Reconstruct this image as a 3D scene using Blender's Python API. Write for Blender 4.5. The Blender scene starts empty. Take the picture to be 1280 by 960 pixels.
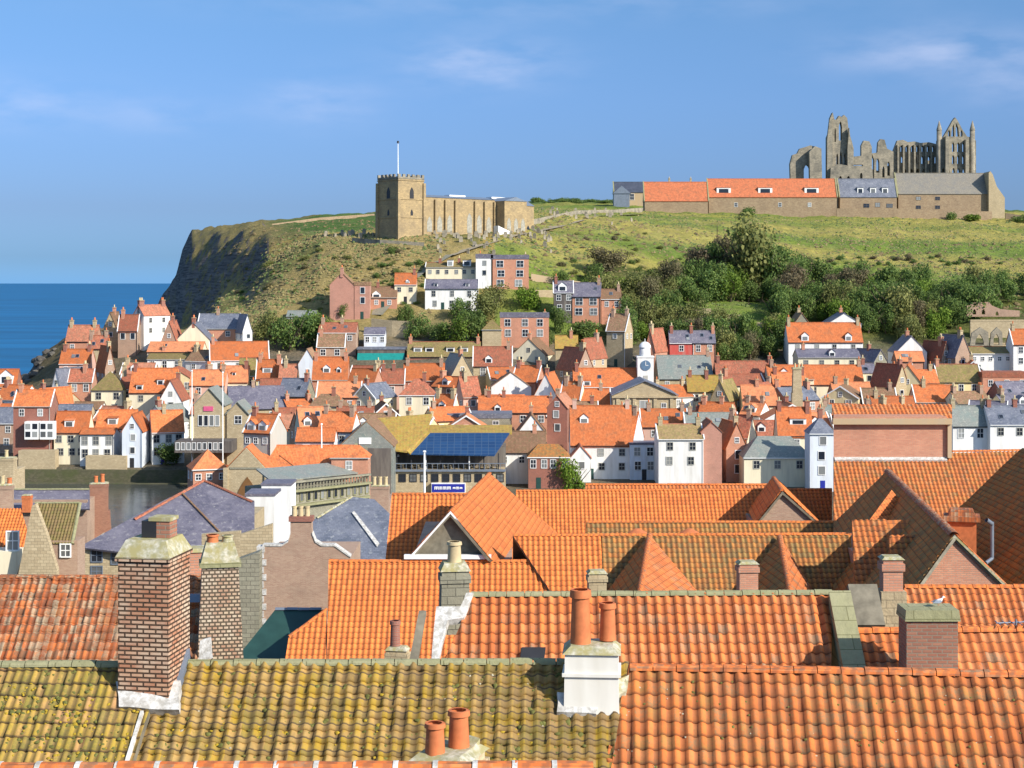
import bpy, bmesh, math, random
import numpy as np
from mathutils import Vector, Matrix, noise
random.seed(11)
R = math.radians
SC = bpy.context.scene
COL = SC.collection
# ---------------------------------------------------------------- camera, sky, sun, exposure
F, CX, HY, ZC = 2030.0, 640.0, 353.0, 40.0      # focal length in photo pixels, horizon row, eye height
cam = bpy.data.cameras.new('camera'); camo = bpy.data.objects.new('camera', cam); COL.objects.link(camo)
camo.location = (0, 0, ZC); camo.rotation_euler = (R(90), 0, 0)
cam.sensor_width = 36; cam.lens = 36 * F / 1280; cam.shift_y = -(480 - HY) / 1280
cam.clip_start = 0.5; cam.clip_end = 80000
SC.camera = camo
SUN_AZ, SUN_EL = R(52), R(31)                    # to the right of straight behind the camera
sd = Vector((math.sin(SUN_AZ) * math.cos(SUN_EL), -math.cos(SUN_AZ) * math.cos(SUN_EL), math.sin(SUN_EL)))
sun = bpy.data.lights.new('sun', 'SUN'); sun.energy = 4.6; sun.angle = R(0.5); sun.color = (1, 0.93, 0.82)
suno = bpy.data.objects.new('sun', sun); COL.objects.link(suno)
suno.rotation_euler = sd.to_track_quat('Z', 'Y').to_euler(); suno.location = (60, -40, 90)
W = bpy.data.worlds.new('World'); SC.world = W; W.use_nodes = True
nt = W.node_tree; nt.nodes.clear()
def nd(nt, t, **k):
    n = nt.nodes.new(t)
    for a, b in k.items(): setattr(n, a, b)
    return n
out = nd(nt, 'ShaderNodeOutputWorld'); bg = nd(nt, 'ShaderNodeBackground'); sky = nd(nt, 'ShaderNodeTexSky')
sky.sky_type = 'NISHITA'; sky.sun_disc = False; sky.sun_elevation = SUN_EL
sky.sun_rotation = math.atan2(sd.x, sd.y)
sky.altitude = 0; sky.air_density = 1.0; sky.dust_density = 0.6; sky.ozone_density = 3.0
tc = nd(nt, 'ShaderNodeTexCoord')
sep = nd(nt, 'ShaderNodeSeparateXYZ'); nt.links.new(tc.outputs['Generated'], sep.inputs[0])
# low-sky tint: bluer, and a little deeper towards the horizon than the raw model
tint = nd(nt, 'ShaderNodeMix', data_type='RGBA', blend_type='MULTIPLY'); tint.inputs[0].default_value = 1
ramp = nd(nt, 'ShaderNodeValToRGB'); cr = ramp.color_ramp
cr.elements[0].position = 0.0; cr.elements[0].color = (0.38, 0.82, 1.8, 1)
cr.elements[1].position = 0.5; cr.elements[1].color = (1.9, 1.9, 1.8, 1)  # overhead sky, never in view, brightened to add fill light
e = cr.elements.new(0.24); e.color = (0.70, 0.90, 1.08, 1)
e = cr.elements.new(0.014); e.color = (0.33, 0.60, 1.22, 1)
e = cr.elements.new(0.045); e.color = (0.38, 0.53, 0.96, 1)
e = cr.elements.new(0.11); e.color = (0.51, 0.68, 1.04, 1)
e = cr.elements.new(0.17); e.color = (0.58, 0.78, 1.04, 1)
nt.links.new(sep.outputs[2], ramp.inputs[0])
nt.links.new(sky.outputs[0], tint.inputs[6]); nt.links.new(ramp.outputs[0], tint.inputs[7])
mp = nd(nt, 'ShaderNodeMapping'); mp.inputs['Scale'].default_value = (22, 22, 70); mp.inputs['Location'].default_value = (1.3, 0.2, 0.55)
nz = nd(nt, 'ShaderNodeTexNoise'); nz.inputs['Scale'].default_value = 1.0; nz.inputs['Detail'].default_value = 5; nz.inputs['Roughness'].default_value = 0.5
nt.links.new(tc.outputs['Generated'], mp.inputs[0]); nt.links.new(mp.outputs[0], nz.inputs[0])
cm = nd(nt, 'ShaderNodeMapRange'); cm.inputs[1].default_value = 0.36; cm.inputs[2].default_value = 0.70; cm.inputs[4].default_value = 1.0
nt.links.new(nz.outputs[0], cm.inputs[0])
def wm(op, a, b=0.0):
    n = nd(nt, 'ShaderNodeMath', operation=op)
    for i, v in enumerate((a, b)):
        if hasattr(v, 'is_linked'): nt.links.new(v, n.inputs[i])
        else: n.inputs[i].default_value = v
    return n.outputs[0]
az_ = wm('ARCTAN2', sep.outputs[0], sep.outputs[1]); tot = 0.0      # small flat clouds, each at its own bearing and height
for a0, e0, aw_, ew_, st_ in ((-.018, .134, .045, .014, .30), (.255, .137, .06, .013, .24), (-.30, .105, .05, .014, .20), (-.12, .110, .035, .014, .18), (-.21, .10, .03, .012, .12), (.31, .118, .04, .014, .20), (.9, .2, .3, .04, .4), (-1.1, .3, .4, .05, .4), (.0, .168, .2, .01, .10), (2.6, .2, .5, .05, .4)):
    da = wm('DIVIDE', wm('SUBTRACT', az_, a0), aw_); de = wm('DIVIDE', wm('SUBTRACT', sep.outputs[2], e0), ew_)
    g_ = wm('EXPONENT', wm('MULTIPLY', wm('ADD', wm('MULTIPLY', da, da), wm('MULTIPLY', de, de)), -1.0)); tot = wm('ADD', wm('MULTIPLY', g_, st_), tot)
cmo = wm('MULTIPLY', wm('MULTIPLY', tot, cm.outputs[0]), 1.5)
cl = nd(nt, 'ShaderNodeMix', data_type='RGBA'); cl.inputs[7].default_value = (6.2, 6.6, 8.4, 1)
nt.links.new(cmo, cl.inputs[0]); nt.links.new(tint.outputs[2], cl.inputs[6])
nt.links.new(cl.outputs[2], bg.inputs[0]); bg.inputs[1].default_value = 0.089
nt.links.new(bg.outputs[0], out.inputs[0])
SC.view_settings.view_transform = 'Standard'; SC.view_settings.look = 'None'
SC.view_settings.exposure = 0.52; SC.view_settings.gamma = 1; SC.view_settings.use_curve_mapping = False

# ---------------------------------------------------------------- pixel <-> world
def P(px, py, Y): return Vector(((px - CX) / F * Y, Y, ZC - (py - HY) / F * Y))
def Zp(py, Y): return ZC - (py - HY) / F * Y
def Xp(px, Y): return (px - CX) / F * Y
def pxof(x, y): return CX + x / y * F
def pyof(z, y): return HY + (ZC - z) / y * F
# ---------------------------------------------------------------- terrain profile: column -> (distance, height)
NB = [(8, 27), (30, 24), (45, 22.5), (80, 18), (120, 15), (165, 9)]
WL = NB + [(200, 6), (238, 3.4), (241, -4), (325.5, -4), (327, 2.6)]
WR = NB + [(196, 3.6), (199, -4), (250, -4), (252, 3.0)]
TER = [
 (-700, WL + [(345, 3), (370, 4), (400, 3), (440, 1), (470, -6), (900, -8)]),
 (-60, WL + [(345, 3.2), (370, 5), (400, 8), (430, 8), (460, 0), (490, -6), (900, -8)]),
 (0, WL + [(345, 3.4), (370, 6), (400, 10), (430, 9), (460, 0), (490, -6), (900, -8)]),
 (50, WL + [(345, 3.8), (370, 7), (400, 12), (430, 17), (450, 20), (475, 12), (510, -6), (900, -8)]),
 (100, WL + [(345, 4), (370, 9), (400, 16), (430, 24), (450, 27.5), (480, 23), (530, -6), (900, -8)]),
 (160, WL + [(345, 4.3), (370, 9.5), (400, 18), (430, 26), (455, 27), (500, 18), (600, -2), (700, 0), (760, -4), (900, -8)]),
 (200, WL + [(345, 4.5), (370, 10), (400, 19), (430, 28), (480, 24), (560, 18), (640, 22), (740, 33), (800, 28), (900, -8)]),
 (220, WL + [(345, 4.5), (370, 10), (400, 19), (430, 28), (480, 24), (560, 22), (640, 30), (740, 44), (800, 40), (900, -8)]),
 (229, WL + [(345, 4.5), (370, 10), (400, 19), (430, 28), (480, 24), (560, 25), (640, 38), (740, 57), (800, 54), (900, 20)]),
 (240, WL + [(345, 4.5), (370, 10), (400, 19), (430, 28), (480, 24), (560, 27), (650, 45), (740, 63), (800, 64), (900, 60)]),
 (275, WL + [(345, 4.5), (370, 10), (400, 19), (430, 30), (480, 33.5), (560, 41), (650, 58), (740, 66), (900, 60)]),
 (305, WL + [(345, 4.5), (370, 10), (400, 20), (430, 30), (480, 36), (540, 47), (600, 58.5), (740, 66.7), (900, 60)]),
 (335, WR + [(300, 3.5), (345, 6), (370, 11), (400, 21), (430, 32), (480, 45), (520, 54), (600, 60), (740, 68), (900, 60)]),
 (400, WR + [(300, 3.6), (345, 7.5), (370, 12), (400, 22), (426, 30.5), (434, 35), (450, 44), (478, 53.5), (600, 62), (740, 71), (900, 62)]),
 (500, WR + [(300, 3.6), (345, 8), (370, 13), (400, 22), (426, 31), (434, 37), (445, 44), (463, 53), (500, 55.5), (740, 73), (900, 62)]),
 (560, WR + [(300, 3.6), (345, 8), (370, 13), (400, 23), (426, 32.5), (431, 34), (437, 38.5), (442, 40.5), (449, 46), (465, 53), (500, 56), (740, 75), (900, 64)]),
 (650, WR + [(300, 3.6), (345, 8), (370, 13), (400, 22), (424, 30), (432, 35), (438, 38), (449, 43.5), (470, 52), (560, 63), (740, 77), (900, 66)]),
 (730, WR + [(300, 3.6), (345, 8), (370, 13), (400, 20.5), (425, 29), (433, 33.5), (460, 43), (500, 54), (560, 63), (740, 77.5), (900, 68)]),
 (850, WR + [(300, 3.6), (345, 8), (370, 12), (400, 20), (440, 34), (500, 49), (560, 60), (620, 65), (700, 73), (900, 70)]),
 (1000, WR + [(300, 3.6), (345, 8), (370, 12), (400, 19), (430, 28), (470, 38), (525, 49.5), (600, 61.5), (650, 66.5), (700, 74), (900, 75)]),
 (1150, WR + [(300, 3.6), (345, 8), (370, 12), (400, 19), (430, 28), (470, 38), (525, 48), (600, 60), (650, 66), (700, 73), (900, 75)]),
 (1300, WR + [(300, 3.6), (345, 8), (370, 12), (400, 19), (430, 29), (470, 37), (525, 47), (600, 59), (650, 65), (700, 71), (900, 72)]),
 (2000, WR + [(300, 3.6), (345, 8), (370, 12), (400, 19), (430, 29), (470, 37), (525, 47), (600, 56), (700, 66), (900, 66)]),
]
YG = np.concatenate([np.arange(8, 195, 6.0), np.arange(195, 256, 1.5), np.arange(256, 322, 5), np.arange(322, 331, 0.75), np.arange(331, 640, 3.0), np.arange(640, 905, 8)])
TCOL = np.array([c for c, _ in TER], float)
TZ = np.array([np.interp(YG, [a for a, b in p], [b for a, b in p]) for _, p in TER])
UG = np.concatenate([np.arange(-700, -20, 20), np.arange(-20, 1300, 4), np.arange(1300, 2000, 20)]).astype(float)
GZ = np.zeros((len(UG), len(YG)))
for j in range(len(YG)): GZ[:, j] = np.interp(UG, TCOL, TZ[:, j])
for k in range(len(UG)):                                     # soften the kinks away from the quays
    z = GZ[k].copy(); s = z.copy(); s[2:-2] = (z[:-4] + z[1:-3] + z[2:-2] + z[3:-1] + z[4:]) / 5
    m = YG > 345; GZ[k, m] = s[m]
for i, u in enumerate(UG):
    for j, y in enumerate(YG):
        if y > 405:
            x = Xp(u, y); a = min(1, (y - 405) / 40)
            c = 1 if u > 330 or y < 500 else 1.6
            if u < 330 and y > 520 and u > 190: GZ[i, j] += 1.3 * abs(noise.noise(Vector((x * .22, y * .1, 31)))) - 1.4 * abs(noise.noise(Vector((x * .5, y * .25, 37))))
            GZ[i, j] += a * c * (noise.noise(Vector((x * .05, y * .05, 1))) * 1.2 + noise.noise(Vector((x * .15, y * .15, 5))) * .7 + noise.noise(Vector((x * .4, y * .4, 9))) * .5)
def terr(x, y):
    y = max(8.1, min(y, 890)); u = max(-690, min(pxof(x, y), 1990))
    i = max(0, min(int(np.searchsorted(UG, u)) - 1, len(UG) - 2)); j = max(0, min(int(np.searchsorted(YG, y)) - 1, len(YG) - 2))
    a = (u - UG[i]) / (UG[i + 1] - UG[i]); b = (y - YG[j]) / (YG[j + 1] - YG[j])
    return float((GZ[i, j] * (1 - a) + GZ[i + 1, j] * a) * (1 - b) + (GZ[i, j + 1] * (1 - a) + GZ[i + 1, j + 1] * a) * b)
def depth_at(px, py, hh, y0=256, y1=560):                     # distance at which something hh metres above the ground shows at this row
    y = y0
    while y < y1:
        if terr(Xp(px, y), y) + hh >= Zp(py, y): return y
        y += 1.5
    return y1
# ---------------------------------------------------------------- materials
def sock(nt, v, s):
    if hasattr(v, 'is_linked'): nt.links.new(v, s)
    elif isinstance(v, tuple): s.default_value = v if len(v) == len(s.default_value) else tuple(v) + (1,)
    else: s.default_value = v
class NT:
    def __init__(s, name, rough=0.85, spec=0.3):
        s.m = bpy.data.materials.new(name); s.m.use_nodes = True; s.t = s.m.node_tree; s.t.nodes.clear()
        s.b = nd(s.t, 'ShaderNodeBsdfPrincipled'); o = nd(s.t, 'ShaderNodeOutputMaterial'); s.t.links.new(s.b.outputs[0], o.inputs[0])
        s.b.inputs['Roughness'].default_value = rough; s.b.inputs['Specular IOR Level'].default_value = spec
        s.tc = nd(s.t, 'ShaderNodeTexCoord')
    def math(s, op, a, b=0.0, c=0.0):
        n = nd(s.t, 'ShaderNodeMath', operation=op); sock(s.t, a, n.inputs[0]); sock(s.t, b, n.inputs[1]); sock(s.t, c, n.inputs[2]); return n.outputs[0]
    def noise(s, scale, detail=3, rough=0.55, co='Object', vec=None):
        n = nd(s.t, 'ShaderNodeTexNoise'); n.inputs['Scale'].default_value = scale; n.inputs['Detail'].default_value = detail; n.inputs['Roughness'].default_value = rough
        s.t.links.new(vec if vec else s.tc.outputs[co], n.inputs['Vector']); return n.outputs[0]
    def ramp(s, v, stops):
        n = nd(s.t, 'ShaderNodeValToRGB'); r = n.color_ramp
        while len(r.elements) > 1: r.elements.remove(r.elements[-1])
        for i, (p, c) in enumerate(stops):
            e = r.elements[0] if i == 0 else r.elements.new(p)
            e.position = p; e.color = tuple(c) + (1,) if len(c) == 3 else c
        s.t.links.new(v, n.inputs[0]); return n.outputs[0]
    def mix(s, f, a, b, mode='MIX'):
        n = nd(s.t, 'ShaderNodeMix', data_type='RGBA', blend_type=mode); sock(s.t, f, n.inputs[0]); sock(s.t, a, n.inputs[6]); sock(s.t, b, n.inputs[7]); return n.outputs[2]
    def mr(s, v, a, b, c=0.0, d=1.0):
        n = nd(s.t, 'ShaderNodeMapRange'); sock(s.t, v, n.inputs[0])
        for i, x in enumerate((a, b, c, d)): n.inputs[i + 1].default_value = x
        return n.outputs[0]
    def mapv(s, src, sc, loc=(0, 0, 0)):
        n = nd(s.t, 'ShaderNodeMapping'); n.inputs['Scale'].default_value = sc; n.inputs['Location'].default_value = loc; s.t.links.new(src, n.inputs[0]); return n.outputs[0]
    def rnd(s): return nd(s.t, 'ShaderNodeObjectInfo').outputs['Random']
    def bump(s, h, st=0.3, dist=0.05):
        n = nd(s.t, 'ShaderNodeBump'); n.inputs['Strength'].default_value = st; n.inputs['Distance'].default_value = dist
        s.t.links.new(h, n.inputs['Height']); s.t.links.new(n.outputs[0], s.b.inputs['Normal'])
    def done(s, col): sock(s.t, col, s.b.inputs['Base Color']); return s.m
def plain(name, c, rough=.8, metal=0.0, var=.25, scale=1.5):
    n = NT(name, rough); n.b.inputs['Metallic'].default_value = metal
    v = n.noise(scale, 5); d = tuple(x * (1 - var) for x in c)
    return n.done(n.mix(n.mr(v, .3, .7), d, c))
def render_mat(name, c, dirt=(.35, .32, .26), amt=.3):
    n = NT(name, .9, .15)
    big = n.noise(.35, 4); fine = n.noise(4, 5)
    st = n.noise(1.0, 4, .6, vec=n.mapv(n.tc.outputs['Object'], (1.2, 1.2, .18)))
    col = n.mix(n.mr(st, .44, .78, 0, amt * 1.5), c, dirt)
    col = n.mix(n.mr(big, .35, .7, 0, .2), col, tuple(x * .8 for x in c))
    col = n.mix(n.math('MULTIPLY', n.rnd(), .18), col, (.5, .44, .36))
    n.bump(fine, .15, .02); return n.done(col)
def brick_mat(name, a, b, mortar, bw=.23, bh=.075, msz=.012, dirt=(.12, .1, .08), amt=.35, depth=.02, bias=0.0, third=None):
    n = NT(name, .9, .15); t = n.t
    br = nd(t, 'ShaderNodeTexBrick'); br.inputs['Scale'].default_value = 1
    for k, v in (('Brick Width', bw), ('Row Height', bh), ('Mortar Size', msz), ('Mortar Smooth', .25), ('Bias', bias)): br.inputs[k].default_value = v
    t.links.new(n.tc.outputs['UV'], br.inputs['Vector'])
    sock(t, a, br.inputs['Color1']); sock(t, b, br.inputs['Color2']); sock(t, mortar, br.inputs['Mortar'])
    col = br.outputs[0]
    if third:
        col = n.mix(n.mr(n.noise(2.2, 4, .65), .5, .58), col, third, 'MIX') if False else n.mix(n.math('MULTIPLY', n.mr(n.noise(1.1, 4, .6), .42, .62), n.mr(br.outputs[1], 0, 1, .85, 0)), col, third)
    col = n.mix(n.mr(n.noise(.5, 5, .6), .45, .8, 0, amt), col, dirt)
    col = n.mix(n.mr(n.noise(14, 3), .3, .7, 0, .25), col, tuple(x * .6 for x in a))
    inv = n.math('SUBTRACT', 1.0, br.outputs[1]); n.bump(inv, .8, depth)
    return n.done(col)
def stone_mat(name, a, b, dark, cell=.45, dirt=None, amt=.4):
    n = NT(name, .95, .1); t = n.t
    br = nd(t, 'ShaderNodeTexBrick'); br.inputs['Scale'].default_value = 1
    for k, v in (('Brick Width', cell), ('Row Height', cell * .5), ('Mortar Size', .015), ('Mortar Smooth', .4)): br.inputs[k].default_value = v
    t.links.new(n.tc.outputs['UV'], br.inputs['Vector'])
    sock(t, a, br.inputs['Color1']); sock(t, b, br.inputs['Color2']); sock(t, dark, br.inputs['Mortar'])
    col = n.mix(n.mr(n.noise(.35, 5, .65), .42, .72, 0, amt), br.outputs[0], dirt or dark)
    col = n.mix(n.mr(n.noise(3, 5, .7), .45, .75, 0, .5), col, tuple(x * .55 for x in a))
    n.bump(n.noise(3, 5, .7), .5, .08); return n.done(col)
def tile_mat(name, cols, tw=.25, tg=.3, lich=None, la=.5, lsc=1.2, far=False, grime_and_shade=(.10, .07, .05), ga=.45, ramp_spread=1.0, pan_shade=.42, vary=1.0, lap_shade=.45):
    n = NT(name, .8, .25); t = n.t
    uv = nd(t, 'ShaderNodeSeparateXYZ'); t.links.new(n.tc.outputs['UV'], uv.inputs[0])
    u = n.math('DIVIDE', uv.outputs[0], tw); v = n.math('DIVIDE', uv.outputs[1], tg)
    cb = nd(t, 'ShaderNodeCombineXYZ'); t.links.new(n.math('FLOOR', u), cb.inputs[0]); t.links.new(n.math('FLOOR', v), cb.inputs[1]); t.links.new(n.math('MULTIPLY', n.rnd(), 50.0), cb.inputs[2])
    wn = nd(t, 'ShaderNodeTexWhiteNoise', noise_dimensions='3D'); t.links.new(cb.outputs[0], wn.inputs[0])
    k = n.math('ADD', n.math('MULTIPLY', wn.outputs[0], .6 * ramp_spread), n.math('MULTIPLY', n.noise(.5, 4), .45))
    st = [(.08 + i * .84 / max(1, len(cols) - 1), c) for i, c in enumerate(cols)]
    col = n.ramp(k, st)
    col = n.mix(n.mr(n.noise(1.3, 6, .7), .48, .75, 0, ga), col, grime_and_shade)
    col = n.mix(n.mr(n.noise(9, 4, .7), .5, .8, 0, .35), col, tuple(x * .5 for x in cols[0]))
    if lich:
        for li, lc in enumerate(lich):
            wn2 = nd(t, 'ShaderNodeTexWhiteNoise', noise_dimensions='3D'); t.links.new(n.mapv(cb.outputs[0], (1, 1, 1), (li * 3.1, li + 5.5, .3)), wn2.inputs[0])
            mixn = n.math('ADD', n.math('MULTIPLY', n.noise(lsc * (1 + li * 1.2), 6, .72, vec=n.mapv(n.tc.outputs['Object'], (1, 1, 1), (li * 7.3, 3, 1))), .62), n.math('MULTIPLY', wn2.outputs[0], .38))
            mixn = n.math('ADD', mixn, n.math('MULTIPLY', n.math('SUBTRACT', n.noise(22, 3, .6), .5), .35))
            f = n.mr(mixn, .60 - la * .27, .76 - la * .22, 0, .8)
            col = n.mix(f, col, lc)
    if not far:                             # shade painted into the pans between the rolls and along the laps
        fr0 = n.math('FRACT', u); pan = n.math('MULTIPLY', n.mr(fr0, .40, .52), n.mr(fr0, .98, .80)); col = n.mix(n.math('MULTIPLY', pan, pan_shade), col, grime_and_shade)
        col = n.mix(n.mr(n.math('FRACT', v), .07, .17, lap_shade, 0), col, tuple(x * .6 for x in grime_and_shade))  # dark line painted for the shaded gap under each course
    if far:
        col = n.mix(n.math('MULTIPLY', n.mr(n.rnd(), .35, 1), .62 * vary), col, tuple(c * .45 for c in cols[len(cols) // 2])); col = n.mix(n.mr(n.rnd(), .22, 0, 0, .3 * vary), col, (.62, .36, .22)); col = n.mix(n.mr(n.noise(.8, 5, .7), .5, .68, 0, .55), col, (.16, .10, .06))
        fr = n.math('FRACT', u); prof = n.math('ABSOLUTE', n.math('SUBTRACT', fr, .5))
        n.bump(n.math('ADD', n.math('MULTIPLY', prof, 1.6), n.math('MULTIPLY', n.math('FRACT', v), -.4)), .6, .06)
    else: n.bump(n.noise(14, 4), .25, .015)
    return n.done(col)
MT = {}
O1 = [(.60, .15, .035), (.72, .195, .044), (.81, .24, .056), (.75, .205, .046)]
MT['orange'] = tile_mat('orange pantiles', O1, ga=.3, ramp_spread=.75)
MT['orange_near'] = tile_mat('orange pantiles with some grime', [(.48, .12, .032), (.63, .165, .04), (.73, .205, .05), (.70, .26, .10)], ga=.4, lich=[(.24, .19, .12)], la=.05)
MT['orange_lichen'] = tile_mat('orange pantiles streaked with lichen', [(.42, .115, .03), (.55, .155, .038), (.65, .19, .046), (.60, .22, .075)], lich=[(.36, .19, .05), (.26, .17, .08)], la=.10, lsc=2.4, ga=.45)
MT['moss'] = tile_mat('brown pantiles under moss and yellow lichen', [(.18, .12, .035), (.30, .19, .06), (.40, .25, .08), (.35, .24, .09)], tw=.24, tg=.29, lich=[(.22, .17, .04), (.37, .235, .02)], la=.34, lsc=3.0, ga=.45, lap_shade=.85)
MT['yellow_moss'] = tile_mat('small pantiles thick with yellow green lichen', [(.26, .16, .05), (.36, .24, .05), (.44, .28, .07), (.46, .24, .12)], tw=.17, tg=.30, lich=[(.37, .26, .03), (.19, .165, .04)], la=.38, lsc=3, lap_shade=.75, ga=.4)
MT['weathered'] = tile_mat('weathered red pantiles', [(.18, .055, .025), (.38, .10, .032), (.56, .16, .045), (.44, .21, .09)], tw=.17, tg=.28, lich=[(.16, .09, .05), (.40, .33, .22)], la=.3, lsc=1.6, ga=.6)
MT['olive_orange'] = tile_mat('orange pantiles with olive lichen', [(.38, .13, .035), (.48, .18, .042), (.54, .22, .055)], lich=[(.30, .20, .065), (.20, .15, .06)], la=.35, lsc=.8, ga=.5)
MT['f_orange'] = tile_mat('far orange pantiles', [(.50, .135, .045), (.66, .19, .062), (.76, .25, .09)], far=True, ga=.35)
MT['farm_tile'] = tile_mat('farm roof pantiles', [(.42, .12, .055), (.53, .16, .07), (.62, .20, .09)], far=True, vary=0, ga=.5)
MT['f_red'] = tile_mat('far red pantiles', [(.30, .09, .055), (.44, .14, .08), (.57, .21, .12)], far=True, lich=[(.2, .13, .08)], la=.2)
MT['f_brown'] = tile_mat('far brown pantiles', [(.20, .11, .065), (.31, .17, .10), (.42, .25, .15)], far=True, lich=[(.2, .17, .08)], la=.35)
MT['f_olive'] = tile_mat('far mossy pantiles', [(.20, .15, .065), (.30, .22, .09), (.38, .27, .12)], far=True, lich=[(.2, .2, .05)], la=.5)
MT['f_gold'] = tile_mat('lichened gold brown tiles', [(.38, .23, .06), (.47, .29, .065), (.52, .32, .10)], far=True, lich=[(.36, .33, .07)], la=.4)
def slate_mat(name, a, b, c, lich=None):
    n = NT(name, .55, .4); t = n.t
    br = nd(t, 'ShaderNodeTexBrick'); br.inputs['Scale'].default_value = 1
    for k, v in (('Brick Width', .32), ('Row Height', .24), ('Mortar Size', .008)): br.inputs[k].default_value = v
    t.links.new(n.tc.outputs['UV'], br.inputs['Vector'])
    sock(t, a, br.inputs['Color1']); sock(t, b, br.inputs['Color2']); sock(t, tuple(x * .4 for x in a), br.inputs['Mortar'])
    col = n.mix(n.mr(n.noise(.45, 5, .65), .45, .7, 0, .7), br.outputs[0], c)
    if lich: col = n.mix(n.mr(n.noise(2, 6, .7), .56, .64, 0, .7), col, lich)
    n.bump(br.outputs[1], .3, -.01); return n.done(col)
MT['slate'] = slate_mat('purple grey slates', (.105, .10, .135), (.155, .145, .185), (.22, .205, .24), (.32, .30, .30))
MT['blue_slate'] = slate_mat('blue grey slates', (.10, .115, .15), (.15, .165, .21), (.22, .23, .27), (.3, .31, .32))
MT['green_slate'] = slate_mat('grey green slates', (.20, .21, .19), (.26, .27, .24), (.16, .22, .20), (.38, .37, .30))
MT['dark_slate'] = slate_mat('dark blue slates', (.045, .055, .08), (.07, .08, .11), (.09, .10, .13))
MT['stone_slate'] = slate_mat('brown grey stone slates', (.19, .17, .14), (.25, .225, .18), (.15, .15, .145), (.30, .27, .18))
MT['lead'] = plain('lead sheet', (.22, .26, .32), .5, .3)
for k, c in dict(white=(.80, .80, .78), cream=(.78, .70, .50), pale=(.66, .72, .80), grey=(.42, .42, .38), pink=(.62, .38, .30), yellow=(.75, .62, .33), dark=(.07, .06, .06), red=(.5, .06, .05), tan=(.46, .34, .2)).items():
    MT[k] = render_mat(k + ' render', c)
MT['brick'] = brick_mat('orange red bricks', (.66, .32, .20), (.56, .24, .15), (.42, .34, .27), msz=.009)
MT['pink_brick'] = brick_mat('pinkish bricks', (.58, .30, .22), (.48, .23, .17), (.45, .32, .26), msz=.009)
MT['weed'] = stone_mat('dark weedy quay stone', (.15, .135, .085), (.10, .095, .06), (.04, .04, .03), dirt=(.07, .09, .03), amt=.8)
MT['red_brick'] = brick_mat('dark red bricks', (.40, .16, .11), (.31, .12, .09), (.3, .24, .2), msz=.009)
MT['brown_brick'] = brick_mat('brown bricks', (.50, .34, .24), (.40, .24, .17), (.45, .38, .3), msz=.01)
MT['old_brick'] = brick_mat('eroded pale bricks with open joints', (.58, .35, .22), (.44, .18, .10), (.045, .03, .022), bw=.25, bh=.085, msz=.019, amt=.1, depth=.05, third=(.64, .52, .38))
MT['stack_brick'] = brick_mat('weathered red brick stack', (.42, .19, .12), (.30, .12, .08), (.30, .24, .18), bw=.24, bh=.085, msz=.014, amt=.4, depth=.03)
MT['flint'] = brick_mat('rough mixed stone and brick', (.52, .40, .27), (.40, .22, .14), (.07, .055, .04), bw=.15, bh=.10, msz=.022, amt=.2, depth=.05, third=(.6, .52, .4))
MT['stone'] = stone_mat('tan sandstone', (.54, .44, .28), (.43, .34, .21), (.25, .2, .13))
MT['grey_stone'] = stone_mat('grey sandstone', (.34, .32, .24), (.26, .24, .18), (.11, .10, .08), dirt=(.14, .15, .1))
MT['church_stone'] = stone_mat('brown golden church stone', (.46, .34, .18), (.33, .25, .14), (.2, .15, .09), cell=.7, dirt=(.20, .16, .11), amt=.7)
MT['abbey_stone'] = stone_mat('weathered grey abbey stone', (.40, .35, .26), (.28, .25, .19), (.10, .09, .08), cell=.8, dirt=(.095, .095, .085), amt=.85)
MT['farm_stone'] = stone_mat('farm wall stone', (.40, .30, .19), (.31, .22, .14), (.15, .11, .08), cell=.6)
MT['coping'] = stone_mat('mossy coping stone', (.34, .32, .19), (.27, .26, .15), (.16, .15, .08), cell=.9, dirt=(.22, .24, .09))
n = NT('lichen crusted mortar', .95, .1); MT['cap'] = n.done(n.mix(n.mr(n.noise(3.5, 6, .7), .42, .6), (.34, .30, .14), n.mix(n.mr(n.noise(9, 4), .4, .65), (.55, .52, .42), (.28, .27, .17))))
n = NT('white mortar', .95, .1); MT['mortar'] = n.done(n.mix(n.mr(n.noise(5, 6, .75), .40, .62), (.36, .34, .30), n.mix(n.mr(n.noise(14, 4), .3, .7), (.60, .58, .54), (.76, .75, .72)))); MT['stack_render'] = render_mat('stained white stack render', (.84, .82, .75), (.40, .35, .25), .35)
MT['pot'] = plain('terracotta', (.62, .19, .07), .75, 0, .3, 5)
MT['buff_pot'] = plain('buff clay', (.6, .48, .28), .8, 0, .3, 3)
MT['paint'] = plain('white paint', (.82, .82, .80), .5, 0, .1)
MT['wood'] = plain('grey weathered boards', (.25, .22, .16), .85, 0, .5, 3)
MT['iron'] = plain('dark iron', (.05, .05, .055), .5, .4)
MT['blue'] = plain('blue paint', (.02, .03, .30), .5, 0, .1)
MT['pinkpaint'] = plain('pink sign paint', (.7, .12, .25), .5)
MT['teal'] = plain('teal awning cloth', (.01, .24, .22), .6)
MT['sea_green'] = plain('dark green roofing sheet', (.025, .07, .06), .5)
n = NT('window glass', .08, .6); MT['glass'] = n.done(n.mix(n.mr(n.rnd(), .45, 1), (.02, .025, .035), (.30, .31, .30)))  # some panes paler: light curtains, and sky reflection painted into the colour
n = NT('blue glass roof', .25, .5)
w = nd(n.t, 'ShaderNodeTexBrick'); w.inputs['Scale'].default_value = 1
for k, v in (('Brick Width', 1.2), ('Row Height', .9), ('Mortar Size', .05)): w.inputs[k].default_value = v
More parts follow.
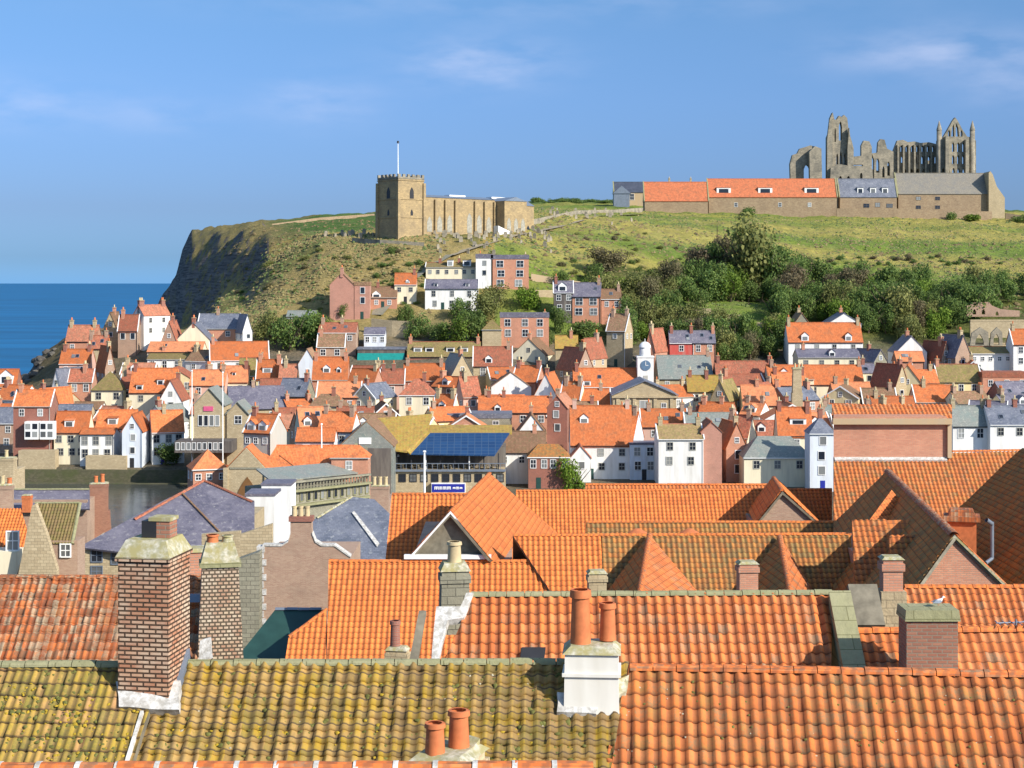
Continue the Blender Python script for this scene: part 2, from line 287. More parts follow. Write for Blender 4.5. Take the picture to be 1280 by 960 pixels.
w.offset = 0; n.t.links.new(n.tc.outputs['UV'], w.inputs['Vector']); sock(n.t, (.015, .045, .12), w.inputs['Color1']); sock(n.t, (.02, .06, .15), w.inputs['Color2']); sock(n.t, (.05, .09, .16), w.inputs['Mortar'])
MT['blue_glass'] = n.done(w.outputs[0])
def leaf_mat(name, a, b, c):
    n = NT(name, .7, .2); g = nd(n.t, 'ShaderNodeNewGeometry')
    col = n.ramp(g.outputs['Random Per Island'], [(0, a), (.5, b), (1, c)])
    col = n.mix(n.math('MULTIPLY', n.rnd(), .4), col, (.10, .13, .035))
    n.done(col); tr = nd(n.t, 'ShaderNodeBsdfTranslucent'); n.t.links.new(col, tr.inputs[0]); mx = nd(n.t, 'ShaderNodeMixShader'); mx.inputs[0].default_value = .38
    n.t.links.new(n.b.outputs[0], mx.inputs[1]); n.t.links.new(tr.outputs[0], mx.inputs[2]); n.t.links.new(mx.outputs[0], n.t.nodes['Material Output'].inputs[0]); return n.m
MT['leaf'] = leaf_mat('green leaves', (.065, .125, .04), (.14, .22, .055), (.24, .32, .08))
MT['leaf_olive'] = leaf_mat('olive leaves', (.13, .15, .05), (.24, .25, .08), (.34, .33, .11))
MT['leaf_brown'] = leaf_mat('autumn twigs and leaves', (.12, .10, .06), (.20, .155, .095), (.26, .205, .12))
MT['leaf_bright'] = leaf_mat('bright green leaves', (.08, .15, .02), (.16, .26, .03), (.26, .36, .05))
MT['bark'] = plain('bark', (.12, .09, .06), .9, 0, .4, 4)
# ground
n = NT('ground cover', .95, .1)
at = nd(n.t, 'ShaderNodeAttribute'); at.attribute_name = 'cover'
c1 = n.mix(n.mr(n.noise(.09, 6, .7), .35, .65, 0, .55), at.outputs[0], n.mix(1.0, at.outputs[0], (1.55, 1.25, .9), 'MULTIPLY'))
c1 = n.mix(n.mr(n.noise(.22, 7, .78), .44, .62, 0, .8), c1, n.mix(1.0, at.outputs[0], (.50, .55, .5), 'MULTIPLY'))
c1 = n.mix(n.mr(n.noise(.13, 7, .8, vec=n.mapv(n.tc.outputs['Object'], (.6, 2.2, 1), (9, 4, 2))), .5, .66, 0, .6), c1, (.24, .19, .10))
c1 = n.mix(n.mr(n.noise(1.1, 6, .8), .44, .62, 0, .75), c1, n.mix(1.0, at.outputs[0], (.6, .62, .5), 'MULTIPLY'))
gm = nd(n.t, 'ShaderNodeNewGeometry'); sx = nd(n.t, 'ShaderNodeSeparateXYZ'); n.t.links.new(gm.outputs['True Normal'], sx.inputs[0])
n2_ = n.noise(1.0, 7, .75, vec=n.mapv(n.tc.outputs['Object'], (.05, .05, 1.4)))
rk = n.mix(n.mr(n2_, .38, .62), (.05, .045, .042), (.21, .175, .15))
c1 = n.mix(n.math('MULTIPLY', n.mr(sx.outputs[2], .80, .62), n.mr(at.outputs['Alpha'], 0, 1)), c1, rk)
n.bump(n.noise(.8, 6, .75), .9, .8); MT['ground'] = n.done(c1)
# ---------------------------------------------------------------- mesh helpers
def autouv(me):
    nl = len(me.loops)
    if nl == 0: return
    co = np.empty(len(me.vertices) * 3); me.vertices.foreach_get('co', co); co = co.reshape(-1, 3)
    li = np.empty(nl, np.int32); me.loops.foreach_get('vertex_index', li)
    npol = len(me.polygons); tot = np.empty(npol, np.int32); me.polygons.foreach_get('loop_total', tot)
    nm = np.empty(npol * 3); me.polygons.foreach_get('normal', nm); nm = nm.reshape(-1, 3)
    N = np.repeat(nm, tot, axis=0); U = np.stack([-N[:, 1], N[:, 0], np.zeros(nl)], 1)
    ln = np.linalg.norm(U, axis=1); bad = ln < 1e-3; U[bad] = (1, 0, 0); ln[bad] = 1; U /= ln[:, None]
    V = np.cross(N, U); c = co[li]
    uv = np.stack([(c * U).sum(1), (c * V).sum(1)], 1)
    lay = me.uv_layers.new(name='UVMap'); lay.data.foreach_set('uv', uv.ravel())
class MB:
    def __init__(s): s.v = []; s.f = []; s.m = []; s.smf = []
    def poly(s, pts, m=0, sm=False):
        k = len(s.v); s.v += [tuple(p) for p in pts]; s.f.append(tuple(range(k, k + len(pts)))); s.m.append(m); s.smf.append(sm)
    def box(s, x0, x1, y0, y1, z0, z1, m=0, taper=0):
        k = len(s.v); t = taper
        s.v += [(x0, y0, z0), (x1, y0, z0), (x1, y1, z0), (x0, y1, z0), (x0 + t, y0 + t, z1), (x1 - t, y0 + t, z1), (x1 - t, y1 - t, z1), (x0 + t, y1 - t, z1)]
        for q in ((0, 3, 2, 1), (4, 5, 6, 7), (0, 1, 5, 4), (1, 2, 6, 5), (2, 3, 7, 6), (3, 0, 4, 7)): s.f.append(tuple(k + i for i in q)); s.m.append(m); s.smf.append(False)
    def prism(s, pts, d, m=0):                 # polygon pushed along vector d
        a = [Vector(p) for p in pts]; b = [p + Vector(d) for p in a]; n = len(a)
        nr = Vector((0, 0, 0))
        for i in range(n): nr += a[i].cross(a[(i + 1) % n])
        if nr.dot(Vector(d)) > 0: a.reverse(); b.reverse()
        s.poly(a, m); s.poly(b[::-1], m)
        for i in range(n): j = (i + 1) % n; s.poly([a[j], a[i], b[i], b[j]], m)
    def cyl(s, c, z0, z1, r0, r1=None, n=10, m=0, cap=True):
        r1 = r0 if r1 is None else r1; k = len(s.v)
        for z, r in ((z0, r0), (z1, r1)):
            for i in range(n): a = 2 * math.pi * i / n; s.v.append((c[0] + r * math.cos(a), c[1] + r * math.sin(a), z))
        for i in range(n): j = (i + 1) % n; s.f.append((k + i, k + j, k + n + j, k + n + i)); s.m.append(m); s.smf.append(True)
        if cap: s.f.append(tuple(k + n + i for i in range(n))); s.m.append(m); s.smf.append(False)
    def pot(s, c, z, h, r, m=0):               # chimney pot with a rim
        s.cyl(c, z, z + h * .88, r, r * .85, 12, m, False); s.cyl(c, z + h * .86, z + h, r * 1.06, r * 1.0, 12, m, False); s.cyl(c, z + h * .99, z + h, r * .99, r * .7, 12, m, False)
        s.cyl(c, z + h * .7, z + h * .9, r * .7, r * .7, 12, m, True)
    def tube(s, a, b, r, n=6, m=0):
        a = Vector(a); b = Vector(b); d = (b - a).normalized(); u = d.orthogonal().normalized(); w = d.cross(u); k = len(s.v)
        for c in (a, b):
            for i in range(n): t = 2 * math.pi * i / n; s.v.append(tuple(c + u * r * math.cos(t) + w * r * math.sin(t)))
        for i in range(n): j = (i + 1) % n; s.f.append((k + i, k + j, k + n + j, k + n + i)); s.m.append(m); s.smf.append(True)
    def mesh(s, name, mats, off=None):
        me = bpy.data.meshes.new(name)
        v = s.v if off is None else [(a - off[0], b - off[1], c - off[2]) for a, b, c in s.v]
        me.from_pydata(v, [], s.f)
        for m in (mats if isinstance(mats, (list, tuple)) else [mats]): me.materials.append(MT[m] if isinstance(m, str) else m)
        me.polygons.foreach_set('material_index', s.m); me.polygons.foreach_set('use_smooth', s.smf)
        me.update(); autouv(me); return me
    def build(s, name, mats, parent=None, off=None): return link(name, s.mesh(name, mats, off), parent)
def link(name, data, parent=None):
    o = bpy.data.objects.new(name, data); COL.objects.link(o)
    if parent: o.parent = parent
    return o
def thing(name, label, cat, loc=(0, 0, 0), rz=0.0, group=None):
    o = link(name, None); o.location = loc; o.rotation_euler = (0, 0, rz); o.empty_display_size = .5
    o['label'] = label; o['category'] = cat
    if group: o['group'] = group
    return o
def tag(o, label=None, cat=None, group=None, kind=None):
    if label: o['label'] = label
    if cat: o['category'] = cat
    if group: o['group'] = group
    if kind: o['kind'] = kind
    return o
# ---------------------------------------------------------------- ground, sea, harbour
def cover(u, y, x):
    nz = noise.noise(Vector((x * .02, y * .02, 3)))
    nz2 = noise.noise(Vector((x * .008, y * .03, 13)))
    if y < 410: return (.17, .15, .12, 0)
    town = (.17, .15, .12)
    if u < 200 and y < 520: c = (.17, .135, .075); r = 1
    elif u < 600 and y < 500 + (u - 300) * .0 and not (u < 480 and y > 480 + max(0, 330 - u) * .6): c = (.33, .265, .115) if nz > -.15 else (.20, .195, .07); r = 1
    elif u < 620:
        ge = min(1, max(0, (u - 325 + nz * 60) / 45)); g0 = (.085, .155, .04) if y < 705 + nz * 30 else (.17, .17, .075)
        c = tuple(g0[i] * ge + (.22, .19, .085)[i] * (1 - ge) for i in range(3)); r = 1 - .7 * ge
        if y < 520 + 20 * nz: c = (.30, .24, .085)
    else:
        g = (.17, .245, .05); d = (.36, .33, .10)
        t = max(0, min(1, .5 + nz2 * 2.4 + (.25 if 490 < y < 560 and u < 860 else 0)))
        c = tuple(g[i] * (1 - t) + d[i] * t for i in range(3)); r = .2
        if y < 470 and u > 740: c = (.10, .12, .035)
        if 405 < y < 452 and 850 < u < 965: c = (.17, .25, .055) if nz > -.3 else (.34, .28, .17)
        if y > 690: c = (.10, .17, .05)
    k = min(1, max(0, (y - 410) / 12 + nz))
    return tuple(town[i] * (1 - k) + c[i] * k for i in range(3)) + (r,)
nu, ny = len(UG), len(YG)
vs = [(Xp(u, y), y, GZ[i, j]) for i, u in enumerate(UG) for j, y in enumerate(YG)]
fs = [(i * ny + j, (i + 1) * ny + j, (i + 1) * ny + j + 1, i * ny + j + 1) for i in range(nu - 1) for j in range(ny - 1)]
me = bpy.data.meshes.new('ground'); me.from_pydata(vs, [], fs); me.materials.append(MT['ground'])
ca = me.color_attributes.new('cover', 'FLOAT_COLOR', 'POINT')
ca.data.foreach_set('color', [c for i, u in enumerate(UG) for j, y in enumerate(YG) for c in cover(u, y, vs[i * ny + j][0])])
me.polygons.foreach_set('use_smooth', [True] * len(fs)); me.update()
tag(link('hillside', me), kind='structure')
def water(name, y0, y1, xs, z, col, rough, sc, bst):
    n = NT(name, rough, .5); n.b.inputs['IOR'].default_value = 1.33
    v = n.noise(1, 5, .6, vec=n.mapv(n.tc.outputs['Object'], sc))
    n.bump(v, bst, .5); b = n.noise(1, 4, .6, vec=n.mapv(n.tc.outputs['Object'], (sc[0] * .2, sc[1] * .3, 1)))
    m = n.done(n.mix(n.mr(b, .4, .65), col, tuple(c * 1.5 for c in col)))
    mb = MB(); mb.poly([(-xs[0], y0, z), (xs[0], y0, z), (xs[1], y1, z), (-xs[1], y1, z)]); tag(mb.build(name, m), kind='structure')
water('sea', 432, 60000, (3000, 60000), 0, (.003, .085, .20), .55, (.02, .06, 1), .25)
water('harbour_water', 190, 431.9, (400, 400), 0.01, (.05, .055, .05), .12, (.25, .8, 1), .25)
# grassy base sheet far behind and around, to the horizon on the land side
mb = MB(); mb.poly([(250, 880, 60), (9000, 880, 60), (20000, 12000, 20), (-60, 12000, 20), (-60, 1400, 40), (-100, 895, 58)]); n = plain('far fields', (.13, .18, .05), .95); tag(mb.build('distant_fields', n), kind='structure')
# quay walls
def ribbon(name, pts, wdt, mat, kind='structure', z=None, lift=.12):
    mb = MB(); L = []
    for i, (px, y) in enumerate(pts):
        x = Xp(px, y); L.append(Vector((x, y, (terr(x, y) if z is None else z) + lift)))
    for i in range(len(L) - 1):
        d = (L[i + 1] - L[i]); d.z = 0; s = Vector((d.y, -d.x, 0)).normalized() * wdt / 2
        mb.poly([L[i] - s, L[i] + s, L[i + 1] + s, L[i + 1] - s])
    return tag(mb.build(name, mat), kind=kind)
# ---------------------------------------------------------------- houses
CACHE = {}
def cached(key, fn):
    if key not in CACHE: CACHE[key] = fn()
    return CACHE[key]
def win_mesh(w, h, fm, bars):
    def f():
        m = MB(); t = .10
        m.box(-w/2 - t, -w/2, -.09, .02, -h/2 - t, h/2 + t); m.box(w/2, w/2 + t, -.09, .02, -h/2 - t, h/2 + t)
        m.box(-w/2, w/2, -.088, .02, h/2, h/2 + t); m.box(-w/2, w/2, -.12, .02, -h/2 - t, -h/2)
        if bars: m.box(-w/2, w/2, -.06, .02, -.03, .04); m.box(-.03, .03, -.058, .02, -h/2, h/2)
        return m.mesh('window', fm)
    return cached(('win', w, h, fm, bars), f)
def pane_mesh(w, h):
    def f(): m = MB(); m.box(-w/2 + .005, w/2 - .005, -.03, .02, -h/2 + .005, h/2 - .005); return m.mesh('pane', 'glass')
    return cached(('pane', w, h), f)
def window(parent, loc, w=.95, h=1.35, fm='paint', bars=True, rz=0):
    o = link('window', win_mesh(w, h, fm, bars), parent); o.location = loc; o.rotation_euler = (0, 0, rz)
    link('pane', pane_mesh(w, h), o); return o
def chimney_mesh(w, d, h, mat, pots, pm, capm):
    def f():
        m = MB(); m.box(-w/2, w/2, -d/2, d/2, -1.2, h, 0); m.box(-w/2 - .09, w/2 + .09, -d/2 - .09, d/2 + .09, h * .84, h * .93, 0); m.box(-w/2 - .06, w/2 + .06, -d/2 - .06, d/2 + .06, h, h + .1, 1)
        for i in range(pots):
            a = (i - (pots - 1) / 2) * .42; c = (a, 0) if w > d else (0, a)
            m.cyl(c, h + .1, h + .75, .16, .12, 8, 2)
        return m.mesh('chimney', [mat, capm, pm])
    return cached(('ch', round(w, 1), round(d, 1), round(h, 1), mat, pots, pm, capm), f)
def dormer(parent, x, y, z, w, h, dep, rm, gab, wm='paint'):
    def f():
        m = MB(); m.box(-w/2, w/2, 0, dep, 0, h, 0)
        if gab:
            e = w * .42; o = .15
            m.prism([(-w/2, .0, h), (w/2, .0, h), (0, .0, h + e)], (0, dep, 0), 0)
            for s in (-1, 1): m.prism([(s * (w/2 + o), -.15, h - o * .84 + .03), (0, -.15, h + e + .03), (0, dep, h + e + .03), (s * (w/2 + o), dep, h - o * .84 + .03)], (0, 0, .1), 1)
        else: m.prism([(-w/2 - .12, -.18, h + .01), (w/2 + .12, -.18, h + .01), (w/2 + .12, dep, h + .25), (-w/2 - .12, dep, h + .25)], (0, 0, .12), 1)
        return m.mesh('dormer', [wm, rm])
    o = link('dormer', cached(('dm', round(w, 1), round(h, 1), round(dep, 1), rm, gab, wm), f), parent); o.location = (x, y, z)
    p = link('pane', pane_mesh(round(w * .68, 1), round(h * .62, 1)), o); p.location = (0, -.02, h * .5)
    return o
WALL = dict(W='white', C='cream', P='pale', B='brick', R='red_brick', N='brown_brick', S='stone', G='grey_stone', Y='yellow', K='pink', J='pink_brick', D='dark', T='tan', E='red', A='grey')
ROOF = dict(O='f_orange', R='f_red', N='f_brown', M='f_olive', L='slate', B='blue_slate', V='green_slate', G='f_gold')
ALLH = []; FILL = []
def house(px0, px1, yr, ye, hh, k, wall, roof, label, nc=2, nr=2, Y=None, d=None, yaw=0, ch=None, dm=(), white_verge=False, name='town_house', cat='house', group='houses of the old town', trim=None, wins=None, ws=1.0, chm=None, door=True, gw=True):
    pc = (px0 + px1) / 2
    if Y is None: Y = depth_at(pc, ye, hh)
    ya = R(yaw); Wt = (px1 - px0) / F * Y
    gable = k == 'G'
    if d is None: d = 9.0 if gable else min(7.5, max(4.5, Wt * .8))
    w = max(2.4, (Wt - d * abs(math.sin(ya))) / math.cos(ya))
    ze = Zp(ye, Y); zr = Zp(yr, Y + (0 if gable else d/2))
    x = Xp(pc, Y + d/2 * math.cos(ya)); y = Y + abs(math.sin(ya)) * w/2 + d/2 * math.cos(ya)
    g = min(terr(x + a, y + b) for a in (-w/2, 0, w/2) for b in (-d/2, 0, d/2))
    gf = terr(x, Y)
    t = thing(name, label, cat, (x, y, g), ya, group); h = ze - g; rise = max(.3, zr - ze)
    t['px'] = pc; t['py'] = (yr + ye) / 2
    wm = WALL[wall[0]]; rm = ROOF.get(roof, roof)
    m = MB(); a, b = w/2, d/2
    m.box(-a, a, -b, b, -1.0, h)
    if k == 'X':
        for s in (-1, 1): m.prism([(s * a, -b, h), (s * a, b, h), (s * a, 0, h + rise)], (-s * .3, 0, 0))
    elif k == 'G':
        for s in (-1, 1): m.prism([(-a, s * b, h), (a, s * b, h), (0, s * b, h + rise)], (0, -s * .3, 0))
    m.build('wall', wm, t)
    r = MB(); o = .22; th = .14
    if k == 'X':
        q = rise / b
        for s in (-1, 1): r.prism([(-a - .12, s * (b + o), h - q * o + .03), (a + .12, s * (b + o), h - q * o + .03), (a + .12, 0, h + rise + .03), (-a - .12, 0, h + rise + .03)], (0, 0, th))
        r.box(-a - .14, a + .14, -.13, .13, h + rise + .1, h + rise + .27, 1)
        if white_verge or (group and random.random() < .3):
            for s in (-1, 1): r.prism([(s * (a + .02), -b - o, h - q * o + .1), (s * (a + .02), 0, h + rise + .1), (s * (a + .02), 0, h + rise + .34), (s * (a + .02), -b - o, h - q * o + .34)], (s * .22, 0, 0), 2)
    elif k == 'G':
        q = rise / a
        for s in (-1, 1): r.prism([(s * (a + o), -b - .15, h - q * o + .03), (s * (a + o), b + .15, h - q * o + .03), (0, b + .15, h + rise + .03), (0, -b - .15, h + rise + .03)], (0, 0, th))
        r.box(-.13, .13, -b - .17, b + .17, h + rise + .1, h + rise + .27, 1)
        if white_verge:
            for s in (-1, 1): r.prism([(s * (a + o), -b - .36, h - q * o - .08), (s * (a + o), -b - .36, h - q * o + .2), (0, -b - .36, h + rise + .22), (0, -b - .36, h + rise - .08)], (0, .2, 0), 2)
    elif k == 'H':
        if w >= d:
            e = min(a * .98, rise * .9); R1, R2 = Vector((-a + e, 0, h + rise)), Vector((a - e, 0, h + rise))
            c = [Vector((-a - o, -b - o, h - .05)), Vector((a + o, -b - o, h - .05)), Vector((a + o, b + o, h - .05)), Vector((-a - o, b + o, h - .05))]
            for f in ([c[0], c[1], R2, R1], [c[1], c[2], R2], [c[2], c[3], R1, R2], [c[3], c[0], R1]): r.poly(f)
        else:
            c = [Vector((-a - o, -b - o, h - .05)), Vector((a + o, -b - o, h - .05)), Vector((a + o, b + o, h - .05)), Vector((-a - o, b + o, h - .05))]
            e = min(b * .98, rise * .9); R1, R2 = Vector((0, -b + e, h + rise)), Vector((0, b - e, h + rise))
            for f in ([c[0], c[1], R1], [c[1], c[2], R2, R1], [c[2], c[3], R2], [c[3], c[0], R1, R2]): r.poly(f)
        r.poly(c[::-1]); r.box(-a - o, a + o, -b - o - .05, -b - o + .02, h - .2, h - .04, 2)
    elif k == 'F':
        r.box(-a - .1, a + .1, -b - .1, b + .1, h, h + max(.25, min(rise, 1.2)))
    if k in 'XH' and w > 3.5 and group:
        gq = MB(); gq.box(-a - .1, a + .1, -b - .36, -b - .24, h - .12, h + .0); gq.box(a - .16, a - .06, -b - .12, -b - .02, 0, h - .1) if random.random() < .6 else None; gq.build('gutter', random.choice(['iron', 'iron', 'paint', 'grey']), t)
    r.build('roof', [rm, rm if rm not in ('f_olive',) else 'f_red', 'paint'], t)
    fm = trim or ('paint' if wall[0] not in 'WC' else ('grey' if random.random() < .5 else 'paint'))
    vis = int(min(nr, max(1, (h - .6) // 2.6)))
    if wins is None:
        ww = round(min(1.0, w / (nc + 1) * .6) * ws * random.uniform(.8, 1.15), 1); wh = round(min(1.7, ww * random.uniform(1.15, 1.6)), 1)
        for i in range(nc):
            for j in range(vis):
                xx = -a + w * (i + .5) / nc + random.uniform(-.25, .25); zz = h - 1.25 - 2.6 * j
                if zz > .6: window(t, (xx, -b, zz), ww, wh, fm, w > 5)
        if gable and gw and rise > 1.8: window(t, (0, -b, h + rise * .32), .7, .9, fm)
        if abs(yaw) > 12 and wins is None and 'windowless' not in label:
            s = 1 if yaw < 0 else -1
            for i in range(2):
                for j in range(min(2, vis)): window(t, (s * a, -b + d * (i + .5) / 2, h - 1.3 - 2.6 * j), .8, 1.1, fm, True, R(90) * s)
    if door and random.random() < .5 and h > 2 and h - 2.6 * vis > -.5:
        dc = random.choice(['dark', 'iron', 'sea_green', 'red_brick', 'blue', 'paint'])
        dd = link('door', cached('door' + dc, lambda: (lambda m: (m.box(-.42, .42, -.05, .05, 0, 1.95), m.mesh('door', dc))[1])(MB())), t); dd.location = (-a + w * (.5 if nc == 1 else 1.0 / nc), -b, max(0, gf - g))
    # chimneys: list of (fraction along the ridge, pots)
    if ch is None: ch = [((-1) ** random.randint(0, 1) * .85, random.randint(1, 3))]
    if len(ch) == 1 and random.random() < .4 and not gable and group: ch = list(ch) + [(-.92 if ch[0][0] > 0 else .92, random.randint(1, 3))]
    if k == 'X' and rise > 1.6 and random.random() < .4:
        for i in range(random.randint(1, 2)):
            fx, fu = random.uniform(-.7, .7), random.uniform(.25, .65); mm = cached('sky', lambda: (lambda q: (q.box(-.42, .42, -.5, .5, .0, .1), q.mesh('skylight', ['lead']))[1])(MB())); so_ = link('skylight', mm, t); so_.location = (fx * a, -b * (1 - fu), h + rise * fu + .19); so_.rotation_euler = (math.atan2(rise, b), 0, 0); pq = link('pane', cached('skyp', lambda: (lambda q: (q.box(-.34, .34, -.42, .42, .1, .115), q.mesh('pane', 'glass'))[1])(MB())), so_)
    cm = chm or random.choice(['red_brick', 'brown_brick', 'brick', 'stone'])
    for f, p in ch:
        if gable: c = chimney_mesh(.75, .8 + .42 * (p - 1), 1.3, cm, p, 'pot' if random.random() < .6 else 'buff_pot', 'cap')
        else: c = chimney_mesh(.75, .85 + .42 * (p - 1), 1.35, cm, p, 'pot' if random.random() < .6 else 'buff_pot', 'cap')
        oc = link('chimney', c, t); oc.location = (0, f * (b - .4), h + rise) if gable else (f * (a - .4), 0, h + rise - (rise if k == 'F' else 0))
    for q in dm:          # (x fraction -1..1, up-slope fraction, width, height, gabled)
        fx, fu, dw, dh, gb = q
        if k == 'X' or k == 'H':
            yy = -b * (1 - fu) ; zz = h + rise * fu; dormer(t, fx * a, yy, zz, dw, dh, b * min(.9, dh / max(rise, 1)) + .2, rm, gb)
        else: dormer(t, fx * a, -b, h, dw, dh, 1, rm, gb)
    ALLH.append((pc, (yr + ye) / 2, label, (x, y), t, px0, px1, yr, ye, Y))
    return t
T1 = (0, .25, 1.7, 1.3, True)
H = house
# ---- left end of the town, harbour side (photo x 0-240)
H(-12, 24, 462, 484, 8.5, 'X', 'R', 'O', 'dark red house at the left edge with a small gable in its orange roof', 1, 2, ch=[], dm=[(.3, .15, 3, 2.2, True)], trim='paint')
H(-14, 25, 514, 524, 5.0, 'X', 'A', 'R', 'pale grey quayside house at the very left edge below the dark red one', 1, 1, yaw=0)
H(22, 68, 488, 508, 8.6, 'X', 'R', 'O', 'dark red house on the quay with two large white bay windows', 2, 1, Y=330, ch=[(-.9, 2)])
H(52, 84, 487, 515, 8, 'G', 'R', 'O', 'orange roofed gable tucked behind the dark red bay windowed house', 1, 1, yaw=-30)
H(72, 114, 515, 541, 6.8, 'X', 'C', 'O', 'yellow cream quayside house with one white dormer in its orange roof', 3, 2, Y=331, dm=[(-.15, .25, 1.9, 1.4, False)], ch=[], trim='grey')
H(104, 146, 536, 543, 5.0, 'X', 'W', 'O', 'low white quayside cottage with a pinkish orange porch roof', 3, 2, Y=329, d=5, ch=[], trim='grey')
H(124, 172, 513, 536, 7.2, 'X', 'W', 'O', 'white quayside house with a wide white dormer above the low cottage', 3, 1, Y=336, dm=[(-.15, .2, 2.0, 1.4, False)], ch=[])
H(159, 184, 519, 539, 7.6, 'G', 'P', 'O', 'tall narrow pale blue gabled house standing on the water edge', 1, 3, Y=327.5, yaw=0, ch=[], trim='white')
H(182, 232, 514, 541, 6.9, 'X', 'W', 'O', 'white quayside house with a broad mottled orange roof right of the tall pale blue gable', 3, 2, Y=330, yaw=18, ch=[(-.2, 2)], trim='grey')
H(118, 158, 464, 488, 8, 'H', 'C', 'M', 'tall cream house with a mossy hipped roof and four small windows', 2, 2, ch=[(1.0, 2)], trim='grey', chm='stone')
H(166, 222, 461, 491, 7.5, 'X', 'C', 'O', 'long cream house with two roof windows in a steep orange roof', 2, 1, dm=[(-.55, .1, 1.4, 1.2, False), (.35, .3, 1.5, 1.3, False)], ch=[(-.95, 2)], trim='grey')
H(205, 232, 476, 500, 8.5, 'G', 'W', 'R', 'slim white gabled house between the cream house and the stone lifeboat house', 1, 2, ch=[(.9, 2)], trim='grey')
H(72, 97, 462, 486, 7, 'G', 'W', 'B', 'small white gabled cottage with a slate roof on the left of the town', 1, 1, yaw=-20, ch=[])
H(88, 118, 462, 478, 7, 'X', 'B', 'R', 'brick house with tall stack right of the small white slate roofed cottage', 2, 1, ch=[(.3, 3)])
H(94, 130, 503, 512, 6, 'X', 'W', 'N', 'white house under a dark brown roof left of the tall cream house', 3, 1, ch=[])
H(78, 116, 437, 455, 6.5, 'X', 'K', 'O', 'orange roofed house near the left top of the town with a pair of pale windows', 2, 1, ch=[(-.9, 2), (.9, 2)])
H(116, 146, 434, 462, 7, 'G', 'N', 'O', 'brown gabled house with orange slopes below the rocky point', 1, 1, yaw=28, ch=[(-.8, 2)])
H(86, 124, 407, 427, 6, 'X', 'B', 'R', 'dull red house highest on the left beside the rocky point', 2, 1, ch=[(-.9, 2), (.8, 2)])
H(112, 136, 420, 436, 6, 'X', 'S', 'R', 'small stone and red tile house under the highest dull red house', 2, 1, ch=[(.9, 1)])
H(134, 152, 391, 412, 6, 'G', 'S', 'N', 'little stone gable at the top left just left of the tall white house', 1, 1, ch=[(0, 1)])
H(150, 174, 394, 414, 6.5, 'X', 'N', 'R', 'red roofed house wedged left of the tall white gabled house', 2, 1, ch=[(-.8, 2)])
H(168, 209, 382, 394, 9, 'G', 'W', 'R', 'tall white gabled house at the top left of the town with a blue shaded side', 1, 3, yaw=-35, ch=[(-.9, 3), (.9, 2)], trim='grey')
H(206, 226, 402, 428, 6, 'G', 'N', 'R', 'brown gable just right of the tall white top house', 1, 1, ch=[(0, 2)])
H(222, 270, 404, 428, 5.6, 'G', 'C', 'B', 'wide cream gabled house with a stout red stack at its apex', 1, 1, ch=[(-.9, 3)], chm='red_brick', gw=False)
H(250, 300, 393, 411, 6, 'X', 'B', 'B', 'slate roofed house with a red stack left of a white gable end', 2, 1, ch=[(-.1, 1)])
H(294, 314, 394, 414, 7, 'G', 'W', 'B', 'narrow white gable end at the right of the slate roofed house', 1, 1, yaw=22, ch=[], gw=False)
H(188, 256, 428, 440, 6, 'X', 'C', 'O', 'long low orange roof over a pale wall under the wide cream gable', 3, 1, ch=[])
H(258, 337, 428, 451, 7, 'X', 'W', 'O', 'broad orange roofed house with a white gable end facing right', 3, 1, yaw=12, ch=[(-.95, 2)], white_verge=True)
H(188, 292, 440, 449, 5.5, 'X', 'W', 'M', 'long white walled building with a thin mossy brown roof', 7, 1, ch=[(-.7, 2), (.1, 2)])
H(276, 312, 458, 478, 7, 'X', 'C', 'O', 'orange roofed house with a pale streak on its roof above the slate hall', 2, 1, ch=[(.9, 2)], dm=[(0, .4, .8, .8, False)])
H(322, 352, 450, 474, 7, 'X', 'Y', 'O', 'orange roofed cottage with a double white dormer window', 2, 1, dm=[(-.1, .3, 2.2, 1.3, False)], ch=[(-.9, 1)])
H(300, 330, 448, 470, 7, 'X', 'S', 'M', 'drab stone house with olive roof left of the double dormer cottage', 1, 1, ch=[(.9, 2)])
H(350, 372, 456, 474, 7.5, 'X', 'S', 'R', 'small stone house with a thick two pot stack in front of the tree', 1, 1, ch=[(-.4, 2)], chm='stone')
H(374, 400, 437, 458, 6, 'G', 'P', 'N', 'pale mint white gable in front of the dark tree', 1, 1, ch=[], gw=False)
H(240, 284, 463, 482, 7.5, 'X', 'K', 'O', 'orange roof right of the left flagpole top', 2, 1, ch=[(.9, 2)])
H(275, 362, 484, 512, 8, 'X', 'S', 'slate', 'big hall with a plain purple slate roof behind the stone lifeboat house', 2, 1, yaw=14, ch=[(-.1, 1)], d=13)
H(348, 392, 474, 496, 7, 'X', 'G', 'B', 'grey slated house with a white patch right of the big slate hall', 2, 1, yaw=-15, ch=[(.9, 2)])
H(326, 352, 474, 490, 7, 'X', 'Y', 'R', 'red and ochre roofed cottage above the big slate hall', 1, 1, ch=[])
H(388, 434, 492, 508, 8, 'H', 'S', 'N', 'square pale stone building with a big light patch on its wall', 2, 1, ch=[(.3, 2)], wins=[])
H(392, 436, 447, 475, 7.5, 'X', 'B', 'O', 'orange roofed house with a white dormer and white doors left of the teal awning', 2, 1, dm=[(-.2, .3, 1.6, 1.3, True), (.5, .3, 1.0, 1.1, True)], ch=[(-.95, 2), (.95, 2)])
H(398, 452, 478, 497, 7, 'X', 'B', 'O', 'wide orange roof above the pale stone building', 2, 1, ch=[(.8, 2)])
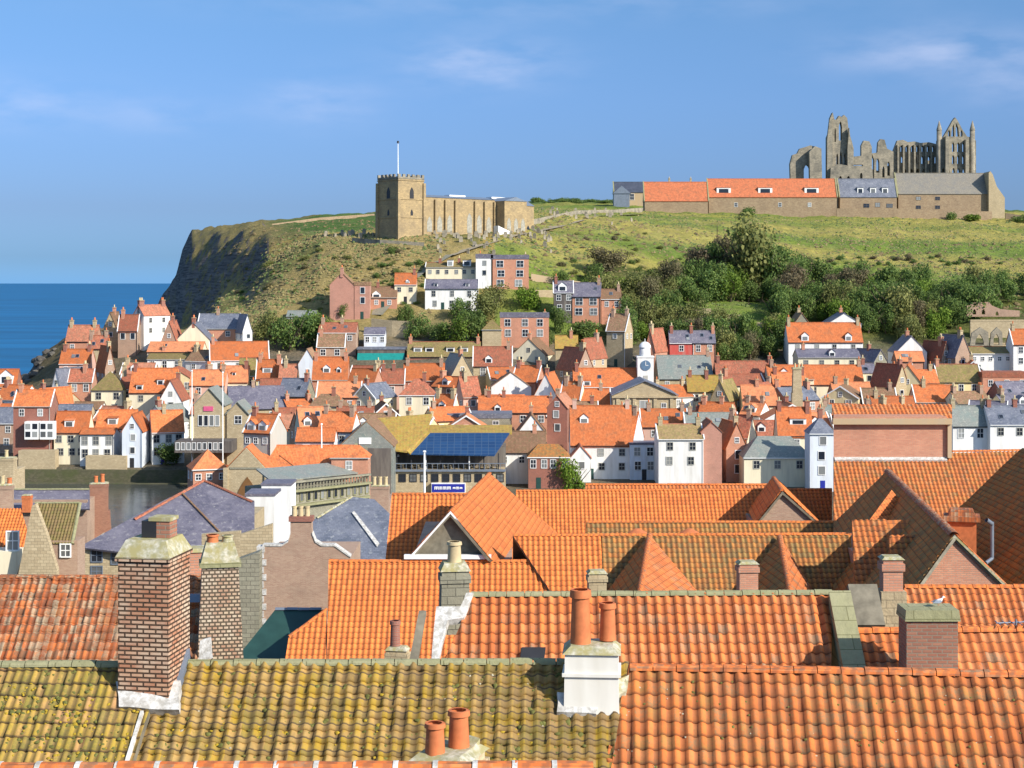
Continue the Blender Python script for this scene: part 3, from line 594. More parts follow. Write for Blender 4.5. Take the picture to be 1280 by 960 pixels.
# ---- hillside houses under the church
H(414, 444, 341, 356, 11, 'G', 'J', 'N', 'tall plain pink brick gable house alone on the hillside', 1, 3, Y=424, ch=[(-.95, 3)], chm='pink_brick', d=7, wins=[], gw=False)
H(444, 463, 352, 357, 7.5, 'F', 'J', 'N', 'flat topped pink brick wing with two white windows beside the tall brick gable', 1, 2, Y=424, ch=[])
H(462, 497, 359, 372, 4.5, 'X', 'B', 'N', 'low orange brick cottage with a tiny white gable window on the hillside', 2, 1, Y=428, dm=[(-.45, .0, 2.2, 1.0, True)], ch=[(-.45, 1)])
H(494, 521, 342, 356, 4.6, 'X', 'C', 'O', 'tiny cream cottage with a bright orange roof on the hillside', 2, 1, Y=430, ch=[(.9, 1)], dm=[(.2, .1, 1, .8, True)])
H(533, 597, 329, 334, 6, 'X', 'C', 'M', 'long cream terrace high on the hill above the white slated house', 6, 2, Y=441, ch=[(-.5, 2), (.3, 2)], dm=[(-.05, .1, 1.6, 1.8, False), (.6, .1, 2.2, 1.8, False)])
H(532, 598, 350, 361, 6.4, 'X', 'W', 'L', 'large white house with a slate roof and three upper windows under the cream terrace', 3, 2, Y=427, ch=[], trim='grey', dm=[(-.6, .2, 1, .9, False), (.6, .2, 1, .9, False)])
H(595, 616, 317, 323, 8, 'F', 'W', 'L', 'tall flat topped white house between the cream terrace and the red brick one', 1, 3, Y=438, ch=[(-.6, 2)], trim='grey')
H(614, 661, 311, 324, 8.4, 'F', 'B', 'L', 'red brick house with white bays and flat slate top high on the hill', 2, 3, Y=438, ws=2.0, ch=[(.9, 2)])
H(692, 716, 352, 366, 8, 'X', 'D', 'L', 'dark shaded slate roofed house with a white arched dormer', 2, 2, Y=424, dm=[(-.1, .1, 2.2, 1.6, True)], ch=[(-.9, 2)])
H(715, 753, 354, 371, 8.6, 'X', 'B', 'L', 'orange brick house with four large white windows and purple slate roof', 2, 2, Y=423, ws=1.9, ch=[(.95, 2)], yaw=-6)
H(751, 776, 362, 374, 7, 'X', 'B', 'N', 'low tan house just right of the orange brick slated house', 2, 1, ch=[(.9, 2)])
H(758, 792, 393, 414, 9, 'X', 'S', 'N', 'tall drab stone building with a sagging brown roof left of the clock tower', 1, 1, yaw=-25, ch=[(-.8, 2)])
H(625, 686, 388, 397, 9.5, 'F', 'B', 'L', 'big orange brick house with tall white framed windows in mid town', 3, 3, Y=405, ws=1.5, ch=[(.9, 3)], dm=())
H(603, 627, 400, 412, 8.5, 'H', 'S', 'M', 'square sandstone block at the left of the big orange brick house', 1, 1, Y=404, ch=[], wins=[])
H(640, 694, 424, 444, 7, 'G', 'C', 'N', 'white gabled house in front of the big orange brick house', 2, 1, Y=395, yaw=-16, ch=[(-.9, 2)])
H(510, 601, 428, 446, 5.8, 'X', 'R', 'M', 'long olive roofed terrace with four white dormers', 8, 1, Y=396, dm=[(-.72, .3, 2.0, 1.2, False), (-.40, .3, 2.0, 1.2, False), (.18, .3, 2.0, 1.2, False), (.55, .3, 2.0, 1.2, False)], ch=[(-.98, 2), (.98, 2)])
H(456, 482, 410, 418, 4.4, 'X', 'P', 'L', 'small pale glazed house on the slope above the teal awning', 3, 1, Y=404, ch=[])
H(400, 447, 404, 416, 6, 'X', 'N', 'R', 'dull pinkish roofed house under the tall pink brick gable', 3, 1, ch=[(.2, 2)])
H(398, 432, 418, 434, 7, 'X', 'N', 'N', 'shadowy brown house with several small white windows', 2, 2, ch=[(-.9, 2)])
H(722, 760, 424, 447, 7, 'G', 'T', 'R', 'tan gable with a sloping rusty roof left of the stone building', 1, 1, yaw=-30, ch=[(.5, 2)])
H(696, 742, 436, 462, 8, 'G', 'N', 'R', 'brown gabled house with a long rusty right slope in mid town', 1, 1, yaw=30, ch=[(-.8, 3)])
H(694, 722, 420, 436, 6, 'X', 'S', 'G', 'stone house with ochre roof edge right of the white gabled house', 1, 1, ch=[(.5, 2)])
# ---- middle of the town (x 400-720)
H(430, 482, 462, 492, 7, 'X', 'B', 'O', 'orange roof that slopes down left under the teal awning', 1, 1, yaw=-25, ch=[(.9, 1)])
H(476, 506, 462, 480, 7, 'X', 'K', 'R', 'red roof with a yellow pot on its stack beside the tree gap', 1, 1, ch=[(.1, 1)])
H(505, 556, 455, 476, 6.5, 'X', 'R', 'O', 'orange roof in front of the long terrace with white dormers', 3, 1, ch=[(-.9, 2)])
H(500, 545, 473, 494, 7, 'H', 'C', 'R', 'hip roofed red house behind the golden pub roof', 2, 1, ch=[(.4, 2)])
H(548, 592, 444, 470, 7, 'G', 'S', 'V', 'greyish gable and slates between two orange roofs', 1, 1, yaw=20, ch=[(-.8, 2)])
H(592, 640, 434, 458, 7, 'X', 'S', 'R', 'brown red roof with small white dormer beside the sandstone block', 2, 1, dm=[(-.2, .15, 1.6, 1.3, True)], ch=[(.9, 2)])
H(614, 664, 466, 484, 6.5, 'G', 'W', 'N', 'broad white gable wall with plain face in mid town', 1, 1, yaw=0, ch=[(-.9, 2)], gw=False, wins=[])
H(640, 682, 458, 478, 7.5, 'X', 'B', 'O', 'bright orange roof sloping right behind the broad white gable', 1, 1, yaw=-20, ch=[(.98, 2)])
H(667, 708, 468, 496, 6.5, 'G', 'W', 'O', 'steep white gable with bright orange right slope', 1, 1, yaw=-14, ch=[(-.7, 1)], gw=False)
H(568, 602, 472, 497, 7, 'X', 'K', 'R', 'dull red roof with a shadowed side left of the broad white gable', 1, 1, yaw=25, ch=[(-.5, 2)])
H(540, 575, 494, 516, 6, 'X', 'C', 'O', 'small orange roof just above the golden pub roof', 2, 1, yaw=-20, ch=[(.9, 2)], dm=[(-.1, .2, 1.4, 1.1, True)])
H(598, 686, 496, 516, 6.0, 'X', 'B', 'O', 'long low orange roof behind the blue glass roofed pub', 4, 1, ch=[(-.75, 1), (-.3, 1)], dm=[(-.45, .05, 1.3, 1.1, True)])
H(560, 640, 515, 523, 4.6, 'F', 'G', 'B', 'low flat grey roof strip in front of the long low orange roof', 2, 1, Y=322, ch=[])
H(683, 720, 495, 510, 9, 'G', 'R', 'R', 'tall red brown brick gable house with two windows one above the other', 1, 2, Y=318, yaw=-12, ch=[(-.9, 1)])
H(700, 733, 478, 500, 7, 'X', 'C', 'O', 'orange roof tucked behind the tall red brown brick gable', 1, 1, ch=[(-.8, 2)], yaw=-20)
H(716, 800, 461, 484, 6.0, 'X', 'W', 'O', 'long orange roof with skylight and dormer just left of the clock tower', 3, 1, dm=[(-.6, .05, 1.6, 1.2, False)], ch=[(-.95, 3)])
H(714, 762, 487, 507, 6.0, 'X', 'C', 'O', 'orange roof with a white parapet left of the pedimented market hall', 2, 1, ch=[(.6, 1)])
H(712, 789, 508, 557, 6.5, 'X', 'W', 'O', 'white house with a large steep orange roof and one small dark dormer', 3, 2, Y=300, d=9, dm=[(-.55, .55, 1.6, 1.2, True)], ch=[(.95, 1)], trim='grey', chm='pink')
H(712, 738, 558, 573, 4, 'G', 'W', 'R', 'small white gabled porch house left below the large steep orange roof', 1, 1, Y=296, ch=[], d=5, gw=False)
H(760, 806, 516, 548, 7, 'X', 'P', 'O', 'orange roof leaning right between the steep roof and the four window house', 2, 1, Y=305, yaw=-25, ch=[(-.4, 1), (.9, 1)])
H(786, 822, 552, 556, 6.2, 'F', 'P', 'L', 'pale blue rendered flat topped house left of the four window house', 2, 2, Y=299, ch=[], trim='white')
H(820, 876, 531, 549, 7.2, 'X', 'W', 'M', 'plain white house with four dark windows and a moss green roof', 2, 2, Y=290, d=9, ch=[(.98, 2)], trim='grey', yaw=0)
H(873, 899, 528, 540, 8.5, 'G', 'J', 'R', 'pinkish brick gable joined to the right of the four window house', 1, 1, Y=291, ch=[], d=8, wins=[], gw=False)
H(893, 931, 530, 560, 6.6, 'G', 'B', 'O', 'orange brick gable with a white framed window low between white houses', 1, 2, Y=296, ch=[(-.9, 1)], yaw=10)
H(925, 1010, 545, 572, 4.8, 'H', 'C', 'V', 'cream house under a large rounded grey green hipped slate roof', 3, 2, Y=290, ch=[], trim='grey', d=9)
H(1009, 1041, 520, 542, 8.5, 'H', 'P', 'B', 'narrow tall white house with three stacked windows and slate hip', 1, 3, Y=284, ch=[(0, 1)], trim='white', d=5)
H(646, 682, 519, 542, 6, 'G', 'W', 'N', 'white half timbered gable behind the dark warehouse', 1, 1, Y=313, ch=[(.5, 1)], gw=False)
H(622, 682, 540, 566, 6.0, 'X', 'W', 'N', 'brown roofed white walled quay building left of the dark brick warehouse', 3, 1, Y=294, ch=[(.6, 1)], yaw=0)
# ---- right half
H(806, 836, 412, 437, 7.5, 'G', 'B', 'R', 'orange brick house behind the white clock tower', 1, 1, yaw=-25, ch=[(-.9, 2)], wins=[])
H(836, 866, 414, 429, 6.2, 'X', 'E', 'L', 'bright red painted house with slate roof below the wood', 1, 1, Y=394, ch=[(1, 2)])
H(864, 893, 414, 429, 6.2, 'X', 'B', 'L', 'slate roofed brick house joined to the right of the bright red one', 2, 1, Y=394, ch=[(1, 2)])
H(820, 888, 445, 474, 6.5, 'X', 'S', 'V', 'chapel with a great grey green slate roof right of the clock tower', 3, 1, Y=372, ch=[(.98, 1)], d=13)
H(893, 966, 452, 473, 6, 'X', 'R', 'R', 'long maroon tiled roof right of the great grey green one', 3, 1, ch=[(-.95, 2), (.95, 2)])
H(858, 900, 470, 490, 6, 'X', 'C', 'G', 'ochre lichened roof in front of the great grey green chapel roof', 2, 1, ch=[(.2, 3), (-.9, 1)])
H(886, 930, 476, 500, 7, 'G', 'S', 'M', 'mossy stone gable with a cream apex left of the cream cottage', 1, 1, yaw=-25, ch=[(-.9, 1)], chm='stone')
H(926, 975, 482, 507, 5.6, 'X', 'C', 'O', 'cream cottage with rusty orange roof and one dark skylight', 3, 1, ch=[(-.2, 1)], dm=[])
H(964, 1006, 466, 482, 7, 'X', 'B', 'O', 'orange roof left of the tall tapering stone chimney', 1, 1, ch=[(-.9, 2)])
H(870, 926, 504, 528, 7, 'X', 'K', 'O', 'jumbled orange roof above the orange brick gable', 1, 1, yaw=-22, ch=[(-.9, 2), (.3, 1)])
H(906, 948, 520, 548, 7, 'X', 'C', 'R', 'orange red roof sloping right behind the grey green hipped roof', 1, 1, yaw=-28, ch=[(.9, 1)])
H(800, 858, 512, 534, 6.5, 'X', 'K', 'O', 'orange roof behind the moss green roofed white house', 2, 1, ch=[(.9, 2), (-.7, 2)])
H(970, 1013, 510, 545, 6.5, 'X', 'C', 'O', 'steep orange roof with a long white three pane dormer', 1, 1, Y=300, dm=[(.2, .38, 3.0, 1.2, False)], ch=[(-.95, 1)])
H(982, 1075, 404, 428, 6.5, 'X', 'W', 'O', 'large white house with bright orange roof and two dormers below the wood', 4, 1, dm=[(-.55, .05, 1.8, 1.5, True), (.62, .05, 1.6, 1.5, True)], ch=[(-.98, 3), (.98, 2)])
H(994, 1072, 437, 447, 6, 'X', 'C', 'L', 'cream house with a thin slate roof in front of the large white one', 4, 1, ch=[(-.8, 1)], dm=[(.1, .1, 1.4, 1.2, True)])
H(1030, 1072, 392, 405, 6, 'G', 'W', 'B', 'white gable peeping over the large bright orange roof', 1, 1, ch=[(0, 1)], gw=False)
H(985, 1012, 392, 410, 6, 'G', 'G', 'N', 'grey stone gable among trees left of the white peeping gable', 1, 1, ch=[(0, 1)], gw=False)
H(1002, 1076, 457, 481, 6.0, 'X', 'C', 'O', 'cream house under a wide orange red roof right of the tall stone chimney', 3, 1, ch=[(1.0, 1)])
H(1074, 1092, 455, 466, 7, 'X', 'C', 'L', 'slim cream house with slate top right of the wide orange red roof', 1, 2, ch=[(-.7, 1)])
H(1068, 1106, 438, 452, 6, 'G', 'G', 'L', 'grey slated gable with a white slope in the right of the town', 1, 1, yaw=25, ch=[(0, 1)])
H(1115, 1153, 421, 440, 6, 'G', 'W', 'L', 'white triangular gable over a red lower wall below the wood', 1, 1, ch=[(0, 2)], gw=False)
H(1118, 1152, 440, 452, 4.5, 'X', 'B', 'O', 'red lean-to roof directly under the white triangular gable', 1, 1, ch=[])
H(1156, 1182, 428, 448, 6, 'G', 'N', 'R', 'brown gabled house between the white triangular gable and the brick one', 1, 1, yaw=20, ch=[(-.6, 2)])
H(1172, 1210, 420, 446, 7, 'G', 'N', 'L', 'brown brick gable with steep slate left slope', 1, 1, yaw=20, ch=[(-.8, 2)], gw=False)
H(1208, 1268, 434, 442, 5, 'X', 'W', 'M', 'row with two wide white dormer bands under an olive roof edge', 6, 1, ch=[])
H(1262, 1300, 412, 431, 8, 'X', 'W', 'O', 'white house with orange roof at the right edge of the photo', 2, 2, ch=[(-.9, 1)])
H(1092, 1133, 457, 484, 7.5, 'G', 'S', 'R', 'drab gable with a small white bay left of the large cream gable', 1, 1, yaw=25, ch=[(-.9, 1)])
H(1108, 1168, 457, 487, 7, 'G', 'Y', 'O', 'large yellowish gable with orange right slope on the right of the town', 2, 1, yaw=-18, ch=[(.9, 2)])
H(1168, 1222, 456, 478, 5.8, 'X', 'Y', 'M', 'yellow washed house under an olive green mossy roof', 3, 1, ch=[(-.98, 2)])
H(1222, 1282, 459, 472, 7, 'F', 'B', 'R', 'flat topped red brick block with three white windows at the right edge', 3, 1, ch=[])
H(1236, 1290, 478, 500, 6, 'X', 'R', 'L', 'house in shade with a dark slate roof at the right edge', 2, 1, ch=[], yaw=20)
H(1218, 1240, 497, 508, 5, 'G', 'W', 'L', 'tiny white gable right of the olive mossy roofed house', 1, 1, ch=[], gw=False)
H(1186, 1232, 508, 533, 6, 'X', 'W', 'green_slate', 'white cottage with grey slates directly right of the big brick block', 2, 1, Y=300, ch=[(.95, 1)])
H(1230, 1300, 508, 531, 6, 'X', 'W', 'B', 'long white cottage with bluish grey slates at the lower right of the town', 3, 1, Y=298, ch=[(.1, 1)])
H(1140, 1190, 482, 503, 6, 'X', 'K', 'O', 'orange roof just above the big brick block on the right', 2, 1, ch=[(-.5, 2)])
H(1076, 1118, 486, 506, 6, 'X', 'S', 'N', 'dark brown hipped roof behind the left end of the big brick block', 1, 1, ch=[(.8, 2)])
# ---- buildings of the near and middle waterfront
H(305, 356, 519, 542, 6.0, 'X', 'A', 'O', 'pale grey house with orange roof, two gabled dormers and a windowless right gable', 3, 1, Y=268, yaw=-22, dm=[(-.5, .1, 1.5, 1.2, True), (.35, .1, 1.5, 1.2, True)], ch=[(-.9, 1)], white_verge=True)
H(366, 408, 510, 536, 7, 'X', 'C', 'O', 'orange roof with small pale dormers right of the grey gable house', 2, 1, Y=290, yaw=20, ch=[], dm=[(-.4, .1, 1.4, 1.2, True)])
H(398, 450, 516, 540, 6.5, 'X', 'W', 'O', 'broad orange roof left of the grey gabled fish shed', 2, 1, Y=286, yaw=-12, ch=[(-.9, 1)])
H(372, 420, 536, 552, 5.5, 'X', 'W', 'O', 'low orange roof beside the short pole on the waterfront', 2, 1, Y=272, ch=[])
H(416, 462, 556, 572, 5, 'H', 'B', 'O', 'small hip roofed orange kiosk by the waterfront steps', 1, 1, Y=262, ch=[])
# ---------------------------------------------------------------- larger and special buildings
def cut(name, outline, holes, th, mat, parent, M=None):
    """flat wall with real openings: outline and holes in (x, z) metres, thickness th in y"""
    cu = bpy.data.curves.new(name, 'CURVE'); cu.dimensions = '2D'; cu.fill_mode = 'BOTH'; cu.extrude = th / 2
    for ps in [outline] + list(holes):
        s = cu.splines.new('POLY'); s.points.add(len(ps) - 1); s.use_cyclic_u = True
        for i, p in enumerate(ps): s.points[i].co = (p[0], p[1], 0, 1)
    o = bpy.data.objects.new(name, cu); COL.objects.link(o); bpy.context.view_layer.update()
    me = bpy.data.meshes.new_from_object(o.evaluated_get(bpy.context.evaluated_depsgraph_get()))
    bpy.data.objects.remove(o); bpy.data.curves.remove(cu)
    me.transform(Matrix.Rotation(R(90), 4, 'X'))
    if M is not None: me.transform(M)
    me.materials.clear(); me.materials.append(MT[mat]); me.update()
    while me.uv_layers: me.uv_layers.remove(me.uv_layers[0])
    me.polygons.foreach_set('use_smooth', [False] * len(me.polygons))
    autouv(me); me.name = name
    return link(name, me, parent)
def lancet(x, z, w, h, n=4):
    pts = [(x - w/2, z), (x + w/2, z), (x + w/2, z + h - w)]
    for i in range(1, n): t = i / n; pts.append((x + w/2 * (1 - t ** 1.6), z + h - w + w * t))
    pts.append((x, z + h))
    for i in range(n - 1, 0, -1): t = i / n; pts.append((x - w/2 * (1 - t ** 1.6), z + h - w + w * t))
    pts.append((x - w/2, z + h - w)); return pts
# ---- parish church
MT['churchglass'] = plain('pale leaded church glass', (.42, .40, .33), .5, 0, .5, 1.2)
cy = 466; tx = Xp(499, cy); tz = terr(tx, cy) - .3; ty = cy + 6.6
ch = thing('parish_church', 'squat sandstone church with a square battlemented tower on the clifftop', 'church', (tx, ty, tz), R(43))
hw = 4.75; th_ = Zp(223, cy) - tz
m = MB(); m.box(-hw, hw, -hw, hw, -3, th_); tw = m.build('tower', 'church_stone', ch)
m = MB()
for sx in (-1, 1):
    for sy in (-1, 1): m.box(sx * hw - .55, sx * hw + .55, sy * hw - .55, sy * hw + .55, -3, th_ * .94, taper=.12)
for z in (th_ * .36, th_ * .66, th_ - .5): m.box(-hw - .18, hw + .18, -hw - .18, hw + .18, z, z + .3)
m.build('buttress', 'church_stone', tw)
m = MB(); g = hw + .1
m.box(-g, g, -g, -g + .45, th_, th_ + .55); m.box(-g, g, g - .45, g, th_, th_ + .55); m.box(-g, -g + .45, -g + .45, g - .45, th_, th_ + .55); m.box(g - .45, g, -g + .45, g - .45, th_, th_ + .55)
for i in range(6):
    a = -g + i * (2 * g - .9) / 5
    m.box(a, a + .9, -g, -g + .45, th_ + .55, th_ + 1.35); m.box(a, a + .9, g - .45, g, th_ + .55, th_ + 1.35)
    if 0 < i < 5: m.box(-g, -g + .45, a, a + .9, th_ + .55, th_ + 1.35); m.box(g - .45, g, a, a + .9, th_ + .55, th_ + 1.35)
m.build('battlement', 'abbey_stone', tw)
def arch_panel(parent, M, w, h, mat='iron', name='window'):
    m = MB(); p = lancet(0, 0, w, h); m.prism([(a, -.06, b) for a, b in p], (0, .12, 0)); o = m.build(name, mat, parent); o.matrix_local = M; return o
for rz_, pos in ((0, (0, -hw, 0)), (R(-90), (-hw, 0, 0))):
    Mx = Matrix.Translation(pos) @ Matrix.Rotation(rz_, 4, 'Z')
    for z, w_, h_ in ((th_ * .68, 1.5, 3.3), (th_ * .40, .9, 1.8)):
        arch_panel(tw, Mx @ Matrix.Translation((.2, 0, z)), w_, h_)
L1 = 46; nh = Zp(246, cy + 6) - tz
m = MB(); m.box(hw, hw + L1 * .62, -4.2, 5.5, -4, nh); m.box(hw + L1 * .62, hw + L1 * .82, -8.5, 9, -4, nh - .3); m.box(hw + L1 * .82, hw + L1, -3, 4, -4, nh - 1.2); nv = m.build('nave', 'church_stone', ch)
m = MB()
def lowroof(x0, x1, y0, y1, z, r_):
    ym = (y0 + y1) / 2
    m.prism([(x0, y0 - .2, z), (x0, y1 + .2, z), (x0, ym, z + r_)], (x1 - x0, 0, 0))
lowroof(hw, hw + L1 * .62, -4.2, 5.5, nh + .02, 1.0); lowroof(hw + L1 * .82, hw + L1 + .2, -3, 4, nh - 1.18, 1.8)
m.prism([(hw + L1 * .62, -8.7, nh - .28), (hw + L1 * .82, -8.7, nh - .28), (hw + L1 * .72, -8.7, nh + 1.0)], (0, 18, 0)); m.build('roof', 'lead', nv)
m = MB()
for x_, l_ in ((hw + 14, 9), (hw + 31, 8)): m.box(x_, x_ + l_ * .7, 0, 2.5, nh + .8, nh + 1.3)
m.build('skylight', 'paint', nv)
for i in range(7):
    x_ = hw + 2.6 + i * 3.9
    if i == 3: continue
    o = arch_panel(nv, Matrix.Translation((x_, -4.2, 2.5)), 1.9, random.uniform(4.5, 6.5), 'churchglass')
    m = MB(); m.box(x_ + 1.6, x_ + 2.3, -5.0, -4.2, -4, nh - .6, taper=.1); m.build('buttress', 'church_stone', nv)
for i in range(3): arch_panel(nv, Matrix.Translation((hw + L1 * .62 + 1.8 + i * 2.9, -8.5, 2.2)), 1.6, 5, 'churchglass')
for i in range(2): arch_panel(nv, Matrix.Translation((hw + L1 * .82 + 2.2 + i * 3.6, -3, 1.8)), 1.4, 3.6, 'glass')
m = MB(); m.prism([(hw + 24, -10.6, -4), (hw + 30, -10.6, -4), (hw + 30, -10.6, 2.6), (hw + 24, -10.6, 4.6)], (0, 2.0, 0)); m.build('porch', 'white', nv)
fp = MB(); fp.cyl((0, 0), 0, Zp(176, cy) - (tz + th_), .16, .09, 8)
fo = fp.build('flagpole', 'paint'); fo.location = (Xp(497.5, ty), ty, tz + th_); tag(fo, 'white flagpole with a dark tip on top of the church tower', 'flagpole')
fp = MB(); hz_ = Zp(176, cy) - (tz + th_); fp.cyl((0, 0), hz_ - .1, hz_ + .55, .35, .28, 8); fp.build('finial', 'iron', fo)
# gravestones
gs = []
def grave_mesh(v):
    m = MB(); w = .7 + .2 * v; h = 1.1 + .3 * v
    m.prism([(-w/2, 0, -.3), (w/2, 0, -.3), (w/2, 0, h * .8), (w * .25, 0, h), (-w * .25, 0, h), (-w/2, 0, h * .8)], (0, .18, 0)); return m.mesh('gravestone', 'abbey_stone')
gm_ = [grave_mesh(v) for v in range(3)]
for i in range(110):
    if i < 70: px_ = random.uniform(535, 690); Y_ = random.uniform(452, 478) if px_ < 620 else random.uniform(468, 500)
    elif i < 95: px_ = random.uniform(668, 800); Y_ = random.uniform(540, 620)
    else: px_ = random.uniform(405, 470); Y_ = random.uniform(474, 490)
    x_ = Xp(px_, Y_); o = link('gravestone', random.choice(gm_)); o.location = (x_, Y_, terr(x_, Y_)); o.rotation_euler = (random.uniform(-.1, .1), random.uniform(-.1, .1), random.uniform(-.5, .8))
    tag(o, 'small dark weathered gravestone standing in the grass around the clifftop church', 'gravestone', 'gravestones around the clifftop church')
# ---- ruined abbey
AY = 690; ax = Xp(1125, AY); az = terr(ax, AY) - .5
ab = thing('ruined_abbey', 'roofless grey gothic abbey ruin with lancet windows on the skyline', 'ruin', (ax, AY, az))
def ap(pts, Y=AY): return [(Xp(a, Y) - ax, Zp(b, Y) - az) for a, b in pts]
def aw(name, pts, holes, dy, th=2.2, rot=0):
    Y = AY + dy
    return cut(name, ap(pts, Y), [ap(h, Y) for h in holes], th, 'abbey_stone', ab, Matrix.Translation((0, dy, 0)))
def hl(x, y, w, h): return [(x - w/2, y), (x - w/2, y - h * .7), (x - w * .3, y - h * .9), (x, y - h), (x + w * .3, y - h * .9), (x + w/2, y - h * .7), (x + w/2, y)]
# west front fragment, two leaning piers with a gap
aw('west_wall', [(988, 236), (987, 205), (990, 194), (996, 192), (999, 186), (1006, 184), (1012, 182), (1020, 184), (1026, 190), (1027, 236)], [hl(1008, 226, 8, 20)], -2, 3)
aw('west_pier', [(1012, 236), (1011, 190), (1018, 183), (1026, 186), (1027, 236)], [], -6, 3)
# north transept, tall with broken top
aw('transept_wall', [(1033, 250), (1033, 172), (1036, 165), (1037, 148), (1040, 141), (1042, 150), (1045, 150), (1048, 145), (1051, 147), (1054, 144), (1058, 148), (1060, 165), (1064, 178), (1066, 186), (1066, 250)], [hl(1049.5, 176, 4, 24), hl(1043, 178, 1.6, 18), hl(1045.5, 206, 2.2, 14), hl(1050, 206, 2.2, 16), hl(1055, 206, 2.2, 14), hl(1046, 226, 2.4, 12), hl(1054, 226, 2.4, 12)], -4, 3.5)
aw('transept_buttress', [(1033, 250), (1033.5, 175), (1036.5, 150), (1038.5, 145), (1040, 175), (1041, 250)], [], -7, 2)
aw('transept_buttress', [(1059, 250), (1059, 185), (1061, 160), (1063, 178), (1066, 188), (1067, 250)], [], -7, 2)
aw('ruined_wall', [(1036, 250), (1038, 210), (1048, 205), (1062, 208), (1070, 207), (1086, 208), (1090, 212), (1092, 250)], [hl(1050, 232, 4, 12), hl(1060, 232, 4, 12), hl(1076, 224, 3, 8)], -9, 2)
# nave and crossing piers
aw('pier', [(1066, 196), (1076, 195), (1076, 182), (1079, 176), (1086, 177), (1089, 184), (1089, 232), (1078, 232), (1078, 206), (1066, 206)], [], 1, 2.5)
aw('pier', [(1089, 192), (1096, 191), (1097, 178), (1100, 174), (1105, 175), (1108, 186), (1116, 190), (1116, 232), (1092, 232), (1092, 200)], [hl(1096.5, 216, 4, 18), hl(1110, 220, 3.4, 18), hl(1103.5, 222, 3, 14)], 2, 2.5)
aw('aisle_wall', [(1114, 232), (1115, 192), (1118, 184), (1121, 176), (1128, 175), (1134, 178), (1142, 177), (1150, 179), (1160, 178), (1172, 181), (1178, 182), (1178, 232)],
   [hl(1126 + i * 6.6, 190, 2.6, 8) for i in range(8)] + [hl(1127 + i * 8.4, 205, 3.4, 10) for i in range(6)] + [hl(1122 + i * 8, 222, 4, 11) for i in range(7)], 3, 2.6)
m = MB()
for i in range(8): u_ = Xp(1122.5 + i * 6.9, AY + .8) - ax; m.box(u_ - .35, u_ + .35, .2, 1.7, 2, Zp(181, AY + 1) - az)
m.build('shaft', 'abbey_stone', ab)
aw('choir_wall', [(1064, 236), (1064, 214), (1074, 209), (1086, 211), (1098, 214), (1112, 206), (1130, 203), (1150, 206), (1172, 204), (1172, 236)], [], 9, 2)
# east end, gable between turrets, three tiers of lancets
holes = [hl(1187 + i * 6, 182, 2.2, 0.1 + (10 if i == 1 else 7)) for i in range(0)]
holes = [[(1188, 171), (1189, 160), (1191.5, 155), (1192, 171)], [(1193.6, 171), (1194, 154), (1197, 160), (1198, 171)], hl(1185.5, 171, 2.6, 8), hl(1201, 171, 2.6, 8)]
holes += [hl(1182 + i * 0, 197, 4, 22) for i in range(1)] + [hl(1190.5 + i * 6.4, 190, 3, 12) for i in range(3)] + [hl(1190.5 + i * 6.4, 205, 3, 11) for i in range(4)][:4] + [hl(1178 + i * 6.5, 224, 3.4, 14) for i in range(6)]
aw('east_wall', [(1171, 232), (1171, 176), (1178, 172), (1184, 162), (1190, 151), (1193, 147), (1196, 151), (1202, 162), (1208, 171), (1214, 172), (1219, 176), (1219, 232)], holes, -3, 2.4)
for px_ in (1174, 1215.5):
    m = MB(); u_ = Xp(px_, AY - 4) - ax; z1 = Zp(164, AY) - az; m.cyl((u_, -4), 0, z1, 1.15, 1.1, 8); m.cyl((u_, -4), z1, Zp(152, AY) - az, 1.25, .12, 8); m.build('turret', 'abbey_stone', ab)
m = MB(); u_ = Xp(1183, AY - 5) - ax; m.box(u_ - .8, u_ + .8, -6.6, -4.2, 0, Zp(172, AY) - az, taper=.1); u_ = Xp(1208, AY - 5) - ax; m.box(u_ - .8, u_ + .8, -6.6, -4.2, 0, Zp(176, AY) - az, taper=.1); m.build('buttress', 'abbey_stone', ab)
m = MB()
for i in range(5):
    u_ = Xp(1118 + i * 14, AY + 12) - ax; m.box(u_ - .8, u_ + .8, 12, 14, 0, Zp(190 + (i % 2) * 8, AY) - az)
m.build('inner_pier', 'abbey_stone', ab)
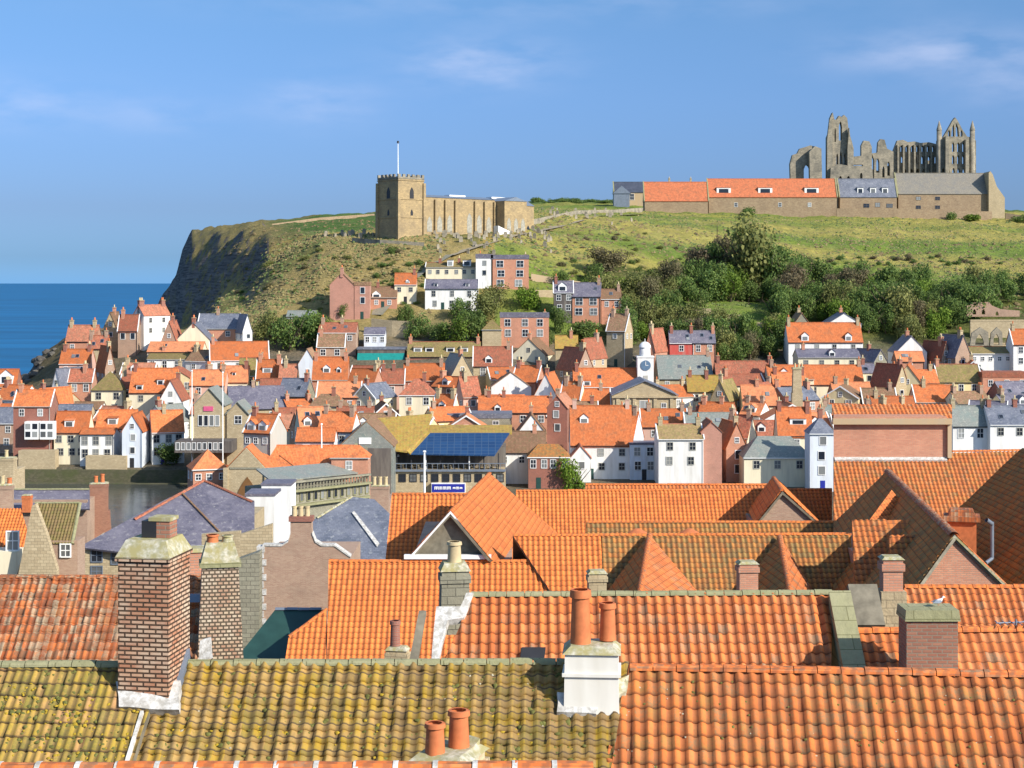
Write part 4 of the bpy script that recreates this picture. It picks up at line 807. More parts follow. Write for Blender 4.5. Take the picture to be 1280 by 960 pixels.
# ---- farm range and hostel below the abbey
def long_building(name, label, px0, px1, yr, ye, yb, Y, wall, roof, wins=(), dms=(), d=8, cat='building', wm_holes='glass', yr1=None, chim=(), wf='paint'):
    x0, x1 = Xp(px0, Y), Xp(px1, Y); g = terr((x0 + x1) / 2, Y); t = thing(name, label, cat, ((x0 + x1) / 2, Y + d/2, g)); a, b = (x1 - x0) / 2, d/2
    h = Zp(ye, Y) - g; zr = Zp(yr, Y + d/2) - g
    m = MB(); m.box(-a, a, -b, b, -4, h)
    for s in (-1, 1): m.prism([(s * a, -b, h), (s * a, b, h), (s * a, 0, zr)], (-s * .4, 0, 0))
    m.build('wall', wall, t)
    m = MB()
    for s in (-1, 1): m.prism([(-a - .1, s * (b + .3), h - .25), (a + .1, s * (b + .3), h - .25), (a + .1, 0, zr + .04), (-a - .1, 0, zr + .04)], (0, 0, .15))
    m.box(-a - .1, a + .1, -.15, .15, zr + .1, zr + .3)
    for s in (-1, 1): m.prism([(s * (a + .0), -b - .35, h - .2), (s * a, 0, zr + .1), (s * a, 0, zr + .5), (s * a, -b - .35, h + .25)], (s * .45, 0, 0), 1)
    m.build('roof', [roof, 'coping'], t)
    for px, py, w, hh_ in wins: window(t, (Xp(px, Y) - (x0 + x1) / 2, -b, Zp(py, Y) - g), w, hh_, wf, True)
    for px, w in dms:
        dormer(t, Xp(px, Y) - (x0 + x1) / 2, -b * .82, h + (zr - h) * .18 - .15, w * .8, 2.5, 2.2, roof, False)
    for px, p in chim:
        c = link('chimney', chimney_mesh(.7, .8 + .3 * p, 1.6, 'stone', p, 'buff_pot', 'cap'), t); c.location = (Xp(px, Y) - (x0 + x1) / 2, 0, zr)
    return t
long_building('farm_range', 'long orange roofed stone farm building with three white dormers below the abbey', 886, 1046, 224, 246, 270, 646, 'farm_stone', 'farm_tile', [(920, 256, 1.2, 1.5), (975, 256, 1.2, 1.5), (1012, 256, 1.2, 1.5)], [(905, 7), (957, 7), (1015, 7)], 9, 'farm building')
long_building('stone_barn', 'orange roofed stone barn at the left end of the long farm range', 806, 885, 228, 251, 274, 642, 'farm_stone', 'farm_tile', [], [], 9, 'barn')
t = long_building('visitor_building', 'dark slate roofed building behind the orange roofed stone barn', 768, 880, 228, 240, 262, 668, 'tan', 'dark_slate', [(776, 246, 1.6, 2.4), (790, 246, 1.6, 2.4)], [], 10, chim=[(838, 2), (865, 1)])
m = MB(); u_ = Xp(778, 660) - t.location.x; m.box(u_ - 3.2, u_ + 3.2, -9, -5, 0, 6); m.prism([(u_ - 3.8, -9.3, 5.8), (u_ + 3.8, -9.3, 5.8), (u_, -9.3, 9)], (0, 5, 0)); m.build('gabled_porch', 'lead', t)
long_building('stone_house', 'small slated stone range with three dark dormers left of the big slated hall', 1050, 1121, 224, 246, 270, 650, 'farm_stone', 'blue_slate', [(1083, 257, 2.2, 1.4), (1097, 256, 1.8, 1.6), (1112, 257, 2.4, 1.4)], [(1076, 3), (1092, 3), (1107, 3)], 9, wf='dark')
long_building('stone_hall', 'big grey slated stone hall with a pale gable wall under the abbey', 1123, 1240, 217, 242, 268, 652, 'farm_stone', 'stone_slate', [(1148, 248, 1.8, 1.2), (1172, 248, 1.8, 1.2), (1148, 259, 1.8, 1.2), (1172, 259, 1.8, 1.2)], [], 11, wf='dark')
Yg = 650; g0 = terr(Xp(1245, Yg), Yg)
m = MB(); m.prism([(Xp(a, Yg), Yg, Zp(b, Yg)) for a, b in ((1236, 275), (1256, 275), (1256, 247), (1246, 233), (1241, 218), (1238, 214), (1236, 216))], (0, 11, 0)); tag(m.build('gable_wall', 'stone'), 'pale stepped stone gable wall at the right end of the big slated hall', 'wall')
def stone_wall(label, pts, h, mat='farm_stone', name='stone_wall', th=.6, cat='wall'):
    m = MB(); L = [Vector((Xp(a, Y), Y, terr(Xp(a, Y), Y))) for a, Y in pts]
    for i in range(len(L) - 1):
        a, b = L[i], L[i + 1]; m.prism([a - Vector((0, 0, 1.5)), b - Vector((0, 0, 1.5)), b + Vector((0, 0, h)), a + Vector((0, 0, h))], (0, th, 0))
    return tag(m.build(name, mat), label, cat)
stone_wall('long rubble field wall below the slated stone hall', [(1046, 641), (1120, 640), (1200, 640), (1240, 641)], 3.2)
stone_wall('low field wall running off the right edge beside the pale gable wall', [(1257, 640), (1285, 638), (1340, 636)], 2.6)
stone_wall('grey boundary wall curving from the church to the barn', [(620, 496), (660, 520), (720, 570), (770, 610), (804, 636)], 1.5, 'abbey_stone')
stone_wall('dark churchyard wall in front of the church tower', [(440, 470), (475, 461), (530, 458)], 1.2, 'abbey_stone')
stone_wall('low tan wall on the clifftop left of the church', [(340, 620), (400, 640), (468, 660)], .8, 'farm_stone')
ribbon('path', [(560, 452), (600, 462), (640, 484), (690, 520), (740, 566), (800, 620)], 5, plain('track', (.36, .30, .2), .95))
# donkey road steps beside the terrace
ribbon('steps', [(470, 425), (500, 436), (528, 444), (560, 452)], 4, 'grey_stone', lift=.25)
# ---- clock tower of the old town hall
cY = 362; cx_ = Xp(807, cY); cz = terr(cx_, cY)
ct = thing('clock_tower', 'white square clock tower with a blue grey dial and small domed lantern', 'clock tower', (cx_, cY + 1.8, cz), R(0)); hh_ = Zp(447, cY) - cz
m = MB(); m.box(-1.8, 1.8, -1.8, 1.8, -1, hh_); m.box(-1.95, 1.95, -1.95, 1.95, hh_, hh_ + .3); m.build('tower_wall', 'white', ct)
m = MB(); m.cyl((0, 0), hh_ + .3, hh_ + 2.2, 1.25, 1.2, 8); l_ = m.build('lantern', 'white', ct)
m = MB(); zb = hh_ + 2.2
for i in range(5): a0, a1 = i * R(18), (i + 1) * R(18); m.cyl((0, 0), zb + 1.3 * math.sin(a0), zb + 1.3 * math.sin(a1), 1.35 * math.cos(a0), 1.35 * math.cos(a1) + .001, 14)
m.cyl((0, 0), zb + 1.3, zb + 2.0, .08, .04, 6); m.build('dome', 'paint', l_)
def disc(r, y0, y1, mat, name, parent, loc, rz=0, n=24):
    m = MB(); m.prism([(r * math.cos(2 * math.pi * i / n), y0, r * math.sin(2 * math.pi * i / n)) for i in range(n)], (0, y1 - y0, 0)); o = m.build(name, mat, parent); o.location = loc; o.rotation_euler = (0, 0, rz); return o
MT['dial'] = plain('clock dial', (.12, .2, .3), .4)
cd = disc(1.15, -.12, .02, 'dial', 'clock_face', ct, (0, -1.8, hh_ - 1.75))
m = MB(); m.box(-.06, .06, -.17, -.125, 0, .9); m.box(0, .6, -.17, -.125, -.05, .06); m.build('clock_hand', 'paint', cd)
m = MB(); m.box(-.5, .5, -1.86, -1.8, hh_ - 5.2, hh_ - 4); m.build('louvre', 'grey', ct)
# ---- market hall with pediment
mY = 340; mx = Xp(806, mY); mz = terr(mx, mY)
mh = thing('market_hall', 'cream stone hall with a pediment and tall columned window', 'hall', (mx, mY + 7, mz)); a = (846 - 767) / 2 / F * mY; he = Zp(494, mY) - mz; hr = Zp(477, mY) - mz
m = MB(); m.box(-a, a, -7, 7, -1, he); m.prism([(-a, -7, he), (a, -7, he), (0, -7, hr)], (0, 14, 0)); m.build('wall', 'stone', mh)
m = MB()
for s in (-1, 1): m.prism([(s * (a + .4), -7.4, he - .1), (0, -7.4, hr + .06), (0, 7.2, hr + .06), (s * (a + .4), 7.2, he - .1)], (0, 0, .22))
m.build('roof', 'blue_slate', mh)
m = MB(); m.box(-a - .3, a + .3, -7.45, -7.0, he - .55, he - .15); m.build('cornice', 'stone', mh)
for f in (-.85, -.33, .33, .85): m = MB(); m.box(f * a - .35, f * a + .35, -7.25, -7.0, -1, he - .55); m.build('pilaster', 'stone', mh)
for dx in (0,): window(mh, (dx, -7.0, he - 3.2), 2.0, 4.0, 'paint', True)
for f in (-.6, .6): window(mh, (f * a, -7, he - 2.6), .9, 1.8, 'paint', True)
# ---- stone lifeboat house with pink sign, two flagpoles
bY = 322; bx = Xp(272, bY); bz = terr(bx, bY)
lb = thing('lifeboat_house', 'two gabled ochre stone building with a pink sign and white mullioned windows', 'building', (bx, bY + 5, bz))
X_ = lambda p: Xp(p, bY) - bx
Zq = lambda p: Zp(p, bY) - bz
m = MB(); m.box(X_(242), X_(311), -4, 5, -1, Zq(514)); m.prism([(X_(242), -4.6, -1), (X_(279), -4.6, -1), (X_(279), -4.6, Zq(506)), (X_(261), -4.6, Zq(486)), (X_(242), -4.6, Zq(506))], (0, 9, 0)); m.prism([(X_(283), -4.4, -1), (X_(309), -4.4, -1), (X_(309), -4.4, Zq(517)), (X_(296), -4.4, Zq(503)), (X_(283), -4.4, Zq(517))], (0, 8, 0)); m.build('wall', 'stone', lb)
m = MB(); m.prism([(X_(240), -4.9, Zq(508)), (X_(261), -4.9, Zq(486)), (X_(261), 4.8, Zq(486)), (X_(240), 4.8, Zq(508))], (0, 0, .2)); m.prism([(X_(281), -4.9, Zq(508)), (X_(261), -4.9, Zq(486)), (X_(261), 4.8, Zq(486)), (X_(281), 4.8, Zq(508))], (0, 0, .2))
for s in (-1, 1): m.prism([(X_(296 + s * 15), -4.7, Zq(519)), (X_(296), -4.7, Zq(503)), (X_(296), 4, Zq(503)), (X_(296 + s * 15), 4, Zq(519))], (0, 0, .2))
m.build('roof', 'green_slate', lb)
m = MB(); m.box(X_(254), X_(266), -4.75, -4.6, Zq(514), Zq(508)); m.build('sign', 'pinkpaint', lb)
for p in (250, 257, 264, 271): window(lb, (X_(p), -4.6, Zq(526)), .75, 2.0, 'paint', False)
window(lb, (X_(297), -4.4, Zq(525)), 1.3, 1.5, 'paint', True)
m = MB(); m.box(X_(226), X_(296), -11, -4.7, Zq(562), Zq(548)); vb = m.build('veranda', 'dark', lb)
for i in range(9): window(vb, (X_(230 + i * 6.6), -11, Zq(554)), .62, 1.3, 'paint', False)
def pole(label, px, y0, y1, Y, r=.12, cat='flagpole', name='flagpole', mat='paint'):
    x = Xp(px, Y); z0 = Zp(y1, Y); m = MB(); m.cyl((0, 0), 0, Zp(y0, Y) - z0, r, r * .6, 8); o = m.build(name, mat); o.location = (x, Y, z0); m2 = MB(); m2.cyl((0, 0), Zp(y0, Y) - z0, Zp(y0, Y) - z0 + .25, r * 1.4, r, 8); m2.build('cap', mat, o)
    return tag(o, label, cat)
pole('left and taller of two white flagpoles before the ochre stone building', 240, 464, 588, 318)
pole('right of two white flagpoles, in front of the ochre gable', 278.5, 466, 590, 316)
pole('short white pole left of the grey gabled shed', 402, 531, 560, 262)
pole('pale post standing in front of the blue roofed pub terrace', 530.5, 565, 620, 276, .22, 'post', 'post')
# ---- grey stone building with arched doorway and the long balustraded range
def gable_front(name, label, cat, px0, px1, yr, ye, Y, d, wall, roof, dY=0):
    x0, x1 = Xp(px0, Y), Xp(px1, Y); xc = (x0 + x1) / 2; g = terr(xc, Y) ; t = thing(name, label, cat, (xc, Y + d/2, g)); a = (x1 - x0) / 2; h = Zp(ye, Y) - g; r = Zp(yr, Y) - g
    m = MB(); m.box(-a, a, -d/2, d/2, -2, h); m.prism([(-a, -d/2, h), (a, -d/2, h), (0, -d/2, r)], (0, d, 0)); m.build('wall', wall, t)
    m = MB()
    for s in (-1, 1): m.prism([(s * (a + .25), -d/2 + .4, h - .2), (0, -d/2 + .4, r + .05), (0, d/2 + .2, r + .05), (s * (a + .25), d/2 + .2, h - .2)], (0, 0, .18))
    m.build('roof', roof, t); t['h'] = h; t['r'] = r; t['a'] = a; return t
Yw = 258
t = gable_front('market_building', 'cream stone gable with a big arched brown doorway', 'building', 281, 334, 560, 588, Yw, 6, 'stone', 'f_orange')
m = MB(); p = lancet(.2, t['h'] - 6.2, 3.4, 5.2); m.prism([(a_, -3.12, b_) for a_, b_ in p], (0, .2, 0)); m.build('door', plain('brown door', (.22, .11, .04)), t)
m = MB(); m.box(-2.6, 2.2, -3.1, -2.9, t['h'] + .2, t['h'] + .5); m.build('string_course', 'grey_stone', t)
m = MB(); m.box(-t['a'] - .2, -t['a'] + .5, -3.3, -2.6, t['h'] - 4, t['h'] + .4); m.box(t['a'] - .4, t['a'] + .3, -3.3, -2.6, t['h'] - 4, t['h'] + .4); m.build('corner_pier', 'stone', t)
long_building('market_range', 'long orange roof behind the cream arched gable on the waterfront', 312, 440, 558, 590, 610, Yw + 7, 'stone', 'f_orange', [], [], 10)
# balustraded stone range receding to the right
def P3(px, py, Y): return P(px, py, Y)
gb = thing('balustraded_range', 'weathered grey stone range with a balustraded balcony running back to the right', 'building', (Xp(400, 246), 246, terr(Xp(400, 246), 246)))
off = gb.location
m = MB(); A0, A1 = P(345, 628, 236), P(462, 598, 262); A1.z = Zp(604, 262); A0.z = Zp(617, 236)
dn = Vector((0, 0, -12)); bk = Vector((-6, 9, 0))
m.prism([A0, A1, A1 + dn, A0 + dn], bk); m.build('wall', 'grey_stone', gb, off)
dv = (A1 - A0)
for zz, nm in ((0, 'balcony_rail'), (-2.2, 'ledge')):
    m = MB(); o_ = Vector((0, 0, zz)); m.prism([A0 + o_, A1 + o_, A1 + o_ + Vector((0, 0, .3)), A0 + o_ + Vector((0, 0, .3))], Vector((.5, -.9, 0))); m.build(nm, 'coping', gb, off)
m = MB(); m.prism([A0 + Vector((0, 0, 1.3)), A1 + Vector((0, 0, 1.3)), A1 + Vector((0, 0, 1.6)), A0 + Vector((0, 0, 1.6))], Vector((.3, -.5, 0)))
for i in range(30):
    c = A0 + dv * (i + .5) / 30; m.box(c.x - .12, c.x + .12, c.y - .3, c.y, c.z + .3, c.z + 1.3)
m.build('balustrade', 'grey_stone', gb, off)
for i in range(14):
    c = A0 + dv * (i + .5) / 14 + Vector((0, 0, -.9)); o = window(gb, tuple(c - off + Vector((.05, -.05, 0))), .9, 1.2, 'coping', False, math.atan2(dv.y, dv.x))
m = MB(); m.prism([A0 + Vector((-1, 2, 1.4)), A1 + Vector((-1, 2, 1.4)), A1 + Vector((-4, 7, 2.6)), A0 + Vector((-4, 7, 2.6))], Vector((0, 0, .2))); m.build('roof', 'green_slate', gb, off)
# low hip roofed orange brick kiosk on the quay and white wall
H(230, 286, 562, 587, 4.4, 'H', 'B', 'O', 'orange brick quay building with an orange hipped roof before the flagpoles', 3, 1, Y=262, yaw=20, ch=[])
H(311, 347, 617, 620, 5, 'F', 'W', 'L', 'blank white block with one small grey window in front of the stone range', 1, 2, Y=200, ch=[], d=5, wins=[], group=None)
H(330, 367, 604, 607, 5, 'F', 'W', 'L', 'white flat roofed block in front of the arched cream gable', 1, 1, Y=226, ch=[], d=5, wins=[], group=None)
# ---- pub with golden roof and blue glass
pY = 285
pb = thing('quayside_pub', 'quayside pub with golden hipped roof, blue glass roof and open terrace', 'pub', (Xp(550, pY), pY + 6, terr(Xp(550, pY), pY))); off = pb.location
m = MB(); m.prism([P(640, 541, pY + 3), P(640, 531, pY + 8), P(534, 531, pY + 8), P(522, 541, pY + 3)], (0, 0, -.3)); m.prism([P(466, 523, pY + 7), P(540, 517, pY + 9), P(534, 540, pY + 3), P(509, 564, pY - 3), P(494, 562, pY - 3)], (0, 0, -.3)); m.prism([P(508, 563, pY - 3), P(532, 541, pY + 3), P(538, 541, pY + 3), P(513, 567, pY - 3.2)], (0, 0, -.2)); m.build('roof', 'f_gold', pb, off)
m = MB(); m.prism([P(510, 567, pY - 3), P(618, 569, pY - 3), P(637, 541, pY + 3), P(534, 541, pY + 3)], (0, 0, -.2)); m.build('glass_roof', 'blue_glass', pb, off)
m = MB(); b0, b1 = P(470, 585, pY), P(632, 588, pY); m.box(b0.x, b1.x, pY - 2, pY + 10, off.z - 2, b0.z); m.build('wall', 'stone', pb, off)
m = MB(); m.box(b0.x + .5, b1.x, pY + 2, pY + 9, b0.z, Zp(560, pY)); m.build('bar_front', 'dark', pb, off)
m = MB(); 
for i in range(26): u_ = b0.x + (b1.x - b0.x) * i / 25; m.box(u_ - .04, u_ + .04, pY - 2.4, pY - 2.32, b0.z, b0.z + 1.05)
m.box(b0.x, b1.x, pY - 2.45, pY - 2.3, b0.z + 1.0, b0.z + 1.12); m.box(b0.x, b1.x, pY - 2.5, pY - 2.0, b0.z - .35, b0.z); m.build('terrace_rail', 'lead', pb, off)
for i in range(9): u_ = b0.x + (b1.x - b0.x) * (i + .5) / 9; mm = MB(); mm.box(u_ - .1, u_ + .1, pY - 2.0, pY - 1.8, b0.z, Zp(565, pY)); mm.build('post', 'paint' if i % 3 == 0 else 'iron', pb, off)
for i in range(12): u_ = b0.x + (b1.x - b0.x) * (i + .5) / 12 - off.x; window(pb, (u_, -8, b0.z - 1.5 - off.z), 1.1, 1.2, 'iron', True)
def pp(px, py, Y=pY - 3.0): return P(px, py, Y)
sg = MB(); s0, s1 = pp(540, 615), pp(581, 605); sg.box(s0.x, s1.x, pY - 3.1, pY - 3.0, s0.z, s1.z); sg.box(s0.x - .12, s1.x + .12, pY - 3.04, pY - 2.0, s0.z - .12, s1.z + .12, 1)
so = sg.build('sign_board', ['blue', 'paint'], None); tag(so, 'blue oblong sign with white lettering below the pub terrace', 'sign')
m = MB(); zc_ = (s0.z + s1.z) / 2
for w0, w1, hh2 in ((543, 548.4, .26), (549.2, 552.4, .26), (553.4, 558, .26), (558.8, 563.5, .26), (566, 569.5, .16), (570.2, 573.8, .22), (574.6, 578, .16)):
    q0, q1 = pp(w0, 600).x, pp(w1, 600).x; st = (q1 - q0) / 5
    for k_ in range(3): m.box(q0 + st * k_ * 2, q0 + st * (k_ * 2 + 1), pY - 3.13, pY - 3.1, zc_ - hh2, zc_ + hh2)
    m.box(q0, q1, pY - 3.135, pY - 3.105, zc_ - .05, zc_ + .07); m.box(q0, q1, pY - 3.137, pY - 3.107, zc_ + hh2 - .1, zc_ + hh2 + .01)
m.build('lettering', 'paint', so)
def umbrella(label, px, py, Y):
    c = P(px, py, Y); t = thing('parasol', label, 'parasol', (c.x, Y, c.z - 2.6)); m = MB(); m.cyl((0, 0), 0, 2.6, .05); m.build('pole', 'iron', t)
    m = MB(); m.cyl((0, 0), 1.9, 2.75, 1.0, .06, 8); m.cyl((0, 0), 1.7, 1.9, 1.02, 1.0, 8); m.build('canopy', 'white', t)
umbrella('left white parasol on the pub terrace', 473, 566, pY - 1); umbrella('right white parasol on the pub terrace', 492, 564, pY - 1)
# table sets seen as dark shapes on the terrace
for i, px_ in enumerate((500, 520, 545, 560, 585, 603, 618)):
    c = P(px_, 585, pY - .9); t = thing('picnic_table', 'dark picnic table on the pub terrace, %s' % ['nearest the right parasol', 'just left of the pale post', 'first right of the pale post', 'second right of the pale post', 'third right of the pale post', 'second from the right end', 'nearest the white quay building'][i], 'table', (c.x, c.y, b0.z), random.uniform(-.3, .3), 'picnic tables on the pub terrace')
    m = MB(); m.box(-.8, .8, -.35, .35, .72, .78); m.build('tabletop', 'wood', t); m = MB(); m.box(-.8, .8, -.75, -.5, .42, .47); m.box(-.8, .8, .5, .75, .42, .47); m.build('bench', 'wood', t); m = MB(); m.box(-.6, -.52, -.7, .7, 0, .72, taper=.02); m.box(.52, .6, -.7, .7, 0, .72, taper=.02); m.build('leg', 'wood', t)
# grey gabled shed left of the pub
t = gable_front('fish_shed', 'wide grey boarded gable with a small white sign left of the pub', 'shed', 424, 491, 528, 558, 276, 14, 'green_slate', 'f_brown')
m = MB(); m.box(-1.2, .9, -7.15, -7.0, t['h'] + .4, t['h'] + 1.5); m.build('sign', 'paint', t)
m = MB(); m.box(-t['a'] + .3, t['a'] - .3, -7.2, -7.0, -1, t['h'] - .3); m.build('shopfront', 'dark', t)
m = MB(); m.box(-.3, .3, -7.6, -7.2, -1, t['h'] - .1); m.build('pier', 'grey_stone', t)
# dark brick warehouse
H(660, 711, 555, 571, 6.4, 'H', 'R', 'olive_orange', 'dark brick warehouse with an orange hipped roof and two rows of small white arched windows', 4, 2, Y=288, ch=[], name='warehouse', cat='warehouse', group=None)
# tall tapering stone chimney
cY2 = 340; c = P(996, 511, cY2); m = MB(); z0 = terr(c.x, cY2) 
tc_ = thing('stone_chimney', 'tall pale stone chimney that widens at its foot among orange roofs', 'chimney', (c.x, cY2, z0)); hh2 = Zp(458, cY2) - z0
m.box(-1.1, 1.1, -.8, .8, -1, hh2 - 8.5 + 3); m.box(-.95, .95, -.8, .8, hh2 - 5.5, hh2 - .6, taper=.12); m.build('stack', 'stone', tc_)
m = MB(); m.box(-.98, .98, -.85, .85, hh2 - .6, hh2 - .2); m.build('cap', 'cap', tc_)
for s in (-.4, .4): m = MB(); m.pot((s, 0), hh2 - .2, .9, .2); m.build('chimney_pot', 'buff_pot', tc_)
# teal awning building
aY = 398; a0, a1 = P(447, 455, aY), P(506, 441, aY); g0 = terr(a0.x, aY)
t = thing('awning_building', 'low building with a long teal awning on the slope above orange roofs', 'building', ((a0.x + a1.x) / 2, aY + 3, g0)); a = (a1.x - a0.x) / 2; h = a1.z - g0
m = MB(); m.box(-a, a, -3, 3, -1, h + .8); m.build('wall', 'dark', t); m = MB(); m.prism([(-a, -3.05, h - .2), (a, -3.05, h - .2), (a, -4.6, h - 2.4), (-a, -4.6, h - 2.4)], (0, 0, .12)); m.build('awning', 'teal', t); m = MB(); m.box(-a - .2, a + .2, -3.2, 3.2, h + .8, h + 1.3); m.build('roof', 'blue_slate', t)
# stone terraces and ruins on the right
for (pa, pb_, yt, Y, hgt, lab) in ((1213, 1300, 400, 421, 3.6, 'upper long sandstone retaining wall at the right'), (1211, 1264, 429, 410, 2.6, 'lower sandstone retaining wall with arches at the right')):
    x0, x1 = Xp(pa, Y), Xp(pb_, Y); z1 = Zp(yt, Y); m = MB(); m.box(x0, x1, Y, Y + .8, z1 - hgt - 3, z1); m.box(x0, x1, Y - .08, Y, z1 - .3, z1 + .12); tag(m.build('retaining_wall', 'stone'), lab, 'wall')
for i, (px_, w_) in enumerate(((1224, 2.4), (1245, 1.6))):
    c = P(px_, 427, 408); t = thing('ruined_arch', ['wider dark ruined stone arch at the right above the white dormer row', 'narrow ruined stone pillar at the right above the white dormer row'][i], 'ruin', (c.x, c.y, c.z - 1)); cut('arch_wall', [(-w_, 0), (w_, 0), (w_ * .9, 3.4), (.2, 4.6), (-w_ * .8, 3.2)], [lancet(0, .2, w_ * .9, 2.8)], .7, 'abbey_stone', t)
c = P(1225, 396, 430); t = thing('ruined_building', 'tumbledown brown stone building on the top terrace at the right', 'ruin', (c.x, 432, c.z)); 
cut('front_wall', [(-3, 0), (11, 0), (11, 1.6), (6, 2.0), (3.6, 3.0), (2.8, 3.9), (-1.6, 3.7), (-2.2, 3.0), (-3, 2.9)], [lancet(-1, .6, .9, 1.5), lancet(1.4, .6, .9, 1.5), lancet(5, .3, .8, 1.2)], .8, 'brown_brick', t)
stone_wall('pale garden wall on the slope under the pink brick wing', [(464, 414), (490, 412), (514, 411)], 4.2, 'stone')
stone_wall('rubble garden wall running down the slope below the brick slated house', [(662, 434), (690, 436), (730, 437)], 2.0, 'stone')
stone_wall('pale ledge wall in the garden above the orange brick slated house', [(664, 446), (700, 447), (740, 448)], 1.8, 'tan')
H(360, 396, 389, 396, 3.0, 'X', 'W', 'V', 'low white shed with bent grey roof beside the pink brick gable', 1, 1, Y=424, ch=[], wins=[])
H(356, 382, 400, 408, 3.5, 'X', 'T', 'N', 'ramshackle low hut with pale patches under the low white shed', 2, 1, Y=418, ch=[])
H(793, 808, 358, 365, 3, 'X', 'W', 'N', 'little white hut among the trees above the clock tower', 1, 1, Y=440, ch=[], wins=[])
# quay wall and strand
def quay(label, pts, z1, mat, Yd=0):
    m = MB(); L = [Vector((Xp(a, Y), Y, 0)) for a, Y in pts]
    for i in range(len(L) - 1):
        a_, b_ = L[i], L[i + 1]; m.prism([(a_.x, a_.y, -1), (b_.x, b_.y, -1), (b_.x, b_.y, z1), (a_.x, a_.y, z1)], (0, 1.2, 0))
    tag(m.build('quay_wall', mat), label, 'wall')
quay('dark weedy harbour wall under the quayside houses', [(-60, 324.4), (30, 324.8), (110, 324.6), (160, 324.2), (330, 324)], 2.5, 'weed')
m = MB(); m.prism([(Xp(a_, b_), b_, -.5) for a_, b_ in ((-60, 322.4), (60, 322.6), (150, 322.2), (240, 322), (240, 324.2), (-60, 324.5))], (0, 0, .62)); tag(m.build('strand', 'weed'), kind='structure')
c0, c1 = P(24, 575, 327), P(70, 566, 327); m = MB(); m.box(c0.x, c1.x, 326.4, 329, 1.5, Zp(563, 327)); tag(m.build('harbour_wall', 'stone'), 'ochre stone base wall under the house with white bay windows', 'wall')
c0, c1 = P(107, 588, 326.6), P(158, 568, 326.6); m = MB(); m.box(c0.x, c1.x, 326.6, 328.8, 1.5, Zp(570, 326.6)); tag(m.build('harbour_wall', 'stone'), 'ochre stone base wall under the white quayside cottages', 'wall')
m = MB()
for px_ in (): c = P(px_, 538, 327.5); m.box(c.x - 1.6, c.x + 1.6, 327, 329.5, c.z - 1.9, c.z + 1.9)
t = [q for q in ALLH if 'two large white bay' in q[2]][0][4]
for px_ in (40, 59):
    c = P(px_, 538, 328.5); m = MB(); m.box(-1.4, 1.4, -.8, 1.2, -1.8, 1.8); o = m.build('bay_window', 'paint', t); o.location = (c.x - t.location.x, 328.9 - t.location.y, c.z - t.location.z)
    for dx in (-.7, .7):
        for dz in (-.75, .85): p_ = link('pane', pane_mesh(1.0, 1.1), o); p_.location = (dx, -.82, dz)
